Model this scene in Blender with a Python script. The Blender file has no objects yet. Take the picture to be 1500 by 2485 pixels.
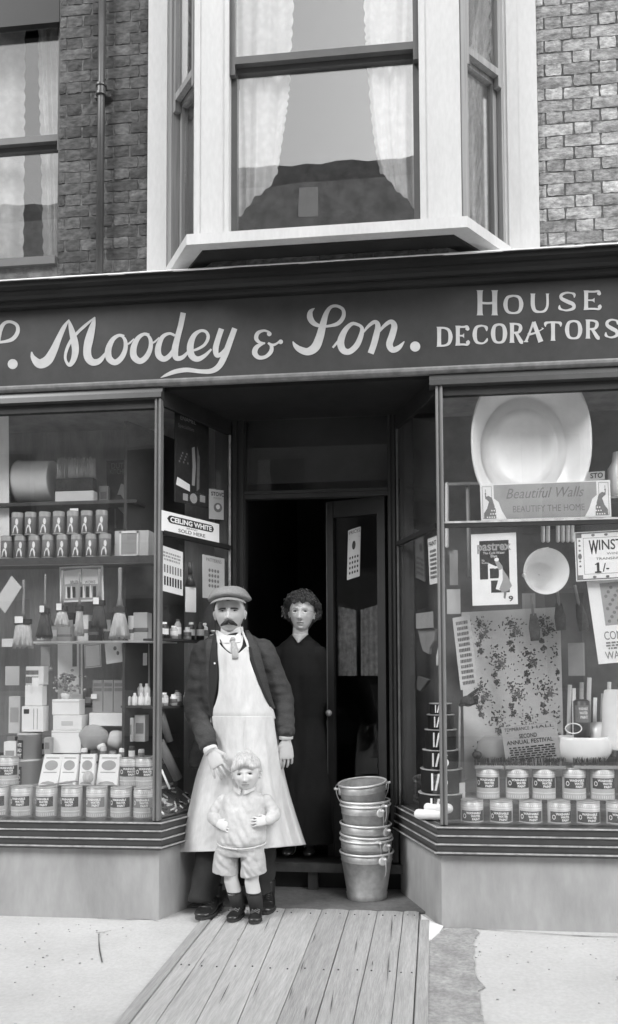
import bpy, bmesh, math, random
import numpy as np
from mathutils import Vector, Matrix, Quaternion
from mathutils import noise as mnoise
random.seed(7)
PI = math.pi
SC = bpy.context.scene
COL = SC.collection
# ---------------------------------------------------------------- camera
RW = Matrix(((0.99400329, 0.01142038, 0.10875221),
             (0.10919749, -0.05112428, -0.9927045),
             (-0.00577718, 0.998627, -0.05206478)))      # columns: camera right, up, back, in world axes
FPX, PCX, PCY = 2000.0, 830.0, 1525.0                     # focal length and principal point on a 1500 x 2485 plate
EYE = Vector((0, 0, 1.28))
cam_d = bpy.data.cameras.new('camera'); cam = bpy.data.objects.new('camera', cam_d); COL.objects.link(cam)
cam.matrix_world = Matrix.Translation(EYE) @ RW.to_4x4()
cam_d.sensor_fit = 'HORIZONTAL'; cam_d.sensor_width = 36
cam_d.lens = 36 * FPX / 1500
cam_d.shift_x = (750 - PCX) / 1500; cam_d.shift_y = (PCY - 1242.5) / 1500
cam_d.clip_start = 0.05; cam_d.clip_end = 300
SC.camera = cam
# ---------------------------------------------------------------- daylight
SUN_EL, SUN_AZ = math.radians(40), math.radians(-45)      # overcast; the bright part of the sky is behind the camera, to the left
w = bpy.data.worlds.new('World'); SC.world = w; w.use_nodes = True
nt = w.node_tree; nt.nodes.clear()
sky = nt.nodes.new('ShaderNodeTexSky'); sky.sky_type = 'NISHITA'; sky.sun_disc = False
sky.sun_elevation = SUN_EL; sky.sun_rotation = math.radians(180) + SUN_AZ
sky.air_density = 1.6; sky.dust_density = 5.0; sky.altitude = 0
bw = nt.nodes.new('ShaderNodeRGBToBW')                    # the plate is monochrome: the sky lights without colour
bg = nt.nodes.new('ShaderNodeBackground'); bg.inputs[1].default_value = 0.15
wo = nt.nodes.new('ShaderNodeOutputWorld')
nt.links.new(sky.outputs[0], bw.inputs[0]); nt.links.new(bw.outputs[0], bg.inputs[0]); nt.links.new(bg.outputs[0], wo.inputs[0])
sl = bpy.data.lights.new('sun', 'SUN'); sl.energy = 1.5; sl.angle = math.radians(20); sl.color = (1, 1, 1)
so = bpy.data.objects.new('sun', sl); COL.objects.link(so)
sd = Vector((math.sin(SUN_AZ) * math.cos(SUN_EL), -math.cos(SUN_AZ) * math.cos(SUN_EL), math.sin(SUN_EL)))   # towards the sun
so.rotation_euler = sd.to_track_quat('Z', 'Y').to_euler()
SC.view_settings.view_transform = 'Standard'; SC.view_settings.look = 'None'
SC.view_settings.exposure = 0.7; SC.view_settings.gamma = 1.0; SC.view_settings.use_curve_mapping = False
SC.cycles.max_bounces = 10; SC.cycles.transparent_max_bounces = 24; SC.cycles.glossy_bounces = 4
# ---------------------------------------------------------------- points: a plate pixel followed to a real plane of the place
def ray(px, py): return RW @ Vector((px - PCX, -(py - PCY), -FPX))
def P(px, py, Y):
    r = ray(px, py); return EYE + r * (Y / r.y)
def G(px, py, z=0.0):
    r = ray(px, py); return EYE + r * ((z - EYE.z) / r.z)
def PL(px, py, plane):
    r = ray(px, py); p, n = plane; return EYE + r * ((p - EYE).dot(n) / r.dot(n))
F = 4.214           # street face of the shopfront
FD = 4.83           # door plane at the back of the lobby
YW = 4.285          # brick face above
# ---------------------------------------------------------------- materials (all neutral: a monochrome place)
MATS = {}
def mat(name, g, rough=0.7, amt=0.15, scale=6.0, bump=0.0, bscale=60.0, metal=0.0, spec=0.5, stretch=(1,1,1), g2=None, amt2=0.0, scale2=40.0, coat=0.0, rnd=0.0, attr=None, coord='pos', detail=5.0):
    if name in MATS: return MATS[name]
    m = bpy.data.materials.new(name); m.use_nodes = True; MATS[name] = m
    n = m.node_tree.nodes; l = m.node_tree.links; b = n['Principled BSDF']
    b.inputs['Roughness'].default_value = rough; b.inputs['Metallic'].default_value = metal
    b.inputs['Specular IOR Level'].default_value = spec; b.inputs['Coat Weight'].default_value = coat
    if coord == 'pos':
        src = n.new('ShaderNodeNewGeometry').outputs['Position']
    else:
        src = n.new('ShaderNodeTexCoord').outputs['Object']
    mp = n.new('ShaderNodeMapping'); mp.inputs['Scale'].default_value = stretch; l.new(src, mp.inputs['Vector'])
    def nz(sc, det=detail):
        t = n.new('ShaderNodeTexNoise'); t.inputs['Scale'].default_value = sc; t.inputs['Detail'].default_value = det
        t.inputs['Roughness'].default_value = 0.6; l.new(mp.outputs[0], t.inputs['Vector']); return t.outputs['Fac']
    r = n.new('ShaderNodeMapRange'); l.new(nz(scale), r.inputs[0])
    lo, hi = (g * (1 - amt), g * (1 + amt)) if g2 is None else (g, g2)
    r.inputs[1].default_value = 0.3; r.inputs[2].default_value = 0.7; r.inputs[3].default_value = lo; r.inputs[4].default_value = hi
    val = r.outputs[0]
    def mul(a, bsock=None, v=None):
        q = n.new('ShaderNodeMath'); q.operation = 'MULTIPLY'; l.new(a, q.inputs[0])
        if bsock is not None: l.new(bsock, q.inputs[1])
        else: q.inputs[1].default_value = v
        return q.outputs[0]
    if amt2:
        r2 = n.new('ShaderNodeMapRange'); l.new(nz(scale2, 3), r2.inputs[0]); r2.inputs[1].default_value = 0.3; r2.inputs[2].default_value = 0.7
        r2.inputs[3].default_value = 1 - amt2; r2.inputs[4].default_value = 1 + amt2; val = mul(val, r2.outputs[0])
    if rnd:
        oi = n.new('ShaderNodeObjectInfo'); r3 = n.new('ShaderNodeMapRange'); l.new(oi.outputs['Random'], r3.inputs[0])
        r3.inputs[3].default_value = 1 - rnd; r3.inputs[4].default_value = 1 + rnd; val = mul(val, r3.outputs[0])
    if attr:
        at = n.new('ShaderNodeAttribute'); at.attribute_name = attr; val = mul(val, at.outputs['Fac'])
    cb = n.new('ShaderNodeCombineColor')
    for i in range(3): l.new(val, cb.inputs[i])
    l.new(cb.outputs[0], b.inputs['Base Color'])
    if bump:
        bp = n.new('ShaderNodeBump'); bp.inputs['Strength'].default_value = 1.0; bp.inputs['Distance'].default_value = bump
        l.new(nz(bscale, 4), bp.inputs['Height']); l.new(bp.outputs[0], b.inputs['Normal'])
    return m
def glass_mat(name, refl, rough=0.0, tint=0.9):
    m = bpy.data.materials.new(name); m.use_nodes = True; MATS[name] = m
    n = m.node_tree.nodes; l = m.node_tree.links; n.clear()
    o = n.new('ShaderNodeOutputMaterial'); mx = n.new('ShaderNodeMixShader'); t = n.new('ShaderNodeBsdfTransparent'); g = n.new('ShaderNodeBsdfGlossy')
    t.inputs[0].default_value = (tint, tint, tint, 1); g.inputs['Roughness'].default_value = rough; g.inputs[0].default_value = (1, 1, 1, 1)
    lw = n.new('ShaderNodeLayerWeight'); lw.inputs[0].default_value = 0.5
    fr = n.new('ShaderNodeMath'); fr.operation = 'POWER'; l.new(lw.outputs['Facing'], fr.inputs[0]); fr.inputs[1].default_value = 5.0
    ad = n.new('ShaderNodeMath'); ad.operation = 'ADD'; ad.use_clamp = True; l.new(fr.outputs[0], ad.inputs[0]); ad.inputs[1].default_value = refl
    nzt = n.new('ShaderNodeTexNoise'); nzt.inputs['Scale'].default_value = 2.2; geo = n.new('ShaderNodeNewGeometry'); l.new(geo.outputs['Position'], nzt.inputs['Vector'])
    bp = n.new('ShaderNodeBump'); bp.inputs['Distance'].default_value = 0.0006; l.new(nzt.outputs['Fac'], bp.inputs['Height']); l.new(bp.outputs[0], g.inputs['Normal'])
    l.new(ad.outputs[0], mx.inputs[0]); l.new(t.outputs[0], mx.inputs[1]); l.new(g.outputs[0], mx.inputs[2]); l.new(mx.outputs[0], o.inputs[0])
    return m
# ---------------------------------------------------------------- mesh builder
class MB:
    def __init__(s): s.v = []; s.f = []; s.sm = []
    def add(s, vs, fs, smooth=False):
        k = len(s.v); s.v += [Vector(p) for p in vs]; s.f += [tuple(i + k for i in f) for f in fs]; s.sm += [smooth] * len(fs); return s
    def hexa(s, p):     # 8 corners: bottom loop 0-3 counter-clockwise seen from above, top loop 4-7
        return s.add(p, [(3,2,1,0),(4,5,6,7),(0,1,5,4),(1,2,6,5),(2,3,7,6),(3,0,4,7)])
    def box(s, x0, x1, y0, y1, z0, z1):
        return s.hexa([(x0,y0,z0),(x1,y0,z0),(x1,y1,z0),(x0,y1,z0),(x0,y0,z1),(x1,y0,z1),(x1,y1,z1),(x0,y1,z1)])
    def obox(s, o, u, v, n):      # origin corner and three edge vectors
        o = Vector(o); u = Vector(u); v = Vector(v); n = Vector(n)
        if u.cross(v).dot(n) < 0: u, v = v, u
        return s.hexa([o, o+u, o+u+v, o+v, o+n, o+u+n, o+u+v+n, o+v+n])
    def grid(s, fn, nu, nv, smooth=True, closed=False):
        vs = [fn(i / nu, j / nv) for j in range(nv + 1) for i in range(nu + (0 if closed else 1))]
        w_ = nu if closed else nu + 1; fs = []
        for j in range(nv):
            for i in range(nu):
                a = j * w_ + i; b = j * w_ + (i + 1) % w_; fs.append((a, b, b + w_, a + w_))
        return s.add(vs, fs, smooth)
    def loft(s, rings, smooth=True, cap=True):
        n = len(rings[0]); vs = [p for r in rings for p in r]; fs = []
        for j in range(len(rings) - 1):
            for i in range(n):
                a = j*n+i; b = j*n+(i+1) % n; fs.append((a, b, b+n, a+n))
        s.add(vs, fs, smooth)
        if cap:
            k = len(s.v) - len(vs)
            s.f.append(tuple(k + i for i in reversed(range(n)))); s.f.append(tuple(k + (len(rings)-1)*n + i for i in range(n))); s.sm += [False, False]
        return s
    def tube(s, pts, rad, n=10, flat=None, smooth=True, rounded=False):
        pts = [Vector(p) for p in pts]; rad = rad if isinstance(rad, (list, tuple)) else [rad] * len(pts)
        if rounded:
            d0 = (pts[0]-pts[1]).normalized(); d1 = (pts[-1]-pts[-2]).normalized(); r0, r1 = rad[0], rad[-1]
            a = [(pts[0] + d0*r0*math.sin(t), r0*math.cos(t)) for t in (1.45, 1.0, .5)]
            z = [(pts[-1] + d1*r1*math.sin(t), r1*math.cos(t)) for t in (.5, 1.0, 1.45)]
            pts = [q[0] for q in a] + pts + [q[0] for q in z]; rad = [q[1] for q in a] + list(rad) + [q[1] for q in z]
        rings = []; up = None
        for i, p in enumerate(pts):
            d = (pts[min(i+1, len(pts)-1)] - pts[max(i-1, 0)]).normalized()
            if up is None:
                up = Vector((0,-1,0)) if abs(d.y) < 0.9 else Vector((0,0,1))
                if flat: up = Vector(flat[2])
            x = up.cross(d).normalized(); up = d.cross(x).normalized()
            fx, fy = (flat[0], flat[1]) if flat else (1, 1)
            rings.append([p + (x*math.cos(t)*fx + up*math.sin(t)*fy) * rad[i] for t in [2*PI*k/n for k in range(n)]])
        return s.loft(rings, smooth)
    def ell(s, c, r, nu=16, nv=10, M=None):
        c = Vector(c); rings = []
        for j in range(nv + 1):
            ph = -PI/2 + PI*j/nv; ph = max(-1.5, min(1.5, ph))
            ring = []
            for i in range(nu):
                t = 2*PI*i/nu; q = Vector((r[0]*math.cos(ph)*math.cos(t), r[1]*math.cos(ph)*math.sin(t), r[2]*math.sin(ph)))
                ring.append(c + (M @ q if M else q))
            rings.append(ring)
        return s.loft(rings)
    def lathe(s, prof, n=24, c=(0,0,0), smooth=True, cap=False, arc=None):
        c = Vector(c); full = arc is None; a0, a1 = arc or (0, 2*PI); m = n if full else n + 1
        vs = [c + Vector((r*math.cos(a0+(a1-a0)*i/n), r*math.sin(a0+(a1-a0)*i/n), z)) for r, z in prof for i in range(m)]; fs = []
        for j in range(len(prof)-1):
            for i in range(n):
                a = j*m+i; b = j*m+(i+1) % m; fs.append((a, b, b+m, a+m))
        return s.add(vs, fs, smooth)
    def extrude(s, poly, d, smooth=False):    # planar polygon of points, thickness vector d
        n = len(poly); poly = [Vector(p) for p in poly]; d = Vector(d)
        nrm = Vector((0,0,0))
        for i in range(n): nrm += poly[i].cross(poly[(i+1) % n])
        if nrm.dot(d) < 0: poly = poly[::-1]
        vs = poly + [p + d for p in poly]
        fs = [tuple(reversed(range(n))), tuple(range(n, 2*n))] + [(i, (i+1) % n, (i+1) % n + n, i+n) for i in range(n)]
        return s.add(vs, fs, smooth)
    def profile(s, path, prof, closed=False):   # path: xy points; prof: (out, z) listed top to bottom; out is to the right of the path (towards the street)
        n = len(path); offs = []
        for i in range(n):
            d0 = (Vector(path[i]) - Vector(path[max(i-1,0)])) if i else (Vector(path[1]) - Vector(path[0]))
            d1 = (Vector(path[min(i+1,n-1)]) - Vector(path[i])) if i < n-1 else d0
            if d0.length == 0: d0 = d1
            a = Vector((d0.y, -d0.x)).normalized(); b = Vector((d1.y, -d1.x)).normalized()
            m_ = (a + b); m_ = m_ / max(m_.dot(a), 0.2) if m_.length > 1e-6 else a
            offs.append(m_)
        rings = [[Vector((p[0] + o.x*q, p[1] + o.y*q, z)) for q, z in prof] for p, o in zip(path, offs)]
        return s.loft(rings, smooth=False)
    def xform(s, M):
        s.v = [M @ p for p in s.v]; return s
ORG = {}
def finish(me, mat_, smooth):
    if mat_ is not None: me.materials.append(mat_ if not isinstance(mat_, str) else MATS[mat_])
def obj(name, mb, m, parent=None, at=None, recalc=False, bevel=0.0, kind=None):
    me = bpy.data.meshes.new(name); org = Vector(at) if at is not None else (ORG[parent.name] if parent is not None else Vector((0,0,0)))
    if at is None and parent is None and mb.v:
        xs = [p.x for p in mb.v]; ys = [p.y for p in mb.v]; zs = [p.z for p in mb.v]
        org = Vector(((min(xs)+max(xs))/2, (min(ys)+max(ys))/2, min(zs)))
    me.from_pydata([tuple(p - org) for p in mb.v], [], mb.f)
    me.polygons.foreach_set('use_smooth', mb.sm)
    if recalc:
        bm = bmesh.new(); bm.from_mesh(me); bmesh.ops.recalc_face_normals(bm, faces=bm.faces); bm.to_mesh(me); bm.free()
    if isinstance(m, (list, tuple)):
        for q in m: finish(me, q, 0)
    else: finish(me, m, 0)
    me.update()
    o = bpy.data.objects.new(name, me); COL.objects.link(o)
    if parent is not None:
        o.parent = parent; o.location = org - ORG[parent.name]
    else: o.location = org
    ORG[o.name] = org
    if bevel:
        b = o.modifiers.new('bevel', 'BEVEL'); b.width = bevel; b.segments = 1; b.limit_method = 'ANGLE'; b.harden_normals = False
    if kind: o['kind'] = kind
    return o
def empty(name, at, label=None, cat=None, group=None):
    o = bpy.data.objects.new(name, None); COL.objects.link(o); o.location = at; o.empty_display_size = 0.05; ORG[o.name] = Vector(at)
    if label: tag(o, label, cat, group)
    return o
def tag(o, label, cat, group=None):
    o['label'] = label; o['category'] = cat
    if group: o['group'] = group
    return o
def copy_tree(o, parent=None):
    c = o.copy(); COL.objects.link(c); c.parent = parent; ORG[c.name] = Vector((0,0,0))
    for ch in list(o.children): copy_tree(ch, c)
    return c
def voxel(mb, size, smooth=2, factor=0.5):
    me = bpy.data.meshes.new('tmp'); me.from_pydata([tuple(p) for p in mb.v], [], mb.f)
    bm = bmesh.new(); bm.from_mesh(me); bmesh.ops.recalc_face_normals(bm, faces=bm.faces); bm.to_mesh(me); bm.free()
    o = bpy.data.objects.new('tmp', me); COL.objects.link(o)
    r = o.modifiers.new('r', 'REMESH'); r.mode = 'VOXEL'; r.voxel_size = size
    if smooth:
        q = o.modifiers.new('s', 'SMOOTH'); q.iterations = smooth; q.factor = factor
    dg = bpy.context.evaluated_depsgraph_get(); ev = o.evaluated_get(dg); m2 = bpy.data.meshes.new_from_object(ev)
    out = MB(); out.add([v.co.copy() for v in m2.vertices], [tuple(p.vertices) for p in m2.polygons], True)
    bpy.data.objects.remove(o); bpy.data.meshes.remove(me); bpy.data.meshes.remove(m2)
    return out
TXT = {}
def text_verts(s, bold=0.0, shear=0.0):
    k = (s, bold, shear)
    if k not in TXT:
        cu = bpy.data.curves.new('t', 'FONT'); cu.body = s; cu.size = 1.0; cu.offset = bold; cu.shear = shear; cu.resolution_u = 3
        o = bpy.data.objects.new('t', cu); COL.objects.link(o)
        dg = bpy.context.evaluated_depsgraph_get(); me = bpy.data.meshes.new_from_object(o.evaluated_get(dg))
        vs = [(v.co.x, v.co.y) for v in me.vertices]; fs = [tuple(p.vertices) for p in me.polygons]
        bpy.data.objects.remove(o); bpy.data.curves.remove(cu); bpy.data.meshes.remove(me)
        if vs:
            x0 = min(v[0] for v in vs); x1 = max(v[0] for v in vs); y0 = min(v[1] for v in vs); y1 = max(v[1] for v in vs)
            vs = [((x-x0)/(x1-x0+1e-9), (y-y0)/(y1-y0+1e-9)) for x, y in vs]
        TXT[k] = (vs, fs)
    return TXT[k]
def catmull(pts, n=6):
    out = []
    for i in range(len(pts)-1):
        p0 = pts[max(i-1,0)]; p1 = pts[i]; p2 = pts[i+1]; p3 = pts[min(i+2, len(pts)-1)]
        for k in range(n):
            t = k/n
            out.append(tuple(0.5*((2*b)+(-a+c)*t+(2*a-5*b+4*c-d)*t*t+(-a+3*b-3*c+d)*t**3) for a, b, c, d in zip(p0, p1, p2, p3)))
    out.append(tuple(pts[-1])); return out
# ---------------------------------------------------------------- material list
mat('brick_sooty', 0.055, 0.9, scale=7, bump=0.004, bscale=45, g2=0.13, amt2=0.35, scale2=28, rnd=0.35, stretch=(1,1,2))
mat('brick_weathered', 0.19, 0.9, scale=9, bump=0.005, bscale=50, g2=0.44, amt2=0.45, scale2=30, rnd=0.35, stretch=(1,1,2))
mat('mortar', 0.08, 0.95, scale=20, g2=0.2, bump=0.003, bscale=80)
mat('white_paint', 0.58, 0.5, amt=0.07, scale=4, amt2=0.05, scale2=60, stretch=(1,1,.3))
mat('sash_paint', 0.10, 0.45, amt=0.1, scale=10)
mat('dark_paint', 0.012, 0.5, amt=0.3, scale=5, spec=0.35)
mat('cornice_paint', 0.016, 0.42, amt=0.4, scale=7, stretch=(.3,1,3), spec=0.4)
mat('fascia_paint', 0.042, 0.4, scale=3, g2=0.062, amt2=0.08, scale2=14, spec=0.3)
mat('moulding_paint', 0.055, 0.32, amt=0.15, scale=10, spec=0.5)
mat('edge_pale', 0.36, 0.45, amt=0.35, scale=25, stretch=(1,1,1))
mat('letter_cream', 0.5, 0.6, amt=0.08, scale=20)
mat('render_plaster', 0.27, 0.75, scale=2.6, g2=0.41, amt2=0.09, scale2=14, bump=0.002, bscale=30, stretch=(1,1,.35))
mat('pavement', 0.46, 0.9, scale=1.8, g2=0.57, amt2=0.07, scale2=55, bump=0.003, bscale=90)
mat('pavement_old', 0.24, 0.95, scale=7, g2=0.40, amt2=0.2, scale2=50, bump=0.006, bscale=60)
mat('road', 0.2, 0.95, amt=0.2, scale=3)
mat('planks', 0.34, 0.85, scale=5, g2=0.46, amt2=0.14, scale2=26, bump=0.003, bscale=50, stretch=(7,.45,1), rnd=0.12)
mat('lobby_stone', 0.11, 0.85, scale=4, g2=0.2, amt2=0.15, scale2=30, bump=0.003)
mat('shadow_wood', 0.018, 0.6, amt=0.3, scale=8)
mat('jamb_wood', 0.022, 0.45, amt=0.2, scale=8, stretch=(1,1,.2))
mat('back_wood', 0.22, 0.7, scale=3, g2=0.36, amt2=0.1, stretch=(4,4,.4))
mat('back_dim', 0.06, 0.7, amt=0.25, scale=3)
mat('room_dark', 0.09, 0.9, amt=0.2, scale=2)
mat('iron_pipe', 0.07, 0.4, amt=0.2, scale=6)
mat('lace', 0.80, 0.9, amt=0.05, scale=40)
mat('zinc', 0.30, 0.5, scale=9, g2=0.50, amt2=0.12, scale2=30, metal=0.45, bump=0.001, bscale=40, stretch=(1,1,1))
mat('zinc_bright', 0.8, 0.4, amt=0.15, metal=0.4)
mat('card_white', 0.86, 0.6, amt=0.05, scale=10)
mat('card_grey', 0.38, 0.6, amt=0.08, scale=10)
mat('card_dark', 0.03, 0.5, amt=0.3, scale=30)
mat('ink', 0.03, 0.6, amt=0.2)
mat('ink_mid', 0.2, 0.6, amt=0.2, scale=50)
mat('paper_white', 0.9, 0.6, amt=0.04)
mat('enamel', 0.9, 0.25, amt=0.05, scale=4, amt2=.03, scale2=20)
mat('tin_body', 0.6, 0.35, amt=0.1, scale=20, metal=0.2)
mat('tin_lid', 0.5, 0.35, amt=0.1, scale=20, metal=0.3)
mat('tin_dark', 0.06, 0.4, amt=0.2, scale=20)
mat('bristle_light', 0.45, 0.8, scale=30, g2=0.65, stretch=(6,6,.4), bump=.002)
mat('bristle_dark', 0.04, 0.7, scale=30, g2=0.1, stretch=(6,6,.4), bump=.002)
mat('handle_wood', 0.3, 0.55, amt=0.15, stretch=(3,3,.4))
mat('shelf_light', 0.5, 0.4, amt=0.1)
G_UP = glass_mat('upper_glass', 0.26, tint=0.95)
G_SHOP = glass_mat('shop_glass', 0.085, tint=0.98)
G_LOBBY = glass_mat('lobby_glass', 0.02, tint=0.98)
G_DOOR = glass_mat('door_glass', 0.02, tint=0.9)
# ================================================================ setting: ground
def ground():
    def gz(x, y): return 0.0
    m = MB().box(-40, 40, -3.4, 4.9, -0.12, -0.004); o = obj('pavement', m, 'pavement', kind='structure', at=(0,0,0))
    m = MB()
    m.box(-40, 40, -13.6, -3.41, -0.14, -0.13); obj('road', m, 'road', kind='structure', at=(0,0,0))
    m = MB().box(-40, 40, -17.9, -13.61, -0.12, -0.005); obj('far_pavement', m, 'pavement', kind='structure', at=(0,0,0))
    m = MB().box(-40, 40, 4.9, 60, -0.2, -0.15); obj('ground', m, 'road', kind='structure', at=(0,0,0))
    # the broken strip of older surface right of the flap
    pts = [(1018,2262),(1060,2262),(1100,2254),(1150,2256),(1163,2262),(1148,2288),(1150,2330),(1157,2372),(1178,2398),(1160,2408),(1166,2450),(1180,2500),(1195,2600),(1010,2600),(1012,2500),(1013,2400),(1015,2320)]
    fine = []
    for i in range(len(pts)):
        a, b = pts[i], pts[(i+1) % len(pts)]
        for k in range(6):
            t = k/6; j = 0 if k == 0 else 1
            fine.append((a[0]+(b[0]-a[0])*t + random.uniform(-3,3)*j, a[1]+(b[1]-a[1])*t + random.uniform(-2,2)*j))
    m = MB().extrude([G(x, y, 0.0) for x, y in fine], (0,0,0.004)); obj('worn_pavement_patch', m, 'pavement_old', kind='structure')
    m = MB().extrude([G(x, y, 0.004) for x, y in [(1022,2222),(1050,2240),(1076,2250),(1066,2264),(1048,2280),(1026,2292)]], (0,0,0.006)); obj('mortar_fillet', m, 'card_white', kind='structure')
    # cracks and lines in the pavement: thin dark gaps
    m = MB()
    for px in ([(0,2219),(60,2212),(120,2214),(190,2222),(230,2224)], [(235,2228),(290,2232),(352,2231),(385,2236)], [(232,2264),(250,2262),(270,2258)], [(240,2266),(241,2300),(248,2336)],
               [(1090,2252),(1140,2254),(1200,2257),(1270,2262),(1390,2270),(1500,2274)]):
        pp = catmull(px, 5)
        wv = [0.0012 + 0.005*abs(mnoise.noise(Vector((p[0]*.03, p[1]*.1, 0)))) for p in pp]
        for (a, wa), (b, wb) in zip(zip(pp, wv), zip(pp[1:], wv[1:])):
            A, B = G(a[0], a[1], 0), G(b[0], b[1], 0); d = (B-A).normalized(); n = Vector((-d.y, d.x, 0))
            m.add([A-n*wa, B-n*wb, B+n*wb, A+n*wa], [(0,1,2,3)])
    for v in m.v: v.z = 0.0006
    obj('pavement_cracks', m, 'tin_dark', kind='structure')
    # grit: little stones
    m = MB()
    for k in range(700):
        x = random.uniform(-2.6, 1.6); y = random.uniform(2.0, 4.15)
        if -1.35 < x < -.05: continue
        if k % 3 == 0: q = G(random.uniform(1030,1170), random.uniform(2265,2480), 0); x, y = q.x, q.y
        r = random.uniform(.0015, .005); m.ell((x, y, .001), (r*1.4, r, r*.6), 5, 3)
    obj('grit', m, 'pavement_old', kind='stuff', at=(0,0,0))
ground()
def plank_flap():
    # boarded cellar flap: planks running out from the lobby stone to the kerb
    root = empty('cellar_flap', G(760, 2330, 0), 'weathered boarded cellar flap of long planks set in the pavement before the doorway', 'cellar flap')
    # plank joints at y=2212 and at y=2480 on the plate
    far = [(508,2243),(545,2243),(607,2232),(690,2217),(781,2214),(847,2214),(917,2214),(979,2215),(1018,2220)]
    near = [(318,2485),(391,2470),(477,2485),(578,2485),(675,2480),(768,2480),(859,2480),(951,2480),(1003,2480)]
    y_end = 1.7
    for i in range(len(far)-1):
        c = []
        for j in (i, i+1):
            a = G(*far[j]); b = G(*near[j]); 
            a = a + (a-b)*((4.44-a.y)/(a.y-b.y)) if i >= 0 else a
            b2 = a + (b-a)*((y_end-a.y)/(b.y-a.y)); c.append((a, b2))
        (a0, b0), (a1, b1) = c
        g_ = 0.0018; ex = Vector((g_, 0, 0)); z0 = Vector((0,0,-.03)); dz = random.uniform(0, .003)
        m = MB(); n = 14; n2 = 4
        def fn(u, v, a0=a0+ex, b0=b0+ex, a1=a1-ex, b1=b1-ex, i=i, dz=dz):
            l = b0.lerp(a0, v); r = b1.lerp(a1, v); p = l.lerp(r, u)
            wob = mnoise.noise(Vector((i*7, v*6, u)))*.0022 if u in (0, 1) else 0
            e = -0.004 if u in (0, 1) else 0
            return p + Vector((wob, 0, 0.010 + dz + e + mnoise.noise(Vector((i*3+u*2, v*8, 0)))*.0012))
        m.grid(fn, n2, n, smooth=False)
        for q in ((a0+ex, b0+ex), (a1-ex, b1-ex)):   # side skirts down into the joint
            A, B = q; m.add([A+z0, B+z0, B+Vector((0,0,.006)), A+Vector((0,0,.006))], [(0,1,2,3)])
        m.add([a0+ex+z0, a1-ex+z0, a1-ex+Vector((0,0,.008)), a0+ex+Vector((0,0,.008))], [(3,2,1,0)])
        obj('plank', m, 'planks', root)
    a0 = G(*far[0]); b0 = G(*near[0]); a1 = G(*far[-1]); b1 = G(*near[-1])
    m = MB()
    ext = lambda a, b, y: a + (b-a)*((y-a.y)/(b.y-a.y))
    m.extrude([ext(a0,b0,y_end)+Vector((0,0,-.0035)), ext(a1,b1,y_end)+Vector((0,0,-.0035)), ext(a1,b1,4.44)+Vector((0,0,-.0035)), ext(a0,b0,4.44)+Vector((0,0,-.0035))], (0,0,.0045))
    obj('bearer', m, 'room_dark', root)
    for a, b, s in ((a0, b0, -1), (a1, b1, 1)):   # stone frame strip each side
        m = MB(); A = ext(a,b,4.2 if s < 0 else 4.3); B = ext(a,b,y_end); w_ = Vector((s*.05,0,0)); o = Vector((s*.004,0,0))
        m.extrude([A+o, B+o, B+o+w_, A+o+w_], (0,0,.012)); obj('frame_strip', m, 'planks', root, bevel=.003)
    m = MB()
    for y_ in (4.36, 3.55, 2.75):
        for i in range(len(far)-1):
            for t in (.25, .75):
                l = [ext(G(*far[j]), G(*near[j]), y_) for j in (i, i+1)]; c = l[0].lerp(l[1], t + random.uniform(-.05,.05)); m.lathe([(0,.0142),(.0035,.0142),(.004,.010)], 7, (c.x, c.y + random.uniform(-.01,.01), .001))
    obj('nail_heads', m, 'room_dark', root, kind='stuff')
    # split in a board, small dark gap lines
    m = MB()
    for px in ([(768,2262),(757,2290)], [(738,2330),(728,2362)], [(712,2390),(700,2430)], [(632,2378),(612,2425)], [(500,2322),(480,2348)], [(656,2225),(640,2262)], [(952,2218),(948,2290)], [(946,2300),(938,2400)], [(560,2380),(530,2440)], [(868,2270),(860,2320)], [(905,2330),(903,2345)], [(580,2275),(574,2286)], [(810,2400),(800,2470)], [(745,2440),(738,2480)]):
        A = G(*px[0], .0155); B = G(*px[1], .0155); w_ = Vector((.0022,0,0)); M_ = (A+B)/2
        m.add([A, M_-w_, B, M_+w_], [(0,1,2,3)])
    obj('split', m, 'room_dark', root, kind='stuff')
plank_flap()
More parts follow.
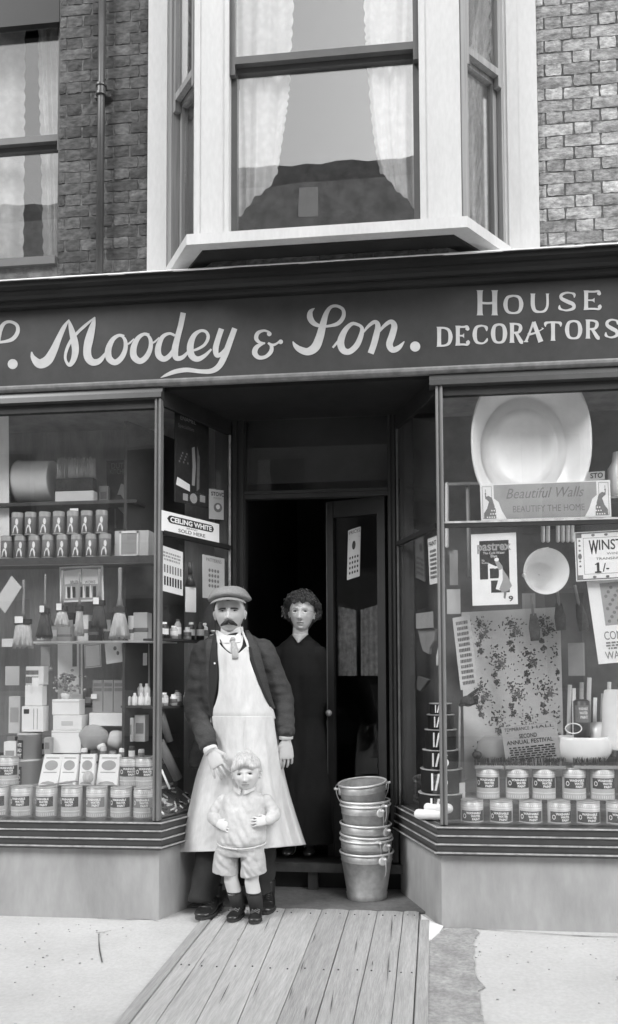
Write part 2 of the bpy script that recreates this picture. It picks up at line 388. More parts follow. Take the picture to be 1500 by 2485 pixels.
# ================================================================ shopfront
CL = P(389, 1600, F).x; CR = P(1064, 1600, F).x          # the two street corners of the lobby
JL = P(560, 1600, FD).x; JR = P(966, 1600, FD).x         # the inner ends of the splayed lobby windows
XL, XR = -3.6, 2.6
Z_TRANS = P(1280, 1268, F).z; Z_SILL = 0.505; Z_FB = P(750, 912, F).z; Z_FT = P(750, 716, F).z; Z_CT = P(750, 636, F-.14).z
def shopfront():
    S = empty('shopfront', (-.7, F, 0), 'dark painted shopfront with lettered fascia, splayed lobby and two large display windows', 'shopfront')
    # fascia board with painted letters
    m = MB().box(XL, XR, F-.004, F+.10, Z_FB, Z_FT); fas = obj('fascia_board', m, 'fascia_paint', S)
    def brush(pts, sc, ox, oy, idx, steps=7):
        q = catmull(pts, steps); L = []; R = []
        for i in range(len(q)):
            a = q[max(i-1,0)]; b = q[min(i+1,len(q)-1)]; d = Vector((b[0]-a[0], b[1]-a[1])); d = d.normalized() if d.length else Vector((1,0)); n = Vector((-d.y, d.x)); wd = max(q[i][2], 1.5)/2
            L.append((q[i][0]+n.x*wd, q[i][1]+n.y*wd)); R.append((q[i][0]-n.x*wd, q[i][1]-n.y*wd))
        Y = F - .0052 - idx*.0006
        n = len(L); vs = [P(ox+x/sc, oy+y/sc, Y - (i % n)*.000012) for i, (x, y) in enumerate(L + R)]
        mm = MB(); mm.add(vs, [(i, i+1, i+1+n, i+n) for i in range(n-1)])
        # ends
        return mm
    def letter(strokes, sc, ox, oy):
        mm = MB()
        for k, st in enumerate(strokes):
            if len(st) == 1:
                x, y, r = st[0]; c = [(x+r*math.cos(t), y+r*math.sin(t)) for t in [2*PI*i/28 for i in range(28)]]
                mm.add([P(ox+a/sc, oy+b/sc, F-.0052-k*.0003) for a, b in c], [tuple(range(28))])
            else:
                b = brush(st, sc, ox, oy, k); mm.add(b.v, b.f)
        return obj('letter', mm, 'letter_cream', fas)
    z4 = (1.983, 0, 600); z5 = (1.859, 700, 580)
    S_ = [[(118,312,3),(100,328,20),(98,355,27),(115,380,22),(148,393,13),(185,392,12),(225,380,18),(248,350,18),(246,318,15),(218,302,13),(190,308,15),(170,338,22),(156,385,30),(142,440,36),(122,487,40),(88,508,34),(52,498,28),(30,480,18),(20,462,4)]]
    letter(S_, z5[0], z5[1]-791, z5[2]+38.5)
    letter([[(61,562,24)]], *z4)
    letter([[(152,503,6),(160,532,24),(190,560,44),(228,545,46),(256,500,38),(282,440,28),(308,385,20),(332,348,5)],
            [(331,349,5),(341,385,22),(355,440,34),(363,490,34),(356,535,28),(338,565,20),(322,556,13),(314,528,13),(322,490,15),(344,445,15),(376,408,14),(412,375,14),(457,336,5)],
            [(457,336,5),(447,375,26),(430,440,40),(420,490,38),(424,530,38),(446,553,34),(478,547,26),(505,515,14),(520,490,8)]], *z4)
    def o_(dx, dy): return [[(598,428,12),(572,424,15),(542,445,22),(522,490,30),(524,532,32),(552,554,28),(582,535,26),(602,495,22),(604,455,18),(590,430,12),(570,425,10)], [(600,470,8),(622,462,9),(645,440,6)]]
    letter(o_(0,0), *z4)
    letter([[(x+121, y-6, w_) for x, y, w_ in st] for st in o_(0,0)], *z4)
    letter([[(842,425,12),(815,415,13),(782,432,20),(762,480,28),(764,520,30),(790,538,26),(820,518,22),(842,478,16),(852,440,10)], [(882,315,26),(870,375,26),(853,440,28),(842,495,32),(848,532,26),(878,530,20),(910,498,10)]], *z4)
    letter([[(905,500,8),(945,492,12),(985,468,14),(1002,432,16),(990,406,14),(962,403,15),(932,428,24),(916,475,32),(922,520,32),(950,538,26),(985,522,18),(1018,490,9)]], *z4)
    letter([[(1066,392,26),(1050,440,26),(1038,488,28),(1044,520,22),(1066,512,18),(1092,478,10)], [(1130,390,26),(1108,450,28),(1082,520,30),(1054,572,28),(1015,596,24),(960,597,20),(900,590,22),(845,598,22),(800,615,14),(773,628,2)]], *z4)
    letter([[(1296,417,11)],[(1298,410,10),(1272,401,11),(1242,412,18),(1233,438,20),(1250,458,14),(1276,462,9)], [(1268,463,9),(1236,480,22),(1226,508,26),(1245,530,20),(1278,527,17),(1304,502,20),(1306,474,16),(1290,460,9)], [(1290,462,8),(1314,470,12),(1334,462,10),(1348,450,10)], [(1351,455,11)]], *z4)
    letter(S_, *z5)
    letter([[(318,388,13),(288,382,16),(256,412,24),(236,462,32),(246,500,30),(275,508,26),(308,480,26),(328,435,22),(332,402,16),(316,386,12)], [(200,490,9),(222,464,11),(244,436,9)]], *z5)
    letter([[(335,425,7),(362,392,14),(390,374,18),(404,392,24),(395,440,28),(384,480,28),(371,516,28)], [(404,425,8),(432,392,15),(462,373,20),(478,392,27),(468,435,30),(456,475,30),(470,500,26),(498,490,22),(523,462,4)]], *z5)
    letter([[(572,485,23)]], *z5)
    # flared roman capitals: strokes in a unit box, y down, widths as a share of the height
    T, N = .21, .10
    def stem(x, y0=0, y1=1): return [(x,y0,T*1.35),(x,y0+(y1-y0)*.08,T*1.02),(x,(y0+y1)/2,T*.92),(x,y1-(y1-y0)*.08,T*1.02),(x,y1,T*1.35)]
    def ring(): return [(.5,.045,N),(.22,.14,.16),(.12,.5,T*1.05),(.22,.86,.16),(.5,.955,N),(.78,.86,.16),(.88,.5,T*1.05),(.78,.14,.16),(.5,.045,N),(.3,.09,.13)]
    GL = {
     'H': [stem(.15), stem(.85), [(.15,.5,N),(.5,.52,N*.9),(.85,.5,N)]],
     'O': [ring()],
     'U': [[(.16,0,T*1.3),(.16,.1,T),(.16,.6,T),(.26,.88,.17),(.5,.95,N),(.74,.88,.13),(.86,.6,.13),(.86,.1,.13),(.86,0,.2)]],
     'S': [[(.86,.3,.04),(.86,.14,.14),(.72,.07,.08),(.45,.05,N),(.2,.16,.15),(.2,.34,.17),(.5,.5,.2),(.8,.64,.19),(.82,.84,.16),(.5,.95,N),(.25,.92,.08),(.1,.84,.14),(.1,.68,.04)]],
     'E': [stem(.18), [(.18,.06,N),(.6,.06,N),(.82,.04,.12),(.86,.18,.2),(.86,.25,.03)], [(.18,.5,N*.9),(.5,.5,N*.9),(.62,.5,.26)], [(.18,.94,N),(.6,.94,N),(.84,.95,.12),(.9,.82,.2),(.92,.72,.03)]],
     'D': [stem(.17), [(.17,.06,N),(.5,.06,N),(.78,.18,.15),(.88,.5,T),(.78,.82,.15),(.5,.94,N),(.17,.94,N)]],
     'C': [[(.88,.32,.05),(.86,.15,.16),(.72,.07,.09),(.5,.05,N),(.22,.15,.16),(.12,.5,T*1.05),(.22,.85,.16),(.5,.95,N),(.72,.92,.09),(.88,.8,.12),(.92,.68,.04)]],
     'R': [stem(.17), [(.17,.06,N),(.5,.06,N),(.74,.14,.15),(.76,.32,.18),(.6,.48,.12),(.17,.5,N)], [(.45,.5,.14),(.65,.75,.18),(.82,.95,.2),(.95,.97,.14)]],
     'A': [[(.5,0,.12),(.32,.5,.1),(.12,1,.13)], [(.02,.985,.05),(.24,.985,.05)], [(.5,0,.2),(.68,.5,T),(.86,1,T*1.25)], [(.22,.64,.12),(.55,.56,.09),(.9,.38,.05),(.96,.3,.14)]],
     'T': [[(.06,.28,.03),(.07,.12,.16),(.25,.06,N),(.75,.06,N),(.93,.12,.16),(.94,.28,.03)], stem(.5)],
    }
    def roman(ch, x0, x1, yt, yb):
        st = [[(x0+(x1-x0)*a, yt+(yb-yt)*b, c*(yb-yt)) for a, b, c in s_] for s_ in GL[ch]]; letter(st, *z5)
    for a in (('H',850,945,231,344),('O',968,1062,252,338),('U',1088,1182,246,333),('S',1215,1302,238,326),('E',1328,1414,232,320)): roman(*a)
    for a in (('D',668,740,396,486),('E',753,817,391,481),('C',832,903,387,475),('O',915,986,381,471),('R',998,1062,378,468),('A',1060,1152,374,464),('T',1155,1233,371,459),('O',1248,1326,366,452),('R',1340,1408,363,449),('S',1426,1494,360,448)): roman(*a)
    # cornice above
    CH = Z_CT - Z_FT
    prof = [(q*.84, Z_CT - t*CH) for q, t in [(.165, 0), (.17, .05), (.165, .08), (.155, .1), (.15, .27), (.12, .35), (.118, .44), (.09, .54), (.07, .65), (.068, .71), (.05, .73), (.045, .83), (.03, .9), (.028, .96), (.006, 1.0), (-.02, 1.0), (-.02, 0)]]
    m = MB(); m.profile([(XL, F), (XR, F)], prof); cor = obj('cornice', m, 'cornice_paint', S, recalc=True)
    # lead capping: pale worn top edge, wavy
    m = MB(); n = 160
    def cap(u, v):
        x = XL + (XR-XL)*u; wv = mnoise.noise(Vector((x*2.2, 0, 3)))*.008 + mnoise.noise(Vector((x*9, 0, 1)))*.003
        prof_ = [(-.07, .016), (.05, .012), (.143, .003+wv*.3), (.1455, -.002-abs(wv)*.6), (.141, -.006-abs(wv)*.6)]
        q, z = prof_[round(v*4)]; return (x, F-q, Z_CT+z)
    m.grid(cap, n, 4, smooth=False); obj('lead_capping', m, 'card_white', cor)
    # fascia bottom bead, window head rails
    m = MB(); m.profile([(XL, F), (XR, F)], [(-.02, Z_FB+.014), (.016, Z_FB+.014), (.022, Z_FB+.004), (.020, Z_FB-.008), (.006, Z_FB-.02), (-.02, Z_FB-.02)]); obj('bead_moulding', m, 'edge_bead', S, recalc=True)
    for x0, x1 in ((XL, CL+.004), (CR-.03, XR)):
        m = MB(); m.profile([(x0, F), (x1, F)], [(-.05, Z_FB-.021), (-.004, Z_FB-.021), (.004, Z_FB-.05), (.02, Z_FB-.056), (.024, Z_FB-.085), (0, Z_FB-.09), (-.05, Z_FB-.09)]); obj('head_rail', m, 'moulding_paint', S, recalc=True)
        m = MB().box(x0+.03 if x0 > -1 else x0, x1 if x0 > -1 else x1-.03, F+.004, F+.04, Z_FB-.135, Z_FB-.0905); obj('head_shade_strip', m, 'shadow_wood', S)  # dark strip standing in for the shadow between head rail and glass
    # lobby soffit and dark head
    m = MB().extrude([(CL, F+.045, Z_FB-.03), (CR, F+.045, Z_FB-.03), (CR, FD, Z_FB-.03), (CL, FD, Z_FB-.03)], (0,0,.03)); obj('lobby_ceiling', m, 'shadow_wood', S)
    # stall risers (rendered plinth) and stall board mouldings
    pathL = [(XL, F), (CL, F), (JL, FD)]; pathR = [(JR, FD), (CR, F), (XR, F)]
    for k, path in enumerate((pathL, pathR)):
        m = MB(); m.profile(path, [(-.06, .355), (-.004, .355), (-.004, -.01), (-.06, -.01)]); st = obj('stall_riser', m, 'render_plaster', S, recalc=True)
        m = MB()
        zt = P(200, 1998, F-.03).z if k == 0 else P(1280, 2016, F-.03).z
        zb = P(200, 2050, F-.03).z if k == 0 else P(1280, 2067, F-.03).z
        zt, zb = 0.5, 0.372
        h = (zt-zb)
        prof = [(-.10, zt+.008), (.026, zt+.002), (.030, zt-.004), (.022, zt-.010), (.020, zt-.3*h), (.029, zt-.315*h), (.029, zt-.345*h), (.023, zt-.36*h), (.023, zt-.62*h), (.036, zt-.635*h), (.036, zt-.665*h), (.03, zt-.68*h), (.027, zt-.93*h), (.040, zt-.945*h), (.040, zt-1.0*h), (.034, zt-1.02*h),
                (.020, zt-1.10*h), (.004, zt-1.13*h), (-.05, zt-1.13*h)]
        m.profile(path, prof); sb = obj('stallboard', m, 'moulding_paint', S, recalc=True)
        # pale strips along the arris of each bead
        for (q, z) in ((.0305, zt-.001), (.0305, zt-.328*h), (.0375, zt-.648*h), (.0412, zt-.965*h)):
            m = MB(); m.profile(path, [(q-.004, z+.0042), (q+.0004, z+.0032), (q+.0004, z-.0032), (q-.004, z-.0042)]); obj('bead', m, 'edge_pale', sb, recalc=True)
    # slender corner pillars and jambs
    def pillar(x, y, zt, zb, w_=.036):
        m = MB()
        ring_ = [(-w_/2, -.006), (-w_*.46, -.014), (-w_*.3, -.0165), (-w_*.16, -.014), (-w_*.1, -.006), (w_*.06, -.006), (w_*.12, -.015), (w_*.3, -.019), (w_*.46, -.015), (w_/2, -.004), (w_/2, .03), (-w_/2, .03)]
        m.loft([[Vector((x+a, y+b, z)) for a, b in ring_] for z in (zb, zt)], smooth=False)
        return obj('pillar', m, 'pillar_paint', S, recalc=True)
    pillar(CL-.018, F+.004, Z_FB-.09, .508, .036); pillar(CR+.019, F+.004, Z_FB-.055, .508, .038)
    # display windows: panes, transoms
    yg = F+.022
    for x0, x1, zb, zt, nm in ((XL, CL-.036, .509, Z_FB-.135, 0), (CR+.038, XR, .509, Z_TRANS-.014, 1), (CR+.038, XR, Z_TRANS+.014, Z_FB-.135, 2)):
        m = MB().box(x0, x1, yg, yg+.004, zb, zt); obj('glass_pane', m, G_SHOP, S)
    m = MB(); m.profile([(CR+.039, F+.01), (XR, F+.01)], [(-.03, Z_TRANS+.013), (.006, Z_TRANS+.013), (.010, Z_TRANS+.004), (.004, Z_TRANS-.004), (.0, Z_TRANS-.013), (-.03, Z_TRANS-.013)]); obj('transom', m, 'moulding_paint', S, recalc=True)
    m = MB(); m.profile([(CR+.039, F+.01), (XR, F+.01)], [(.0, Z_TRANS+.0175), (.009, Z_TRANS+.0165), (.0115, Z_TRANS+.006), (.0, Z_TRANS+.0135)]); obj('transom_bead', m, 'edge_pale', S, recalc=True)
    # splayed lobby windows: pane above and below a transom
    zt2 = P(480, 1310, (F+FD)/2).z
    zt2 = Z_TRANS
    for a, b, s in (((CL-.004, F+.03), (JL-.005, FD), 1), ((JR+.005, FD), (CR+.004, F+.03), -1)):
        A = Vector((a[0], a[1], 0)); B = Vector((b[0], b[1], 0)); d = (B-A); nrm = Vector((d.y, -d.x, 0)).normalized()
        for zb, zt in ((.509, zt2-.012), (zt2+.012, Z_FB-.12)):
            m = MB().obox(A+Vector((0,0,zb)), d, Vector((0,0,zt-zb)), nrm*-.004); obj('lobby_pane', m, G_LOBBY, S)
        m = MB().obox(A+Vector((0,0,zt2-.012)) - nrm*.012, d, Vector((0,0,.024)), nrm*.026); obj('lobby_transom', m, 'jamb_wood', S)
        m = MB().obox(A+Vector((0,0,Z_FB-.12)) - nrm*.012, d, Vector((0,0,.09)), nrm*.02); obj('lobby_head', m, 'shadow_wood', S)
        # inner end post with pale bead
        E_ = B if s > 0 else A
        m = MB().box(E_.x-.006, E_.x+.006, FD-.012, FD+.004, .51, Z_FB-.12); obj('glass_bead', m, 'edge_pale' if s > 0 else 'bead_grey', S)
    # door frame: jamb posts, transom, sidelight head
    x0 = P(595, 1600, FD).x; x1 = P(944, 1600, FD).x
    for a, b in ((JL+.0065, x0), (x1, JR-.0065)):
        w_ = b-a
        m = MB().box(a, b, FD+.004, FD+.07, 0.17, Z_FB-.03)
        m.box(a+w_*.1, a+w_*.38, FD-.012, FD+.003, .18, Z_FB-.031); m.box(a+w_*.62, a+w_*.9, FD-.008, FD+.003, .18, Z_FB-.031)
        obj('door_jamb', m, 'jamb_wood', S)
    zt3 = P(760, 1198, FD).z
    m = MB().box(x0, x1, FD+.006, FD+.06, zt3-.02, zt3+.02); m.box(x0, x1, FD-.004, FD+.005, zt3+.008, zt3+.024); obj('door_transom', m, 'jamb_dim', S)
    m = MB().box(x0, x1, FD+.02, FD+.024, zt3+.025, Z_FB-.03); obj('fanlight_pane', m, G_DOOR, S)
    # plinth under the splays behind the riser is part of stall_riser; door step: nosing board on a block
    m = MB().box(JL-.12, JR+.12, FD-.0, FD+.35, .118, .165); m.box(JL-.1, JR+.1, FD+.05, FD+.3, -.004, .1); stp = obj('door_step', m, 'shadow_wood', S)
    m = MB().box(JL-.02, JR+.02, FD-.035, FD-.002, .118, .168); obj('step_nosing', m, 'step_wood', stp)
    xs = P(760, 2130, FD+.0).x; m = MB().box(xs-.028, xs+.028, FD-.01, FD+.03, .0, .117); obj('step_block', m, 'step_wood', stp)
    # lobby floor slab
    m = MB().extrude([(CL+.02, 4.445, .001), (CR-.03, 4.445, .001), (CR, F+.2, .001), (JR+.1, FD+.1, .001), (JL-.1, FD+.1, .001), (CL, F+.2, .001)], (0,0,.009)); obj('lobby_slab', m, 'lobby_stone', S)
    # open shop door at the right of the doorway: stile, glass, rails
    dx0 = P(800, 1600, 5.02).x; dx1 = P(938, 1600, 4.90).x
    A = Vector((dx0, 5.02, .17)); B = Vector((dx1+.01, 4.90, .17)); d = (B-A); L = d.length; u = d.normalized(); n = Vector((u.y, -u.x, 0))
    Ht = zt3-.02-.17
    D = obj('shop_door', MB().obox(A, u*.045, (0,0,Ht), n*.04), 'door_wood', S)
    def dpart(name, s0, s1, z0, z1, th, m_, off=0):
        return obj(name, MB().obox(A+u*s0+Vector((0,0,z0))+n*off, u*(s1-s0), (0,0,z1-z0), n*th), m_, D)
    dpart('stile', L-.05, L, 0, Ht, .04, 'shadow_wood'); dpart('bottom_rail', .045, L-.05, 0, .42, .035, 'shadow_wood'); dpart('top_rail', .045, L-.05, Ht-.1, Ht, .035, 'shadow_wood')
    dpart('stile_edge', .001, .006, .1, Ht-.01, .003, 'bead_grey', .0405)
    dpart('rail_bead', .08, L-.05, .40, .408, .004, 'bead_grey', .036)
    dpart('glass_pane', .045, L-.05, .42, Ht-.1, .004, G_DOOR, .01)
    # net half-curtains behind the door glass
    for s0, s1 in ((.05, .05+(L-.1)*.44), (.05+(L-.1)*.54, L-.06)):
        m = MB(); 
        zz0 = P(850, 1600, 5.0).z; zz1 = P(850, 1482, 5.0).z
        def cf(a, b, s0=s0, s1=s1):
            wv = math.sin(a*22)*.004; top = zz1 + (.03*(a if s0 > .1 else 1-a)); z = zz0-.1 + (top-zz0+.1)*b
            return A + u*(s0+(s1-s0)*a) + Vector((0,0,z-A.z)) + n*(-.012+wv)
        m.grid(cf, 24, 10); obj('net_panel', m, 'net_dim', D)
    h = MB().ell(A+u*.025+n*.07+Vector((0,0,.86)), (.02,.02,.02)); h.tube([A+u*.025+n*.03+Vector((0,0,.86)), A+u*.025+n*.06+Vector((0,0,.86))], .006); obj('door_knob', h, 'zinc', D)
    # inside: floors, back walls, ceilings of the two display windows and the shop
    def inner(name, m, mm): return obj(name, m, mm, S)
    zc = Z_FB-.02
    inner('display_floor', MB().extrude([(XL, F+.03, .47), (CL, F+.03, .47), (JL, FD, .47), (JL-.05, 5.6, .47), (XL, 5.6, .47)], (0,0,.034)), 'back_wood')
    inner('display_floor', MB().extrude([(XR, F+.03, .47), (CR, F+.03, .47), (JR, FD, .47), (JR+.05, 5.6, .47), (XR, 5.6, .47)], (0,0,.034)), 'back_wood')
    inner('display_ceiling', MB().box(XL, CL-.01, F+.045, 5.6, zc, zc+.03), 'back_wood'); inner('display_ceiling', MB().box(CR+.01, XR, F+.045, 5.6, zc, zc+.03), 'back_wood')
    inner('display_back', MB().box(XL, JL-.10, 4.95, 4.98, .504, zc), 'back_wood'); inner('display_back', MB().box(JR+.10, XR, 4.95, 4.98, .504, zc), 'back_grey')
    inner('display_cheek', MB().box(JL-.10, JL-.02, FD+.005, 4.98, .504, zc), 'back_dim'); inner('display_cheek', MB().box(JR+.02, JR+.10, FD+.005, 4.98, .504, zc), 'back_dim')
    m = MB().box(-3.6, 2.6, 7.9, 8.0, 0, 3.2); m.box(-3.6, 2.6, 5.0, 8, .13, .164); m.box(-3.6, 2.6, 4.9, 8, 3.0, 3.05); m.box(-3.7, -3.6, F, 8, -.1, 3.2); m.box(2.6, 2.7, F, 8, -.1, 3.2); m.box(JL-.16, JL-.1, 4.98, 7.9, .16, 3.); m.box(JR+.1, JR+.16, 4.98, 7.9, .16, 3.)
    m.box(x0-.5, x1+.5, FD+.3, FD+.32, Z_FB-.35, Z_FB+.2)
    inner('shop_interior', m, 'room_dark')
    return S
mat('edge_bead', 0.22, 0.4, amt=0.25, scale=18)
mat('bead_grey', 0.10, 0.4, amt=0.25, scale=18)
mat('pillar_paint', 0.17, 0.35, amt=0.2, scale=14, stretch=(1,1,.3))
mat('jamb_dim', 0.03, 0.5, amt=0.2)
mat('door_wood', 0.018, 0.4, amt=0.2)
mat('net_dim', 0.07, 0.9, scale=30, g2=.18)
mat('step_wood', 0.07, 0.6, amt=.4, scale=9)
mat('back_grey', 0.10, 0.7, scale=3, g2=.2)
SHOP = shopfront()
# ================================================================ brick upper storey
def upper():
    B = empty('brick_building', (-.6, YW, 3.3), 'upper storey of sooty brick with a white bay window and a sash window', 'building')
    zb, zt = 3.15, 5.6
    xb0 = P(364, 300, YW).x; xb1 = P(1303, 300, YW).x      # outer edges of the bay's flat frames
    wl1 = P(143, 300, YW).x; wl0 = wl1 - 1.0               # left sash opening
    zw0 = P(70, 660, YW+.05).z; zw1 = 5.36
    m = MB()
    yb = YW-.0015
    m.box(XL, wl0, yb, yb+.2, zb, zt); m.box(wl1, xb0+.06, yb, yb+.2, zb, zt); m.box(xb1-.06, XR, yb, yb+.2, zb, zt)
    m.box(wl0, wl1, yb, yb+.2, zb, zw0); m.box(wl0, wl1, yb, yb+.2, zw1, zt)
    zsill = P(780, 590, YW-.33).z
    m.box(xb0+.06, xb1-.06, yb, yb+.2, zb, zsill+.1)
    W = obj('brick_wall', m, 'mortar', B)
    obj('pointing', MB().box(xb1-.05, XR, yb-.0008, yb+.01, zb, zt), 'mortar_pale', W)
    # bricks
    pitch_z, h = .0650, .0595
    def brick_mesh(L, seed):
        rnd = random.Random(seed); mm = MB(); nx, nz = 4, 2
        def pt(i, j, dep):
            x = L*i/nx; z = h*j/nz; e = (i in (0, nx)) or (j in (0, nz))
            c = (i in (0, nx)) and (j in (0, nz))
            x += (rnd.uniform(-.002,.002)); z += rnd.uniform(-.0025,.0025)
            return (x + (.004 if i == 0 and c else -.004 if c else 0), -(dep - (rnd.uniform(.002,.006) if e else rnd.uniform(0,.004))), z)
        mm.add([pt(i, j, .010) for j in range(nz+1) for i in range(nx+1)], [(j*(nx+1)+i, j*(nx+1)+i+1, (j+1)*(nx+1)+i+1, (j+1)*(nx+1)+i) for j in range(nz) for i in range(nx)])
        f = [0,1,2,3,4, 9,14, 13,12,11,10, 5]; k = len(mm.v)
        mm.v += [Vector((mm.v[i].x, .004, mm.v[i].z)) for i in f]
        for a in range(len(f)):
            b = (a+1) % len(f); mm.f.append((f[a], k+a, k+b, f[b])); mm.sm.append(False)
        me = bpy.data.meshes.new('brick'); me.from_pydata([tuple(v) for v in mm.v], [], mm.f); return me, mm
    LS, LH = .181, .087; gap = .006
    var = {}
    for nm, L in (('s', LS), ('h', LH)):
        for mk in ('brick_sooty', 'brick_weathered'):
            for k in range(5):
                me, mm = brick_mesh(L, hash((nm, k)) if False else (k + (10 if nm == 's' else 20))); me.materials.append(MATS[mk]); var[nm, mk, k] = (me, mm)
    spans = [(XL, wl0), (wl1, xb0), (xb1, XR), (xb0+.07, xb1-.07), (wl0, wl1)]
    cand = []
    for si, (x0, x1) in enumerate(spans):
        row = 0; z = 3.17
        while z < zt - h:
            if si == 3 and z > zsill+.02: break
            if si == 4 and zw0-.09 < z < zw1+.04: row += 1; z += pitch_z; continue
            x = x0 + .004; k = row % 2
            first = True
            while x < x1 - .02:
                nm = 's' if k % 2 == 0 else 'h'; L = LS if nm == 's' else LH
                if first and row % 2 == 0 and si in (0, 2, 3): L_ = L; first = False
                Lx = min(L, x1 - .003 - x)
                if first and row % 2: Lx = .037; nm = 'h'; L = LH; k -= 1
                if Lx > .02: cand.append((si, x, z + random.uniform(-.002,.002), nm, Lx / L, random.randrange(5)))
                x += Lx + gap; k += 1; first = False
            row += 1; z += pitch_z
    mid = P(750, 350, YW)
    def seen(c):
        si, x, z = c[:3]; vis = (P(0, 300, YW).x - .1 < x < P(1500, 300, YW).x + .05) and Z_CT+.0 < z < P(750, 0, YW).z + .12
        return (0 if vis else 1, abs(x-mid.x))
    cand.sort(key=seen); rest = {'brick_sooty': MB(), 'brick_weathered': MB()}
    for i, (si, x, z, nm, sx, k) in enumerate(cand):
        mk = 'brick_weathered' if si == 2 else 'brick_sooty'
        me, mm = var[nm, mk, k]
        if i < 285:
            o = bpy.data.objects.new('brick', me); COL.objects.link(o); o.parent = W; o.location = Vector((x, YW + .0, z)) - ORG['brick_wall'] + Vector((0, random.uniform(-.001,.002), 0)); o.scale = (sx, 1, 1)
        else:
            T_ = Matrix.Translation((x, YW, z)) @ Matrix.Diagonal((sx,1,1,1)); rest[mk].add([T_ @ v for v in mm.v], mm.f)
    for mk, r in rest.items():
        if r.v: obj('brick_courses', r, mk, W, kind='stuff')
    # ---- left sash window
    yr = YW+.085
    def sash(parent, x0, x1, y, z0, z1, zr, u=None, org=None, mt='sash_paint', rail=.034, glass=G_UP):
        """two sashes: the upper one proud of the lower; in the local frame org + x*u"""
        u = u or Vector((1,0,0)); org = org or Vector((0,0,0)); n = Vector((u.y, -u.x, 0))
        def bx(nm, a, b, d, th, za, zb, m_, par):
            return obj(nm, MB().obox(org + u*a + n*(-y) * 1 + n*d + Vector((0,0,za)), u*(b-a), (0,0,zb-za), n*th), m_, par)
        st = .03
        # lower sash (further in)
        s = MB(); 
        def sb(a, b, d, th, za, zb): s.obox(org + u*a + n*(-y) + n*d + Vector((0,0,za)), u*(b-a), (0,0,zb-za), n*th)
        sb(x0, x0+st, -.045, .035, z0, zr); sb(x1-st, x1, -.045, .035, z0, zr); sb(x0+st, x1-st, -.045, .035, z0, z0+.045); sb(x0+st, x1-st, -.045, .035, zr-.03, zr)
        lower = obj('sash', s, mt, parent)
        bx('glass_pane', x0+st, x1-st, -.03, .003, z0+.045, zr-.03, glass, lower)
        s = MB()
        sb(x0, x0+st*.9, -.005, .032, zr-.06, z1); sb(x1-st*.9, x1, -.005, .032, zr-.06, z1); sb(x0+st*.9, x1-st*.9, -.005, .032, zr-.005, zr+.033); sb(x0+st*.9, x1-st*.9, -.005, .032, z1-.05, z1)
        up = obj('sash', s, mt, parent)
        bx('glass_pane', x0+st*.9, x1-st*.9, .006, .003, zr+.033, z1-.05, glass, up)
    m = MB(); m.box(wl0-.0, wl0+.05, YW+.05, YW+.15, zw0, zw1); m.box(wl1-.012, wl1, YW+.02, YW+.15, zw0, zw1); m.box(wl0+.05, wl1-.012, YW+.05, YW+.15, zw1-.05, zw1)
    win = obj('sash_window', m, 'shadow_wood', B)
    zr = P(70, 352, YW+.09).z
    sash(win, wl0+.05, wl1-.012, YW+.09, zw0+.05, P(70,72,YW+.09).z+.05, zr)
    m = MB().box(wl0, wl1+.0, YW-.03, YW+.06, zw0-.0, zw0+.045); m.box(wl0, wl1, YW+.06, YW+.15, zw0, zw0+.05); obj('sill', m, 'sash_paint', win)
    m = MB(); a_ = P(70,75,YW+.06).z; m.box(wl0+.05, wl1-.012, YW+.015, YW+.05, a_, zw1-.05); obj('blind_box', m, 'dark_paint', win)
    # ---- drainpipe
    xp = P(246, 300, YW-.05).x; yp = YW-.055; r = .020
    m = MB().tube([(xp, yp, 3.2), (xp, yp, 5.6)], r, 16); zc = P(246, 212, yp).z
    dp = obj('drainpipe', m, 'iron_pipe', B)
    m = MB(); c = [(xp, yp, zc-.05), (xp, yp, zc-.048), (xp, yp, zc-.035), (xp, yp, zc-.033), (xp, yp, zc), (xp, yp, zc+.002), (xp, yp, zc+.012), (xp, yp, zc+.013)]
    m.tube(c, [r+.001, r+.010, r+.010, r+.005, r+.005, r+.011, r+.011, r+.001], 16, smooth=False); m.box(xp-.045, xp+.05, yp+.015, yp+.05, zc-.045, zc-.03); obj('collar', m, 'iron_pipe', dp)
    # ---- bay window
    YB = 3.965
    bx0 = P(472, 300, YB).x; bx1 = P(1118, 300, YB).x; fl1 = P(418, 400, YW-.02).x; fr0 = P(1224, 400, YW-.02).x
    m = MB()
    zs = P(780, 556, YB).z           # top of sill
    def post(x0, x1, y0, y1, z0=None, z1=5.6): m.box(x0, x1, y0, y1, z0 if z0 else zs, z1)
    bay = empty('bay_window', (-.4, YB, zs)); bay.parent = B; bay.location = Vector((-.4, YB, zs)) - ORG[B.name]
    # flat frames on the wall
    for a, b in ((xb0, fl1), (fr0, xb1)):
        m = MB().box(a, b, YW-.035, YW+.012, Z_CT-.05, 5.6); w_ = b-a
        m.box(a+w_*.55, a+w_*.82, YW-.043, YW-.0351, Z_CT-.05, 5.6) if a < -1 else m.box(a+w_*.1, a+w_*.42, YW-.043, YW-.0351, Z_CT-.05, 5.6)
        obj('wall_frame', m, 'white_paint', bay)
    # front corner posts
    i0 = P(556, 300, YB).x; i1 = P(1018, 300, YB).x
    for a, b, s in ((bx0, i0, 1), (i1, bx1, -1)):
        m = MB()
        m.box(a, b, YB, YB+.09, zs, 5.6)
        if s > 0: m.box(b-.022, b+.0, YB-.008, YB-.0005, zs, 5.6); m.box(a+.0, a+.03, YB-.006, YB-.0005, zs, 5.6)
        else: m.box(a, a+.03, YB-.008, YB-.0005, zs, 5.6)
        obj('corner_post', m, 'white_paint', bay)
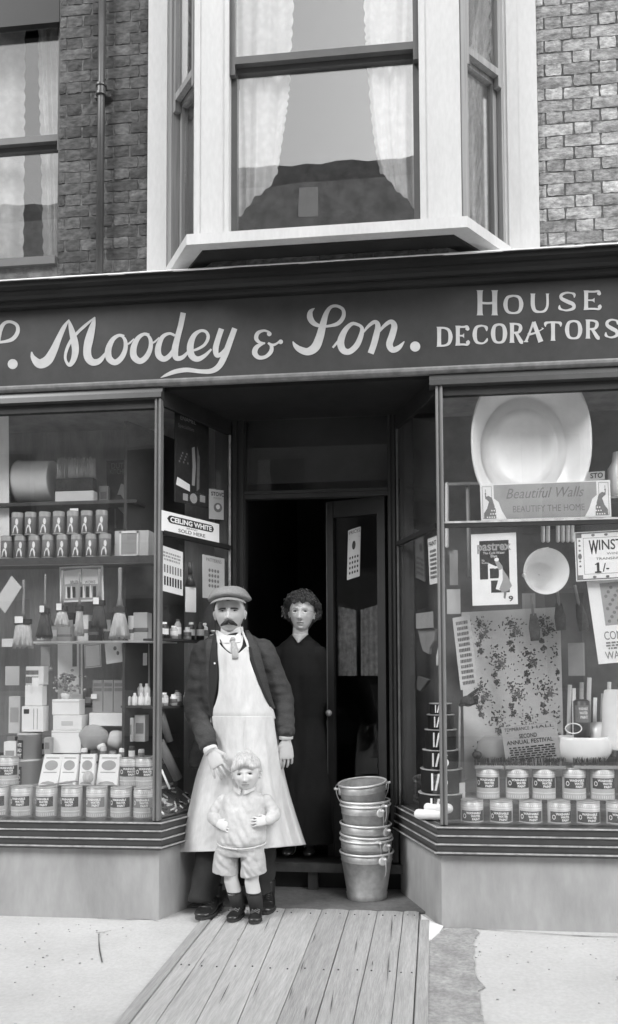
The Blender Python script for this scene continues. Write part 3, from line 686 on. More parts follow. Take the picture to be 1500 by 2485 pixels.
    # sill all round
    path = [(fl1+.0, YW-.0), (bx0, YB), (bx1, YB), (fr0, YW-.0)]
    m = MB(); zbm = P(780, 574, YB-.045).z
    m.profile(path, [(-.09, zs), (.045, zs-.006), (.048, zbm), (.03, zbm-.001), (-.09, zbm-.001)]); obj('sill', m, 'white_paint', bay, recalc=True)
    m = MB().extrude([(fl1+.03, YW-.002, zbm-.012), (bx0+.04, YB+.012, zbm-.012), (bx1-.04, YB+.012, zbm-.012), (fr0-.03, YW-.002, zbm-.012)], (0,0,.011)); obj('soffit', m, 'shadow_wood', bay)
    ap = [(fl1+.06, YW), (bx0+.06, YB+.118), (bx1-.06, YB+.118), (fr0-.06, YW)]
    m = MB(); m.profile(ap, [(-.04, zbm-.0125), (.0, zbm-.0125), (0, Z_CT+.003), (-.04, Z_CT+.003)]); apr = obj('apron', m, 'mortar', bay, recalc=True)
    x = ap[1][0]+.004; rr = random.Random(12); kk = 0
    while x < ap[2][0]-.05:
        L = (.181, .087)[kk % 2]; L = min(L, ap[2][0]-.004-x)
        for z0, z1 in ((Z_CT+.004, zbm-.0135),): 
            q = MB(); n_ = 8; q.grid(lambda u, v: (x+L*u, YB+.113-rr.uniform(0,.004)*(0 < u < 1), z0+(z1-z0)*v+rr.uniform(-.002,.002)), n_, 3, smooth=False)
            obj('brick', q, 'brick_sooty', apr)
        x += L+.006; kk += 1
    # sashes front
    zr = P(560, 166, YB+.05).z
    zr = P(780, 150, YB+.05).z
    sash(bay, i0+.001, i1-.001, YB+.035, zs+.0, 5.55, zr, mt='sash_paint')
    # sashes in the two cants, with reveals
    for A, Bp in ((Vector((fl1, YW-.02, 0)), Vector((bx0+.012, YB+.03, 0))), (Vector((bx1-.012, YB+.03, 0)), Vector((fr0, YW-.02, 0)))):
        d = Bp-A; L = d.length; u = d.normalized(); n = Vector((u.y, -u.x, 0))
        mm = MB()
        mm.obox(A + n*(-.02) + Vector((0,0,zs)), u*.05, (0,0,5.6-zs), n*.045); mm.obox(A + u*(L-.03) + n*(-.02) + Vector((0,0,zs)), u*.03, (0,0,5.6-zs), n*.03)
        obj('cant_post', mm, 'cant_paint', bay)
        sash(bay, .05, L-.03, .0, zs, 5.55, zr, u=u, org=A + n*(-.012), mt='cant_paint')
    # roof cap so the sky does not fall in, and the rooms behind
    m = MB().extrude([(fl1-.1, YW+.2, 5.6), (bx0-.06, YB-.06, 5.6), (bx1+.06, YB-.06, 5.6), (fr0+.1, YW+.2, 5.6)], (0,0,.2)); obj('bay_roof', m, 'white_paint', bay)
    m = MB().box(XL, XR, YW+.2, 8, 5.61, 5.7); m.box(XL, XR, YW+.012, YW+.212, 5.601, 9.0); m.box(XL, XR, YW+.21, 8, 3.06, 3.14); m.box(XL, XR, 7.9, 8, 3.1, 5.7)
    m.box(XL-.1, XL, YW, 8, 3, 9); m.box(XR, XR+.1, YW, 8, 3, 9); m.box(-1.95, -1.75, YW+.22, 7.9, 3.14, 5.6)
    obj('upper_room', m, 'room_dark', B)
    return B, dict(YB=YB, bx0=bx0, bx1=bx1, i0=i0, i1=i1, fl1=fl1, fr0=fr0, zs=zs, zr=zr, wl0=wl0, wl1=wl1, zw0=zw0)
mat('cant_paint', 0.22, 0.5, scale=8, g2=.36, stretch=(8,8,.3))
mat('mortar_pale', .07, .95, scale=20, g2=.15, bump=.003, bscale=80)
BLD, U = upper()
# ---------------------------------------------------------------- lace curtains
def curtain(label, pts_out, pts_in, Y, seed, dz=0.0, group='lace curtains upstairs'):
    """pts_out / pts_in: two edges as plate points top to bottom on depth Y"""
    m = MB(); a = catmull([(p[0], p[1], 0) for p in pts_out], 14); b = catmull([(p[0], p[1], 0) for p in pts_in], 14)
    n = len(a)-1
    def fn(u, v):
        k = v*n; i = min(int(k), n-1); t = k-i
        A = P(a[i][0]*(1-t)+a[i+1][0]*t, a[i][1]*(1-t)+a[i+1][1]*t, Y); Bq = P(b[i][0]*(1-t)+b[i+1][0]*t, b[i][1]*(1-t)+b[i+1][1]*t, Y)
        sc = abs(math.sin(v*62)) * .010
        uu = u + (sc/(Bq-A).length * max(0, (u-.8)/.2) if True else 0)
        p = A.lerp(Bq, uu)
        fold = math.sin(u*31 + seed + math.sin(v*3+seed)*1.2)*.010 + math.sin(u*13+seed*2+v*2)*.012
        return p + Vector((0, fold, 0))
    m.grid(fn, 60, 110); o = obj('lace_curtain', m, 'lace_cloth'); return tag(o, label, 'curtain', group)
lm = bpy.data.materials.new('lace_cloth'); lm.use_nodes = True; MATS['lace_cloth'] = lm
def lace_nodes(m):
    n = m.node_tree.nodes; l = m.node_tree.links; b = n['Principled BSDF']; b.inputs['Base Color'].default_value = (.97,.97,.97,1); b.inputs['Roughness'].default_value = .9
    g = n.new('ShaderNodeNewGeometry'); v = n.new('ShaderNodeTexVoronoi'); v.inputs['Scale'].default_value = 26; nz = n.new('ShaderNodeTexNoise'); nz.inputs['Scale'].default_value = 14; nz.inputs['Detail'].default_value = 4
    l.new(g.outputs['Position'], v.inputs['Vector']); l.new(g.outputs['Position'], nz.inputs['Vector'])
    a = n.new('ShaderNodeMath'); a.operation = 'MULTIPLY'; l.new(v.outputs['Distance'], a.inputs[0]); a.inputs[1].default_value = 0.9
    s = n.new('ShaderNodeMath'); s.operation = 'ADD'; l.new(a.outputs[0], s.inputs[0]); l.new(nz.outputs['Fac'], s.inputs[1])
    r = n.new('ShaderNodeMapRange'); r.inputs[1].default_value = .66; r.inputs[2].default_value = 1.1; r.inputs[3].default_value = 1.0; r.inputs[4].default_value = .86; l.new(s.outputs[0], r.inputs[0])
    l.new(r.outputs[0], b.inputs['Alpha'])
lace_nodes(lm)
YC = U['YB'] + .095
curtain('lace curtain hanging at the left side of the front bay window', [(548,-90),(548,60),(550,200),(552,400),(555,548)], [(714,-90),(706,60),(700,200),(690,300),(672,430),(655,530)], YC, 1.0)
curtain('lace curtain hanging at the right side of the front bay window', [(1026,-90),(1026,60),(1026,200),(1022,400),(1020,520)], [(884,-90),(888,60),(894,150),(905,300),(925,420),(955,508)], YC, 2.3)
curtain('lace curtain in the far left sash window, outer drop', [(-150,-60),(-150,200),(-150,400),(-150,640)], [(56,-60),(54,200),(52,400),(50,645)], YW+.2, 3.1)
curtain('narrow lace curtain at the brick side of the far left sash window', [(152,-60),(152,200),(152,400),(152,635)], [(92,-60),(98,200),(106,400),(112,635)], YW+.2, 4.4)
curtain('patterned lace curtain seen in the right cant of the bay window', [(1120,-100),(1120,100),(1120,300),(1120,560)], [(1185,-100),(1185,100),(1188,300),(1195,590)], YW+.05, 5.0)
# a spray of pale leaves on the sill of the left window
# ================================================================ across the street (seen only in the panes)
def opposite():
    y = -9.0; ht = 12.4
    O = empty('opposite_house', (0, y, 0), 'dark brick terrace house across the street, mirrored in the window panes', 'building')
    w_ = obj('wall', MB().box(-14, 13, y-7, y, -.1, ht-.6), 'opp_brick', O)
    q = P(745, 480, 16.9); obj('pale_panel', MB().box(q.x-.2, q.x+.2, y, y+.02, q.z-.35, q.z+.3), 'paper_white', O)  # pale panel added so its mirror image makes a bright patch in the bay glass
    m = MB(); rr = random.Random(3); x = -14.2
    tops = []
    while x < 13.2: tops.append((x, ht + rr.uniform(-.06, .06))); x += .35
    m.extrude([Vector((-14.2, y-.3, ht-.6))] + [Vector((a, y-.3, b)) for a, b in tops] + [Vector((13.2, y-.3, ht-.6))], (0, -1.2, 0)); rf = obj('roof', m, 'opp_slate', O)
    for x in range(-13, 12, 3):
        for z0, z1 in ((.9, 2.9), (4.2, 6.2), (7.4, 9.1)):
            f = obj('window', MB().box(x-.08, x+1.18, y, y+.06, z0-.08, z1+.08), 'card_grey', O)
            obj('pane', MB().box(x, x+1.1, y+.061, y+.07, z0, z1), 'opp_pane', f)
            obj('curtain', MB().box(x, x+.32, y+.071, y+.076, z0, z1), 'card_white' if x == -4 else 'card_grey', f)
mat('opp_brick', 0.5, .9, amt=.3, scale=3); mat('opp_slate', 0.30, .8, amt=.3, scale=4); mat('opp_pane', .12, .2, amt=.2)
opposite()
# ================================================================ goods and cards
def card(name, label, cat, bl, br, tl, plane, m_, prints=(), thick=.004, group=None, bend=0.0):
    """flat board whose lower-left, lower-right and upper-left plate points lie on a real plane"""
    O = PL(*bl, plane) if plane is not None else bl; U_ = PL(*br, plane) - O; V_ = PL(*tl, plane) - O
    N_ = U_.cross(V_).normalized()
    if N_.dot(EYE - O) < 0: N_ = -N_
    w_ = U_.length; h_ = V_.length
    def at(u, v, k=0.0): 
        return O + U_*u + V_*v + N_*(k + bend*math.sin(u*PI)*math.sin(v*2.2))
    m = MB()
    if bend:
        m.grid(lambda u, v: at(u, v, 0), 6, 8); m.grid(lambda u, v: at(1-u, v, -.0008), 6, 8)
    else: m.obox(O - N_*thick, U_, V_, N_*thick)
    root = obj(name, m, m_, at=O); tag(root, label, cat, group)
    by = {}
    for i, p in enumerate(prints):
        k = .0008 + .00003*(i % 60); mm = by.setdefault(p[1], MB())
        if p[0] == 'r': _, _, a, b, c, d = p; mm.add([at(a,b,k), at(c,b,k), at(c,d,k), at(a,d,k)], [(0,1,2,3)])
        elif p[0] == 'f':
            _, _, a, b, c, d, t = p; tv = t*w_/h_
            for q in ((a,b,c,b+tv),(a,d-tv,c,d),(a,b+tv,a+t,d-tv),(c-t,b+tv,c,d-tv)): mm.add([at(q[0],q[1],k), at(q[2],q[1],k), at(q[2],q[3],k), at(q[0],q[3],k)], [(0,1,2,3)])
        elif p[0] == 't':
            _, _, s, a, b, c, d = p[:7]; vs, fs = text_verts(s, p[7] if len(p) > 7 else .01, p[8] if len(p) > 8 else 0)
            mm.add([at(a+(c-a)*x, b+(d-b)*y, k) for x, y in vs], fs)
        elif p[0] == 'p': mm.add([at(u, v, k) for u, v in p[2]], [tuple(range(len(p[2])))])
        elif p[0] == 'c':
            _, _, u, v, ru, rv = p; mm.add([at(u+ru*math.cos(t), v+rv*math.sin(t), k) for t in [2*PI*i/20 for i in range(20)]], [tuple(range(20))])
    for q, mm in by.items(): obj('print', mm, q, root)
    return root
def YP(y): return (Vector((0, y, 0)), Vector((0, 1, 0)))
def ptext_lines(m_, a, c, v0, v1, n, seed=1):
    r = random.Random(seed); out = []
    for i in range(n):
        v = v1 - (v1-v0)*(i+.5)/n; hh = (v1-v0)/n*.3; x = a + (c-a)*r.uniform(0,.06); 
        while x < c - .03:
            w_ = r.uniform(.04,.14)*(c-a); out.append(('r', m_, x, v-hh, min(x+w_, c), v+hh)); x += w_ + .03*(c-a)
    return out
Yg = F + .03
# ---- shop window, right
mat('card_white2', .5, .6, amt=.05)
def oval_bath():
    cx_, cy_, Y = 1289, 1068, 4.33
    m = MB(); c = P(cx_, cy_, Y); k = 2000/Y
    rings = []
    ztop = P(1289, 929, Y).z
    def ring(dx, dz, rx, rz, y, clip):
        out = []
        for i in range(64):
            t = 2*PI*i/64; e = 1 if not clip else .9
            x = c.x + dx/k + rx/k*math.copysign(abs(math.cos(t))**e, math.cos(t)); z = c.z + dz/k + rz/k*math.copysign(abs(math.sin(t))**e, math.sin(t))
            if clip and z > ztop - clip + .0: z = ztop - clip
            out.append(Vector((x, Y + y, z)))
        return out
    spec = [(0,0,141,186,.012,.006),(0,0,144,190,.004,.001),(0,0,142,188,-.003,.003),(0,0,138,184,.0,.009),(-6,-4,122,164,.05,.030),(-14,-8,106,132,.085,0),(-15,-9,103,126,.090,0),(-15,-9,99,121,.080,0),(-16,-10,88,104,.092,0),(-16,-10,83,98,.086,0),(-16,-10,66,84,.082,0),(-16,-10,61,78,.092,0),(-16,-10,.2,.2,.094,0)]
    m.loft([ring(*s_) for s_ in spec], cap=False)
    o = obj('oval_bath', m, 'enamel'); tag(o, 'large white enamelled oval bath stood on end at the top of the right window', 'bath')
mat('price_pale', .72, .3)
oval_bath()
tail = lambda s: [('p', 'card_white', [(s(.03),.02),(s(.175),.02),(s(.155),.2),(s(.13),.42),(s(.095),.55),(s(.07),.6)])]
def peacock(s):
    out = [('f', 'ink_mid', min(s(.01),s(.085)), .06, max(s(.01),s(.085)), .94, .003)]
    out += [('p', 'ink_mid', [(s(a), b) for a, b in [(.02,.05),(.115,.05),(.112,.3),(.095,.5),(.08,.58),(.06,.5),(.045,.33),(.02,.2)]])]
    for r_ in range(5):
        for q in range(5):
            u = .028+.018*q + (.009 if r_ % 2 else 0); v = .09+.09*r_
            if u < .04+.02*(4-r_)*.0 + .018*r_: continue
            if u < .11: out.append(('c', 'paper_white', s(u), v, .0055, .022))
    out += [('p', 'ink_mid', [(s(a), b) for a, b in [(.095,.52),(.085,.62),(.06,.68),(.042,.66),(.035,.72),(.030,.76),(.034,.6),(.05,.56),(.07,.48)]]), ('c', 'ink_mid', s(.036), .74, .006, .03), ('r', 'ink_mid', min(s(.034),s(.038)), .78, max(s(.034),s(.038)), .86)]
    return out
pr = [('r', 'card_grey', .105, .03, .895, .97), ('t', 'ink_mid', 'Beautiful Walls', .2, .58, .8, .86, 0, .35)] + [('t', 'ink_mid', 'BEAUTIFY THE HOME', .25, .2, .8, .38, 0)]
pr += [('p', 'paper_white', [(.09,.03),(.20,.03),(.165,.25),(.14,.5),(.10,.62),(.09,.6)]), ('p', 'paper_white', [(.91,.03),(.80,.03),(.835,.25),(.86,.5),(.90,.62),(.91,.6)])]
card('show_card', 'long show card with a peacock at each end, standing on the right window transom', 'show card', (1168,1264), (1484,1254), (1165,1176), YP(Yg+.02), 'paper_white', pr + peacock(lambda u: u+.004) + peacock(lambda u: .996-u))
card('dye_card', 'white bordered advertising card with a woman wringing washing, hung in the right window', 'advertising card', (1147,1470), (1257,1466), (1143,1297), YP(Yg+.012), 'paper_white',
     [('r', 'ink', .18, .17, .83, .9), ('t', 'card_grey', 'pastrex', .13, .72, .88, .87, .03), ('t', 'paper_white', 'The Cold Water', .26, .71, .74, .745, 0), ('t', 'paper_white', 'Dye', .43, .655, .57, .70, .01), ('t', 'paper_white', 'No', .23,.61,.29,.64,0), ('t','paper_white','Boiling',.23,.575,.38,.6,0),
      ('r', 'paper_white', .36, .37, .40, .56), ('r','paper_white',.36,.51,.62,.54), ('r','paper_white',.18,.16,.42,.36), ('r','paper_white',.36,.34,.60,.37), ('p','paper_white',[(.36,.56),(.52,.50),(.56,.53),(.38,.585)]),
      ('c','paper_white',.555,.63,.05,.028), ('p','card_grey',[(.52,.6),(.6,.61),(.68,.54),(.7,.46),(.6,.48)]), ('p','paper_white',[(.6,.48),(.68,.5),(.72,.4),(.62,.2),(.52,.22),(.56,.3),(.6,.4)]), ('p','card_grey',[(.68,.5),(.74,.44),(.8,.38),(.88,.26),(.8,.19),(.66,.17),(.6,.22),(.68,.34)]), ('p','ink_mid',[(.7,.18),(.76,.18),(.73,.08),(.69,.09)]), ('t','ink',' 9',.8,.04,.9,.12,.02)])
card('price_card', 'printed price card with fancy border in the right window, cut by the photo edge', 'price card', (1399,1411), (1625,1399), (1394,1292), YP(Yg+.015), 'paper_white',
     [('f','ink_mid',.01,.02,.99,.98,.012), ('f','ink_mid',.09,.13,.91,.87,.004), ('t','ink','W',.15,.53,.255,.82,.03), ('t','ink','INSTAIN',.26,.61,.72,.82,.01), ('t','ink_mid','WINDOW',.34,.51,.6,.56,0), ('t','ink_mid','TRANSPARENCY',.22,.41,.66,.46,0), ('p','ink',[(.205,.15),(.275,.15),(.275,.175),(.255,.185),(.255,.36),(.238,.36),(.208,.325),(.208,.31),(.228,.318),(.228,.185),(.205,.175)]), ('t','ink','/-',.29,.17,.36,.34,.01), ('t','ink','Per Yd',.48,.22,.68,.33,.015)]
     + [('c','ink_mid',.05,v,.012,.02) for v in (.3,.4,.62,.72,.82)] + [('c','ink_mid',u,.92,.02,.025) for u in (.2,.34,.5,.7)] + [('c','ink_mid',u,.07,.02,.025) for u in (.2,.34,.5,.7)] + [('r','ink_mid',.02,.03,.075,.12),('r','ink_mid',.02,.88,.075,.97),('c','ink_mid',.05,.5,.02,.06)])
card('pattern_card', 'tall white sample card with a small picture, leaning below the price card', 'sample card', (1453,1612), (1590,1600), (1424,1411), YP(Yg+.05), 'paper_white',
     [('r','card_grey',.22,.45,.85,.96)] + [('c','ink_mid',.3+.055*(i%6),.5+.05*((i*7)%9),.03,.02) for i in range(22)] + [('t','ink_mid','COMBINED',.17,.28,.9,.38,0), ('t','ink_mid','WALLPAPER',.14,.05,.95,.14,0)] + ptext_lines('ink_mid',.18,.8,.16,.26,3))
card('small_sign', 'small pale STO sign behind the big oval bath', 'sign', (1421,1166), (1468,1163), (1421,1146), YP(4.5), 'card_white', [('t','ink','STO',.25,.2,.9,.85,.02)])
def basin():
    Y = 4.34; c = P(1326, 1386, Y); k = 2000/Y; m = MB()
    prof = [(.052,.118),(.054,.12),(.0525,.119)]
    rx = 54/k; 
    def ring(r, y, dx=0, dz=0): return [Vector((c.x+dx+r*math.cos(t), Y+y, c.z+dz+r*1.04*math.sin(t))) for t in [2*PI*i/48 for i in range(48)]]
    m.loft([ring(rx*.96,.012), ring(rx*1.0,.004), ring(rx*1.0,-.004), ring(rx*.965,-.001), ring(rx*.8,.05,-.012,-.006), ring(rx*.6,.085,-.022,-.008), ring(rx*.52,.092,-.025,-.008), ring(rx*.02,.094,-.025,-.008)], cap=False)
    o = obj('basin', m, 'enamel'); tag(o, 'round white enamel basin hung by its rim beside the bordered dye card', 'basin')
    q = P(1272, 1396, Y); obj('lug', MB().ell(q, (.012,.008,.012), 10, 6), 'enamel', o)
    q = P(1318, 1332, Y-.012); mm = MB(); mm.tube([q+Vector((-.03,0,-.004)), q, q+Vector((.03,0,.008))], [.002,.005,.001], 6); obj('string_bow', mm, 'paper_white', o)
basin()
def floral():
    pl = YP(4.60); bl, br, tl = (1128,1892), (1370,1884), (1120,1486)
    r = random.Random(5); pr = []
    def clump(u, v, s, m_):
        for k in range(70):
            a = r.uniform(0, 2*PI); d = abs(r.gauss(0, .5))*s; x = u + math.cos(a)*d; y = v + math.sin(a)*d*.62
            if not (.02 < x < .97 and .02 < y < .97): continue
            rr = r.uniform(.005,.012); t = r.uniform(0, PI)
            pr.append(('p', m_ if r.random() < .75 else 'ink_mid', [(x+math.cos(t)*rr*1.5, y+math.sin(t)*rr*.9), (x-math.sin(t)*rr*.7, y+math.cos(t)*rr*.45), (x-math.cos(t)*rr*1.5, y-math.sin(t)*rr*.9), (x+math.sin(t)*rr*.7, y-math.cos(t)*rr*.45)]))
    for row in range(5):
        for cc in range(3):
            u = .18 + cc*.32 + (.16 if row % 2 else 0); v = .92 - row*.19
            clump(u, v, .14, 'floral_dark'); clump(u+.06, v-.05, .10, 'ink_mid')
            for k in range(7): clump(u + .02*math.sin(k*1.3), v - .05 - k*.022, .03, 'floral_dark') if k % 2 else None
    m = card('wallpaper_length', 'length of floral wallpaper hung as a backdrop in the right window', 'wallpaper', bl, br, tl, pl, 'card_light', pr, thick=.002)
mat('floral_dark', .10, .6, amt=.3, scale=30); mat('card_light', .6, .6, amt=.06, scale=5)
floral()
card('temperance_bill', 'printed festival handbill leaning among the pots in the right window', 'handbill', (1228,1852), (1362,1838), (1216,1765), YP(4.40), 'card_grey',
     [('t','ink','TEMPERANCE',.05,.86,.5,.95,0), ('t','ink','HALL',.55,.87,.95,.95,0), ('r','ink',.08,.8,.95,.815), ('t','ink','SECOND',.3,.64,.62,.76,.02), ('t','ink','ANNUAL FESTIVAL',.06,.48,.9,.6,.015)] + ptext_lines('ink', .08, .92, .04, .42, 6, 4), bend=.01)
def enamel_pot():
    Y = 4.46; m = MB(); L = P(1350,1800,Y); c = P(1413, 1812, Y); k = 2000/Y
    ring = lambda rx, ry, z: [Vector((c.x+rx/k*math.cos(t), Y+ry*math.sin(t), c.z+z/k)) for t in [2*PI*i/40 for i in range(40)]]
    m.loft([ring(46,.08,-34), ring(54,.09,-32), ring(66,.1,-14), ring(68,.105,4), ring(62,.1,18), ring(59,.098,24), ring(56,.095,24), ring(50,.085,-28)], cap=True)
    o = obj('oval_pot', m, 'enamel'); tag(o, 'shallow white oval pot with a ring handle beside the handbill', 'pot')
    h = P(1392, 1768, Y-.06); mm = MB(); mm.tube([h+Vector((.041*math.cos(t), 0, .026*math.sin(t))) for t in [2*PI*i/20 for i in range(21)]], .0035, 6); obj('ring_handle', mm, 'enamel', o)
    Y = 4.5; c2 = P(1200, 1822, Y)
    m = MB(); m.loft([[Vector((c2.x+rx*math.cos(t), Y+ry*math.sin(t), c2.z+z)) for t in [2*PI*i/30 for i in range(30)]] for rx, ry, z in ((.06,.05,-.06),(.085,.06,-.055),(.098,.065,-.01),(.085,.06,.05),(.05,.04,.075),(.01,.01,.08))])
    o = obj('string_bag', m, 'card_grey'); tag(o, 'rounded grey canvas float at the left foot of the floral wallpaper', 'canvas float')
    q = P(1158, 1832, Y-.08); mm = MB().ell(q, (.026,.02,.022), 12, 8); obj('cork_bung', mm, 'tin_dark', o)
enamel_pot()
def broomheads():
    for i, (x0, x1) in enumerate(((1152,1222),(1226,1372),(1390,1500))):
        Y = 4.36; a = P(x0, 1860, Y); b = P(x1, 1860, Y); z = a.z
        root = empty('hand_brush', ((a.x+b.x)/2, Y, z-.012), ['short dark broom head on the top row of tins at the left', 'long dark broom head in the middle of the right window', 'dark broom head at the right edge on the tins'][i], 'broom head', 'broom heads lying on the tins')
        obj('stock', MB().box(a.x, b.x, Y-.02, Y+.03, z-.012, z+.006), 'handle_wood', root, bevel=.003)
        m = MB(); r = random.Random(i); n = int((b.x-a.x)/.004)
        for k in range(n*3):
            x = a.x + (b.x-a.x)*r.random(); y = Y + r.uniform(-.018,.026); m.tube([(x, y, z+.004), (x+r.uniform(-.006,.006), y-r.uniform(0,.008), z+r.uniform(.035,.05))], [.0016,.0010], 3, smooth=False)
        obj('bristles', m, 'bristle_dark', root, kind='stuff')
broomheads()
# ---- tins of water paint
def arc_pt(r, a, z): return Vector((r*math.sin(a), -r*math.cos(a), z))
def bend(mm, uvs, fs, r, a0, a1, z0, z1): mm.add([arc_pt(r, a0+(a1-a0)*u, z0+(z1-z0)*v) for u, v in uvs], fs)
def rect_arc(mm, r, a0, a1, z0, z1, n=8):
    mm.grid(lambda u, v: arc_pt(r, a0+(a1-a0)*u, z0+(z1-z0)*v), n, 1)
def make_tin():
    R, H = .058, .158
    root = empty('paint_tin', (0,0,0))
    obj('body', MB().lathe([(0,0),(R*.98,0),(R,.003),(R,H-.012),(R*.97,H-.010),(R*.97,H-.004),(R*.9,H-.004),(0,H-.006)], 24), 'tin_body', root)
    obj('lid', MB().lathe([(R*.9,H-.0035),(R*.955,H-.0035),(R*1.0,H-.002),(R*1.0,H+.003),(R*.9,H+.003),(R*.88,H-.001),(0,H-.001)], 24), 'tin_lid', root)
    m = MB(); rect_arc(m, R+.0006, -1.15, 1.15, H*.36, H*.70, 14); obj('label', m, 'label_dark', root)
    m = MB(); rect_arc(m, R+.0007, -1.3, 1.3, H*.20, H*.225, 14); rect_arc(m, R+.0007, -1.3, 1.3, H*.78, H*.80, 14)
    for k in range(14): a = -1.2+2.4*k/13; rect_arc(m, R+.0007, a-.03, a+.03, H*.05, H*.14, 1); rect_arc(m, R+.0007, a-.035, a+.035, H*.85, H*.9, 1)
    obj('border_print', m, 'paper_white', root)
    m = MB()
    for s, a0, a1, z0, z1 in (('WASHABLE', -.62, .72, .585, .665), ('WATER', -.20, .66, .485, .565), ('PAINT', -.10, .62, .385, .465)):
        vs, fs = text_verts(s, .045); bend(m, vs, fs, R+.0014, a0, a1, H*z0, H*z1)
    vs, fs = text_verts('O', .02); bend(m, vs, fs, R+.0014, -.95, -.62, H*.44, H*.6)
    obj('lettering', m, 'paper_white', root); return root
mat('label_dark', .03, .4, amt=.2, rnd=.5)
mat('label_mid', .2, .4, amt=.2)
tin0 = make_tin(); used0 = [False]
def put(proto, flag, x, y, z, label, cat, group=None, s=1.0, rz=0.0, cp=copy_tree):
    o = proto if not flag[0] else cp(proto); flag[0] = True
    o.location = (x, y, z); o.scale = (s, s, s) if not isinstance(s, tuple) else s; o.rotation_euler = (0, 0, rz); tag(o, label, cat, group); return o
ORD = ['first', 'second', 'third', 'fourth', 'fifth', 'sixth', 'seventh', 'eighth', 'ninth', 'tenth']
zf = .508
YT = 4.345
for i, x in enumerate((1146,1217,1288,1357,1428,1500,1572)):
    y_ = YT; q = P(x, 1985, y_)
    put(tin0, used0, q.x, y_, zf-.05, f'{ORD[i]} tin from the left in the bottom row of water paint in the right window' if i < 5 else ('tin cut off at the right end of the bottom row of the right window' if i == 5 else 'out of frame tin at the far right of the bottom row, right window'), 'paint tin', 'tins of water paint, right window', s=(1.0,1.0,.98), rz=random.uniform(-.16,.2))
yu = 4.40
zsec = P(1288, 1940, yu-.05).z
for i, x in enumerate((1184,1255,1322,1392,1464,1540)):
    q = P(x, 1935, yu)
    put(tin0, used0, q.x + random.uniform(-.004,.004), yu, zsec, f'{ORD[i]} tin from the left in the upper row of water paint in the right window' if i < 5 else 'out of frame tin at the right end of the upper row, right window', 'paint tin', 'tins of water paint, right window', s=(1.03,1.03,1.0), rz=random.uniform(-.22,.2))
def shelfboard(x0, x1, y0, y1, z, m_='shelf_light', th=.012, name='display_shelf'):
    return obj(name, MB().box(x0, x1, y0, y1, z-th, z-.0005), m_, SHOP)
shelfboard(P(1130,1900,yu).x, XR, YT+.065, 4.6, zsec, 'back_wood')
zcl = P(1288, 1872, 4.37).z
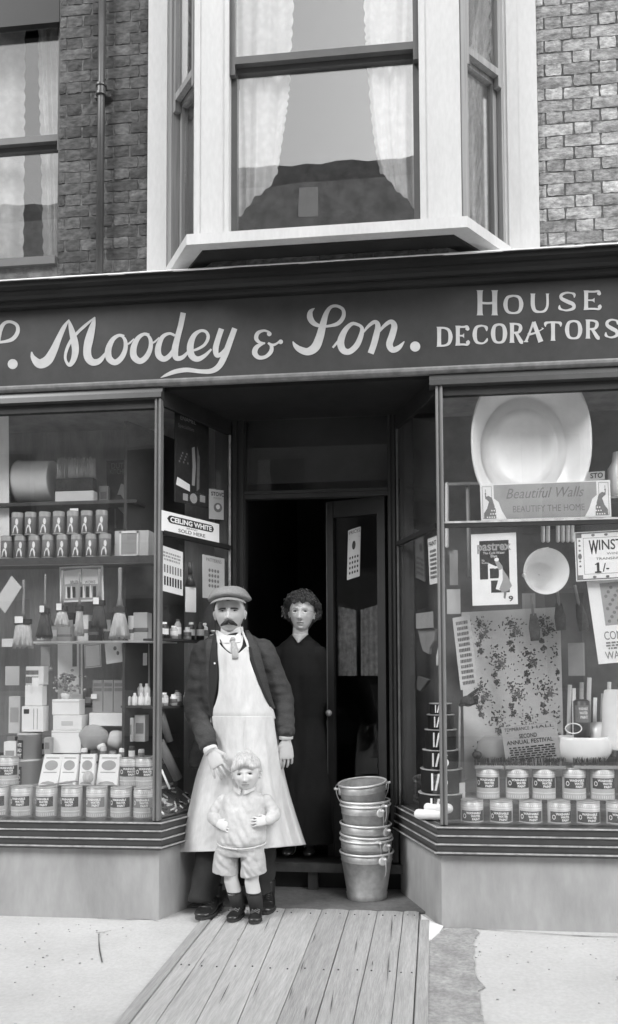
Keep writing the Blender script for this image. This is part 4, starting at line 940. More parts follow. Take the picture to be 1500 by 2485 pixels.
# white bag, jar, brushes and small tin at the right
def misc_right():
    Y = 4.5; c = P(1490, 1745, Y)
    m = MB(); m.loft([[Vector((c.x+rx*math.cos(t)+.01*math.sin(3*t), Y+.06*math.sin(t), c.z+z)) for t in [2*PI*i/24 for i in range(24)]] for rx, z in ((.06,-.16),(.07,-.15),(.06,-.02),(.055,.09),(.045,.15),(.04,.155))]); tag(obj('paper_sack', m, 'card_white'), 'tall white paper sack standing at the right edge of the window', 'sack')
    c = P(1412, 1748, Y)
    o = empty('varnish_tin', (c.x, Y, c.z-.11), 'slim dark tin with printed label right of the floral wallpaper', 'tin')
    obj('body', MB().lathe([(0,0),(.043,0),(.043,.21),(.03,.22),(0,.222)], 20, (c.x,Y,c.z-.11)), 'card_dark_tin', o)
    m = MB(); rect_arc(m, .0436, -1, 1, .1, .19); 
    for k in range(4): pass
    m.v = [v + Vector((c.x,Y,c.z-.11)) for v in m.v]; obj('label', m, 'ink_mid', o)
    m = MB()
    for k, s in enumerate(('WASHABLE','WATER','PAINT')):
        vs, fs = text_verts(s, .03); bend(m, vs, fs, .0444, -.5+.1*k, .6, .165-.022*k, .18-.022*k)
    m.v = [v + Vector((c.x,Y,c.z-.11)) for v in m.v]; obj('lettering', m, 'paper_white', o)
    shelfboard(P(1375,1800,4.5).x, XR, 4.46, 4.62, c.z-.11, 'back_wood')
    Y = 4.52; c = P(1502, 1165, Y); m = MB().lathe([(0,-.1),(.055,-.1),(.058,-.05),(.058,.06),(.035,.1),(.03,.15),(0,.152)], 20, c); shelfboard(P(1432,1165,4.5).x, XR, 4.45, 4.60, c.z-.1, 'back_wood'); tag(obj('white_jar', m, 'enamel'), 'white jar at the right edge beside the STO sign', 'jar')
    # lidded pale drum behind the pot
    Y = 4.56; c = P(1455, 1790, Y); m = MB().lathe([(0,-.07),(.07,-.07),(.075,.05),(.04,.08),(0,.085)], 24, c); tag(obj('cheese_cover', m, 'enamel'), 'domed white cover behind the oval pot', 'cover')
    # leaning dust brushes in shadow
    for i, (x, y, dx) in enumerate(((1395,1420,24),(1290,1445,10),(1352,1420,10))):
        Y = 4.55; a = P(x, y, Y); b = P(x+dx, y+110, Y); root = empty('dusting_brush', b, ['grey long brush hanging in shade beside the sample card', 'short grey brush hanging over the floral wallpaper top', 'narrow grey brush below the round basin'][i], 'brush', 'brushes hanging in the right window')
        obj('handle', MB().tube([a, a.lerp(b,.45)], .008, 8), 'card_grey', root); obj('bristles', MB().tube([a.lerp(b,.4), a.lerp(b,.7), b], [.016,.030,.026], 12, flat=(1,.4,(0,-1,0))), 'ink_mid', root)
    # whisk with stick on the left of the wallpaper
    Y = 4.42; a = P(1116, 1712, Y); b = P(1160, 1688, Y); e = P(1114, 1885, Y)
    root = empty('whisk_broom', e, 'dark bound whisk broom on a cane beside the left pillar of the right window', 'whisk broom')
    obj('cane', MB().tube([a+Vector((0,.0,0)), e], .006, 8), 'handle_wood', root)
    m = MB(); r = random.Random(8)
    for k in range(60):
        t = r.uniform(-1,1); m.tube([a+Vector((r.uniform(-.006,.006),r.uniform(-.01,.01),r.uniform(-.006,.006))), a.lerp(b,.5)+Vector((0,r.uniform(-.02,.02),t*.03)), b+Vector((0,r.uniform(-.02,.02),t*.045-.005))], [.0025,.003,.0018], 4)
    m.ell(a.lerp(b,.45), (.04,.022,.03), 12, 8); obj('bristles', m, 'bristle_dark', root, kind='stuff')
    card('price_strip', 'narrow printed paper strip hanging just right of the pillar', 'paper strip', (1118,1675), (1160,1668), (1098,1500), YP(4.46), 'card_light', ptext_lines('ink_mid', .15, .85, .05, .95, 12, 3), bend=.006)
    # curtain-like stock of rolls seen under the transom
    for i, (x, yb) in enumerate(((1085,1325),(1318,1312),(1330,1312),(1354,1312),(1366,1312),(1378,1312),(1389,1312))):
        Y = 4.58; a = P(x, 1175, Y); b = P(x, yb, Y); put_ = obj('blind_roll', MB().tube([a, b], .011, 8, rounded=True), 'card_white'); tag(put_, ['white rolled blind hanging nearest the left pillar of the right window', 'first', 'second', 'third', 'fourth', 'fifth', 'sixth'][i] + ('' if i == 0 else ' of six white rods hanging under the transom, counted from the left'), 'rolled blind', 'rolled blinds hanging behind the transom')
    a = P(1135,1175,4.6); b = P(1140,1400,4.6); tag(obj('cane_pole', MB().tube([a, b], .011, 10), 'handle_wood'), 'long pale broom handle behind the bordered dye card', 'broom handle')
    obj('rail', MB().box(CR+.06, XR, 4.57, 4.59, P(1300,1172,4.58).z, P(1300,1166,4.58).z), 'back_wood', SHOP)
mat('card_dark_tin', .08, .4, amt=.2)
misc_right()
# ---- shop window, left
def left_tins():
    R, H = .0325, .132
    root = empty('cleanser_tin', (0,0,0))
    obj('body', MB().lathe([(0,0),(R,0),(R,H-.004),(R*.94,H),(R*.85,H),(0,H-.002)], 18), 'tin_grey', root)
    m = MB(); rect_arc(m, R+.0006, -1.4, 1.4, H*.78, H*.97); rect_arc(m, R+.0006, -1.4, 1.4, .002, H*.05); obj('bands', m, 'tin_lid', root)
    m = MB(); m.add([arc_pt(R+.0012, a, H*z) for a, z in ((-.45,.08),(.5,.08),(.55,.25),(.3,.42),(-.05,.44),(-.3,.28))], [tuple(range(6))]); m.add([arc_pt(R+.0014, .28+.24*math.cos(t), H*(.57+.14*math.sin(t))) for t in [2*PI*i/14 for i in range(14)]], [tuple(range(14))]); obj('pale_print', m, 'paper_white', root)
    fl = [False]
    Y = 4.40; zs_ = P(200, 1352, Y-.03).z
    for i, x in enumerate((17,50,84,117,152,187,222,255)): 
        q = P(x, 1330, Y); put(root, fl, q.x, Y, zs_, f'{ORD[i]} tin from the left in the lower row on the dark shelf' , 'tin', 'small tins on the dark shelf, left window', rz=random.uniform(-.15,.15))
    for i, x in enumerate((43,75,109,143,177,211,247)):
        q = P(x, 1270, Y); put(root, fl, q.x, Y, zs_+H, f'{ORD[i]} tin from the left in the upper row above the dark shelf', 'tin', 'small tins on the dark shelf, left window', rz=random.uniform(-.15,.15))
    obj('display_shelf', MB().box(XL, CL-.04, Y-.05, Y+.12, zs_-.042, zs_-.0005), 'shelf_dark', SHOP)
    # carton with framed picture
    a = P(278, 1352, 4.42); b = P(360, 1352, 4.42); t = P(300, 1288, 4.42)
    c_ = obj('carton', MB().box(a.x, b.x, 4.42, 4.52, zs_, t.z), 'card_light'); tag(c_, 'pale carton with a framed picture on its face, right end of the dark shelf', 'carton')
    m = MB(); w_ = b.x-a.x; m.box(a.x+w_*.18, a.x+w_*.68, 4.4185, 4.4198, zs_+.02, t.z-.012); obj('picture', m, 'card_grey', c_)
    m = MB()
    for (u0,v0,u1,v1) in ((.15,.02,.71,.09),(.15,.9,.71,.97),(.15,.02,.2,.97),(.66,.02,.71,.97)): m.box(a.x+w_*u0, a.x+w_*u1, 4.4155, 4.418, zs_+(t.z-zs_)*v0, zs_+(t.z-zs_)*v1)
    obj('picture_border', m, 'paper_white', c_)
mat('tin_grey', .25, .4, amt=.1, rnd=.15); mat('shelf_dark', .05, .5, amt=.2)
left_tins()
# upper left: big flat brush, white bath, dark card with a pale figure
def left_upper():
    Y = 4.50
    a = P(140, 1118, Y); b = P(232, 1222, Y)
    z = lambda y: P(185, y, Y).z
    root = empty('distemper_brush', (P(185,1222,Y).x, Y, z(1222)), 'wide flat distemper brush standing handle down with pale bristles upwards', 'brush')
    obj('stock', MB().box(a.x, b.x, Y-.03, Y+.03, z(1222), z(1194)), 'card_light', root, bevel=.004)
    obj('ferrule', MB().box(a.x+.002, b.x-.006, Y-.028, Y+.028, z(1194)+.0005, z(1163)), 'dark_paint', root)
    m = MB(); r = random.Random(2)
    for k in range(260):
        x = a.x+.004+(b.x-a.x-.012)*r.random(); y = Y+r.uniform(-.024,.024); m.tube([(x,y,z(1163)),(x+r.uniform(-.01,.01),y,z(1115+r.uniform(-5,5)))], [.0024,.0014], 3)
    obj('bristles', m, 'bristle_light', root, kind='stuff')
    c = P(92, 1168, 4.62); m = MB(); k = 2000/4.62
    m.loft([[Vector((c.x+x/k, 4.62+r_*.85*math.sin(t), c.z+r_*math.cos(t)*1.0)) for t in [2*PI*i/32 for i in range(32)]] for x, r_ in ((-60,.02),(-58,.10),(-52,.125),(-46,.13),(-40,.125),(40,.118),(44,.118))]); tag(obj('enamel_pail', m, 'enamel'), 'white enamel pail lying on its side above the small tins', 'pail')
    zz = P(100, 1226, 4.55).z; obj('display_shelf', MB().box(XL, P(345,1200,4.55).x, 4.46, 4.78, zz-.02, zz-.0005), 'shelf_dark', SHOP)
    card('figure_card', 'dark card printed with a pale figure pushing a cart, right of the big brush', 'card', (262,1286), (345,1283), (258,1118), YP(4.58), 'card_dark',
         [('t','ink_mid','DUTCH',.15,.88,.75,.96,0), ('t','ink_mid','KITCHEN',.1,.8,.65,.87,0), ('p','card_grey',[(.3,.5),(.42,.66),(.6,.62),(.62,.5),(.5,.42),(.4,.5)]), ('p','card_grey',[(.2,.38),(.5,.2),(.72,.12),(.7,.22),(.5,.3),(.3,.42)]), ('r','ink_mid',.2,.02,.25,.3), ('r','ink_mid',.55,.02,.6,.16)])
    # pale blind hanging at the far left edge
    m = MB(); A = P(-70, 1380, 4.5); B_ = P(22, 1380, 4.5); t = P(10, 990, 4.5)
    m.grid(lambda u, v: Vector((A.x+(B_.x-A.x)*u - .02*v*u, 4.5+.01*math.sin(u*9), A.z+.0+(t.z-A.z)*v)), 12, 4); tag(obj('pale_blind', m, 'card_white'), 'pale cloth hanging at the left edge of the left window', 'cloth')
left_upper()
def make_brush(name, L_h, w_h, ferr, wf, w_b, L_b, dark=False, tagc=False):
    root = empty(name, (0,0,0)); L = L_h+ferr+L_b
    obj('handle', MB().tube([(0,0,L),(0,0,L-.01),(0,0,L-L_h*.7),(0,0,L-L_h)], [w_h*.6,w_h*.75,w_h*.6,w_h*1.4], 10, flat=(1,.5,(0,-1,0))), 'handle_wood', root)
    obj('ferrule', MB().box(-wf/2, wf/2, -.016, .016, L_b, L_b+ferr), 'tin_dark', root)
    m = MB(); r = random.Random(int(w_b*1000)); m.loft([[Vector((rx*math.cos(t), ry*math.sin(t), z)) for t in [2*PI*i/18 for i in range(18)]] for rx, ry, z in ((wf*.46,.014,L_b-.0005),(wf*.55,.02,L_b*.7),(w_b*.46,.03,L_b*.15),(w_b*.47,.03,L_b*.06))])
    for k in range(170):
        t = r.uniform(0,2*PI); q = r.uniform(.8,1.0); m.tube([(wf*.45*math.cos(t)*q, .014*math.sin(t), L_b*.95), (w_b*.5*math.cos(t)*q, .032*math.sin(t), r.uniform(-.006,.012))], [.0018,.0012], 3)
    obj('bristles', m, 'bristle_dark' if dark else 'bristle_light', root, kind='stuff')
    if tagc: obj('paper_tag', MB().box(-wf*.42, wf*.1, -.021, -.0185, L_b+ferr*.2, L_b+ferr*1.5), 'paper_white', root)
    return root
YBR = 4.33
for i, (x, yt, yb, wh, wf, wb, lf, dark, tg, lab) in enumerate((
    (55,1398,1572,.010,42,57,60,False,True,'pale wide brush with white band hanging at the far left of the hanging brushes'),
    (108,1385,1548,.007,22,46,62,True,True,'black bristled brush hanging second from the left'),
    (150,1378,1520,.008,26,42,38,False,True,'small pale brush hanging in front of the framed brush card'),
    (192,1382,1542,.006,16,24,62,False,False,'narrow pale round brush hanging right of the framed brush card'),
    (240,1375,1525,.010,28,44,58,True,True,'grey dark brush hanging between two pale brushes'),
    (290,1370,1550,.013,30,56,66,False,False,'large pale brush hanging nearest the right pillar of the left window'))):
    k = 2000/YBR; q = P(x, yb, YBR); Lb = lf/k; fe = 13/k; Lh = (yb-yt)/k - Lb - fe
    o = make_brush('hanging_brush', Lh, wh*1.2, fe, wf/k, wb/k, Lb, dark, tg); o.location = q; tag(o, lab, 'brush', 'brushes hanging in the left window')
obj('hanging_rail', MB().tube([(XL, YBR, P(100,1372,YBR).z), (CL-.05, YBR, P(100,1372,YBR).z)], .004, 6), 'iron_pipe', SHOP)
card('tilted_card', 'plain pale card hanging aslant at the left edge below the dark shelf', 'card', (12,1488), (52,1425), (-12,1460), YP(4.31), 'card_light')
card('tilted_card', 'pale paper strip leaning up beside the leftmost hanging brush', 'paper', (10,1487), (50,1400), (-8,1462), YP(4.32), 'card_light') if False else None
card('brush_card', 'framed show card of paint brushes behind the hanging brushes', 'show card', (146,1462), (252,1458), (144,1376), YP(4.42), 'paper_white',
     [('r','card_grey',.04,.05,.96,.95), ('p','paper_white',[(.12,.5),(.5,.55),(.5,.92),(.1,.88)]), ('p','paper_white',[(.52,.5),(.9,.48),(.93,.88),(.52,.93)]), ('t','ink','BRUSH',.25,.52,.45,.6,.01), ('t','ink','WORKS',.58,.5,.82,.58,.01)] + [('p','paper_white',[(u,.1),(u+.06,.1),(u+.035,.45),(u+.02,.45)]) for u in (.12,.24,.52,.68)] + [('r','ink',u,.12,u+.07,.42) for u in (.17,.29,.45,.6,.76)])
def left_lower():
    mid = shelfboard(P(80,1560,4.5).x, CL-.05, 4.45, 4.62, P(200,1556,4.5).z, 'shelf_white')
    r = random.Random(4)
    # stock behind the hanging brushes
    k = 2000/4.52; zt = P(200,1556,4.5).z
    for i, (x, w_, h_, mm_, lab) in enumerate(((162,34,38,'card_grey','grey lidded box on the white shelf behind the small pale brush'),(208,28,66,'card_white','white packet on the white shelf behind the round brush'),(232,24,50,'tin_dark','dark tin on the white shelf behind the grey brush'),(322,20,62,'paper_white','white narrow packet on the white shelf near the right pillar'),(346,36,70,'card_light','pale folded cloth bundle on the white shelf by the right pillar'))):
        q = P(x, 1540, 4.52); o = obj('packet', MB().box(q.x-w_/2/k, q.x+w_/2/k, 4.48, 4.56, zt, zt+h_/k), mm_, bevel=.003); tag(o, lab, 'packet', 'stock on the white shelf')
        obj('band', MB().box(q.x-w_/2/k-.0006, q.x+w_/2/k+.0006, 4.4785, 4.5, zt+h_/k*.3, zt+h_/k*.45), 'ink_mid', o)
    card('pattern_poster', 'dotted pattern sheet hanging behind the brushes by the right pillar', 'poster', (318,1560), (366,1558), (312,1372), YP(4.66), 'card_light', [('c','ink_mid',.15+.25*(j%4),.1+.11*(j//4),.06,.02) for j in range(32)])
    card('white_poster', 'tall white poster strip standing behind the middle tower of boxes', 'poster', (140,1700), (200,1697), (140,1562), YP(4.62), 'paper_white', [('r','ink_mid',.6,.58,.78,.98),('r','card_grey',.86,.1,.94,.98)])
    card('grey_poster', 'pale notice below the white shelf, right of the white poster', 'notice', (206,1622), (246,1618), (204,1565), YP(4.6), 'card_white', [('f','card_grey',.04,.04,.96,.96,.03)])
    card('garland_card', 'cut-out pale card hanging crookedly under the white shelf', 'card', (258,1612), (298,1606), (254,1562), YP(4.52), 'card_white', [('c','ink_mid',.6,.7,.1,.1),('c','ink_mid',.75,.45,.08,.1)])
    card('dotted_card', 'tall pale card with three dots by the right pillar', 'card', (318,1690), (364,1688), (316,1565), YP(4.64), 'card_light', [('c','ink',.35,.4,.06,.03),('c','ink',.6,.4,.06,.03),('c','ink',.5,.5,.04,.02)])
    # towers of boxes
    def boxes(lst, nm, grp):
        for (x0, x1, yt, yb, Y, d, mm_, lab, prints) in lst:
            a = P(x0, yb, Y); b = P(x1, yb, Y); t = P((x0+x1)/2, yt, Y); z0 = P((x0+x1)/2, yb, Y).z
            o = obj(nm, MB().box(a.x, b.x, Y, Y+d, z0, t.z-.0008), mm_, at=((a.x+b.x)/2, Y+d/2, z0), bevel=.002); tag(o, lab, 'box', grp)
            m = {}
            for pm, u0, v0, u1, v1 in prints: m.setdefault(pm, MB()).box(a.x+(b.x-a.x)*u0, a.x+(b.x-a.x)*u1, Y-.0012, Y-.0003, z0+(t.z-z0)*v0, z0+(t.z-z0)*v1)
            for pm, q in m.items(): obj('print', q, pm, o)
    Yt = 4.50
    boxes([(62,106,1617,1662,Yt,.06,'card_white','top box of the left tower, with dark printed bands',[('ink_mid',.02,.55,.7,.78),('ink_mid',.02,.08,.7,.45)]),
           (60,102,1662.5,1713,Yt,.06,'paper_white','plain white box second from the top of the left tower',[]),
           (52,104,1713.5,1776,Yt,.07,'card_white','white box lettered at its corner, third in the left tower',[('ink',.1,.7,.35,.88),('card_grey',.55,.1,.58,.9),('card_grey',.72,.1,.75,.9)]),
           (126,192,1697,1735,Yt,.08,'paper_white','top white box of the middle tower under the ornament',[('card_light',0,.8,1,.86)]),
           (128,198,1735.5,1772,Yt,.09,'card_white','white box second in the middle tower',[('card_light',.3,.3,.7,.6)]),
           (124,196,1772.5,1828,Yt,.10,'paper_white','broad white box at the foot of the middle tower',[('card_light',0,.9,1,.93)]),
           (216,302,1730,1762,4.52,.08,'card_white','flat white box under the three upright packets',[])], 'white_box', 'towers of white boxes, left window')
    boxes([(224,249,1650,1729,4.54,.05,'packet_grey','left of the three tall grey packets standing on a white box',[('ink_mid',.1,.8,.9,.9),('ink_mid',.1,.65,.9,.75)]),
           (250,274,1650,1729,4.54,.05,'packet_grey','middle of the three tall grey packets standing on a white box',[('ink_mid',.1,.8,.9,.9),('ink_mid',.1,.65,.9,.75)]),
           (275,300,1650,1729,4.54,.05,'packet_grey','right of the three tall grey packets standing on a white box',[('ink_mid',.1,.8,.9,.9),('ink_mid',.1,.65,.9,.75)])], 'tall_packet', 'tall grey packets')
    # tins with lettered labels under the left tower
    for i, (x, yt, yb, R) in enumerate(((66,1780,1842,.066),(64,1843,1908,.072))):
        c = P(x+6, yb, Yt+.04); z1 = P(x, yt, Yt).z; o = empty('lead_tin', (c.x, Yt+.04, c.z), ['upper lettered paint drum below the left tower of boxes','lower lettered paint drum standing on the front row tins'][i], 'paint drum', 'lettered paint drums, left window')
        h_ = z1-c.z; obj('body', MB().lathe([(0,0),(R,0),(R,h_*.93),(R*1.03,h_*.93),(R*1.03,h_),(0,h_-.001)], 28, (c.x,Yt+.04,c.z)), 'card_light', o)
        m = MB(); rect_arc(m, R+.001, -1.2, -.1, h_*.05, h_*.75); m.v = [v+Vector((c.x,Yt+.04,c.z)) for v in m.v]; obj('label', m, 'tin_dark', o)
        m = MB()
        for j, s in enumerate(('WHITE','LEAD','PAINT')): vs, fs = text_verts(s, .03); bend(m, vs, fs, R+.0016, -1.05, -.25, h_*(.5-.2*j), h_*(.64-.2*j))
        m.v = [v+Vector((c.x,Yt+.04,c.z)) for v in m.v]; obj('lettering', m, 'paper_white', o)
    # four leaning cartons
    yb_, yt_ = 1906, 1830
    for i, (x0, x1, dx) in enumerate(((92,138,16),(142,182,10),(190,226,6),(232,280,10))):
        Y0, Y1 = 4.40, 4.44; bl = P(x0, yb_, Y0); br = P(x1, yb_, Y0); tl = P(x0+dx, yt_, Y1); 
        if i == 3: br = P(x1+4, yb_, Y0)
        Uv = br-bl; Uv.z = 0; Vv = tl-bl; Nn = Uv.cross(Vv).normalized(); Nn = -Nn if Nn.y < 0 else Nn
        o = obj('carton', MB().obox(bl, Uv, Vv, Nn*.045), 'paper_white', bevel=.003); tag(o, f'{ORD[i]} of the four leaning white cartons, counted from the left', 'carton', 'leaning white cartons, left window')
        m = MB(); 
        def q(u, v, e=0): return bl + Uv*u + Vv*v - Nn*(.0012+e)
        for (u0,v0,u1,v1) in ((.15,.86,.85,.89),(.15,.4,.85,.43)): m.add([q(u0,v0),q(u1,v0),q(u1,v1),q(u0,v1)],[(0,1,2,3)])
        m.add([q(.5+.34*math.cos(t), .64+.16*math.sin(t)) for t in [2*PI*a/20 for a in range(20)]], [tuple(range(20))])
        m.add([q(.1,.05),q(.9,.03),q(.8,.1),q(.5,.14),q(.2,.1)], [(0,1,2,3,4)]); obj('print', m, 'card_grey', o)
    zc_ = P(200, 1908, 4.42).z; shelfboard(P(40,1900,4.4).x, CL-.05, 4.425, 4.6, zc_-.0, 'back_wood')
    # loofahs, sponges and trowel
    def blob(name, lab, cat, x, y, Y, rx, ry, rz, mm_, seed, M=None, nz=.15):
        c = P(x, y, Y); m = MB().ell((0,0,0), (rx,ry,rz), 28, 18, M)
        m.v = [c + p*(1+nz*mnoise.noise(p*28+Vector((seed,0,0)))) for p in m.v]; tag(obj(name, m, mm_), lab, cat)
    blob('sponge', 'large rounded grey sponge behind the leaning cartons', 'sponge', 228, 1790, 4.52, .085,.05,.075, 'card_grey', 1)
    blob('sponge', 'smaller pale sponge right of the large grey sponge', 'sponge', 285, 1795, 4.54, .06,.05,.055, 'card_light', 2)
    blob('tea_cosy', 'dark ribbed round ball in front of the third carton', 'ball', 214, 1886, 4.37, .030,.026,.034, 'bristle_light', 3, nz=.05)
    blob('small_cup', 'small pale lidded cup below the large sponge', 'cup', 246, 1812, 4.5, .025,.02,.025, 'paper_white', 4, nz=.02)
    a = P(85, 1910, 4.35); b = P(190, 1895, 4.36); tag(obj('paint_stick', MB().tube([a, b], .005, 8), 'handle_wood'), 'thin stick lying across the front row of tins in the left window', 'stick')
    # small bottles in two rows
    zb_ = P(335, 1712, 4.5).z; n = 0
    shelfboard(P(298,1712,4.5).x, CL-.045, 4.47, 4.62, zb_, 'shelf_dark'); root = None; fl = [False]
    root = obj('small_bottle', MB().lathe([(0,0),(.017,0),(.0175,.005),(.0175,.045),(.008,.058),(.008,.07),(0,.071)], 14), 'card_white', at=(0,0,0))
    sh = lambda o_: copy_tree(o_)
    for i, x in enumerate((311,327,343,358)):
        q = P(x, 1700, 4.5); put(root, fl, q.x, 4.5, zb_, f'{ORD[i]} small white bottle from the left in the front row by the right pillar', 'bottle', 'small white bottles, left window')
    for i, x in enumerate((326,341,356)):
        q = P(x, 1700, 4.56); put(root, fl, q.x, 4.56, zb_+.045, f'{ORD[i]} small white bottle from the left in the raised back row', 'bottle', 'small white bottles, left window', s=1.1)
    obj('bottle_step', MB().box(P(318,1700,4.53).x, CL-.05, 4.53, 4.6, zb_, zb_+.0445), 'shelf_dark', SHOP)
    # ornament on the middle tower
    c = P(160, 1697, 4.54); root = empty('plant_ornament', c, 'potted artificial flowers on top of the middle tower of boxes', 'ornament')
    obj('pot', MB().lathe([(0,0),(.02,0),(.03,.03),(.026,.035),(0,.036)], 16, c), 'card_white', root)
    m = MB()
    for k in range(70):
        a = r.uniform(0,2*PI); q = c + Vector((math.cos(a)*abs(r.gauss(0,.045)), r.uniform(-.03,.03), .04+abs(r.gauss(.05,.03)))); m.ell(q, (.011,.006,.008), 6, 4)
    obj('blooms', m, 'blooms', root, kind='stuff')
mat('shelf_white', .72, .4, amt=.05); mat('packet_grey', .33, .6, amt=.06); mat('blooms', .12, .8, scale=60, g2=.6)
left_lower()
for i, x in enumerate((-62,-5,53,113,174,235,294,350)):
    q = P(x, 1985, 4.34)
    o = put(tin0, used0, q.x, 4.34, zf-.005, f'{ORD[i-1]} tin from the left in the front row at the foot of the left window' if i else 'out of frame tin beyond the left edge of the left window', 'paint tin', 'tins of water paint, left window', rz=random.uniform(-.12,.12), s=(.97,.97,.99))
    if i in (5, 7):
        for c in o.children:
            if c.name.startswith('label'): c.data = c.data.copy(); c.data.materials[0] = MATS['label_mid']
# tins standing behind the front row
for i, x in enumerate((15,312,350)):
    q = P(x, 1900, 4.44); put(tin0, used0, q.x, 4.46, P(200,1908,4.42).z, ['tin standing behind the front row at the left edge','tin standing right of the leaning cartons','tin standing behind the front row beside the right pillar'][i], 'paint tin', 'tins of water paint, left window', rz=.3)
def extra_stock():
    r = random.Random(21)
    # second rank of goods deeper in the left window: packets, bottles and canisters on a back counter
    Y = 4.74
    for row, (yb, x0, x1, kinds) in enumerate(((1556, 92, 310, 12), (1712, 205, 300, 4), (1830, 20, 120, 4), (1352, 262, 372, 3))):
        Y = 4.60 if row == 0 else 4.70; z = P(200, yb, 4.5 if row == 0 else Y).z
        if row == 0: shelfboard(P(82, yb, Y).x, CL-.05, 4.6205, 4.66, z, 'shelf_white')
        if row == 1: shelfboard(P(x0-60, yb, Y).x, P(x1+40, yb, Y).x, 4.69, 4.84, z, 'shelf_dark')
        if row == 2: shelfboard(P(x0-30, yb, Y).x, P(x1+10, yb, Y).x, 4.66, 4.84, z, 'shelf_dark')
        if row == 3: continue
        for i in range(kinds):
            x = P(x0 + (x1-x0)*(i+.5)/kinds, yb, Y).x; h_ = r.uniform(.07, .17); w_ = r.uniform(.018, .028)
            mm_, tone = r.choice([('card_white','white'),('card_light','pale'),('card_grey','grey'),('tin_dark','dark'),('tin_grey','dull')]); m2_ = r.choice(['paper_white','ink_mid','ink','card_light'])
            where = ['on the back shelf behind the hanging brushes','on the back shelf right of the middle tower','on the back shelf at the lower left'][row]
            if r.random() < .5:
                o = obj('packet', MB().box(x-w_, x+w_, Y-.03, Y+.03, z, z+h_), mm_, bevel=.002); tag(o, f'{tone} upright packet, {ORD[i] if i < 10 else ["eleventh","twelfth","thirteenth"][i-10]} {where}', 'packet', 'stock on the back shelves, left window')
                obj('label', MB().box(x-w_*.8, x+w_*.8, Y-.0312, Y-.0301, z+h_*.35, z+h_*.75), m2_, o)
            else:
                o = empty('bottle', (x, Y, z), f'{tone} bottle, {ORD[i] if i < 10 else ["eleventh","twelfth","thirteenth"][i-10]} {where}', 'bottle', 'stock on the back shelves, left window')
                obj('glass_body', MB().lathe([(0,0),(w_,0),(w_,h_*.62),(w_*.4,h_*.8),(w_*.38,h_),(0,h_)], 14, (x, Y, z)), mm_, o); obj('label', MB().lathe([(w_+.0008,h_*.15),(w_+.0008,h_*.5)], 14, (x, Y, z)), m2_, o)
    # small cartons and jars filling gaps nearer the glass
    for i, (x0, x1, yt, yb, Y, mm_, lab) in enumerate(((300,322,1742,1800,4.50,'card_white','small white carton standing by the grey sponges'),(326,352,1735,1800,4.52,'card_light','pale carton between the sponges and the right pillar'),
        (8,38,1800,1872,4.50,'card_white','white carton at the left edge above the front tins'),(106,122,1790,1830,4.46,'card_grey','grey narrow box between the two towers'),(20,48,1690,1780,4.56,'card_light','tall pale box left of the lettered tower'),
        (200,214,1770,1830,4.50,'tin_dark','dark narrow tin beside the foot of the middle tower'),(6,26,1150,1225,4.60,'card_light','pale upright box left of the enamel pail'),(240,262,1180,1225,4.55,'card_grey','small grey box right of the wide brush'))):
        a = P(x0, yb, Y); b = P(x1, yb, Y); t = P(x0, yt, Y); o = obj('carton', MB().box(a.x, b.x, Y, Y+.06, a.z, t.z), mm_, bevel=.002); tag(o, lab, 'carton')
        obj('label', MB().box(a.x+(b.x-a.x)*.15, a.x+(b.x-a.x)*.85, Y-.0012, Y-.0002, a.z+(t.z-a.z)*.3, a.z+(t.z-a.z)*.7), 'ink_mid' if i % 2 else 'card_grey', o)
    # right window: long brushes and cards hanging in the shade at the back
    for i, (x, yt, yb, w_) in enumerate(((1160,1300,1470,.03),(1405,1270,1290,.03),(1440,1650,1735,.03))):
        pass
extra_stock()
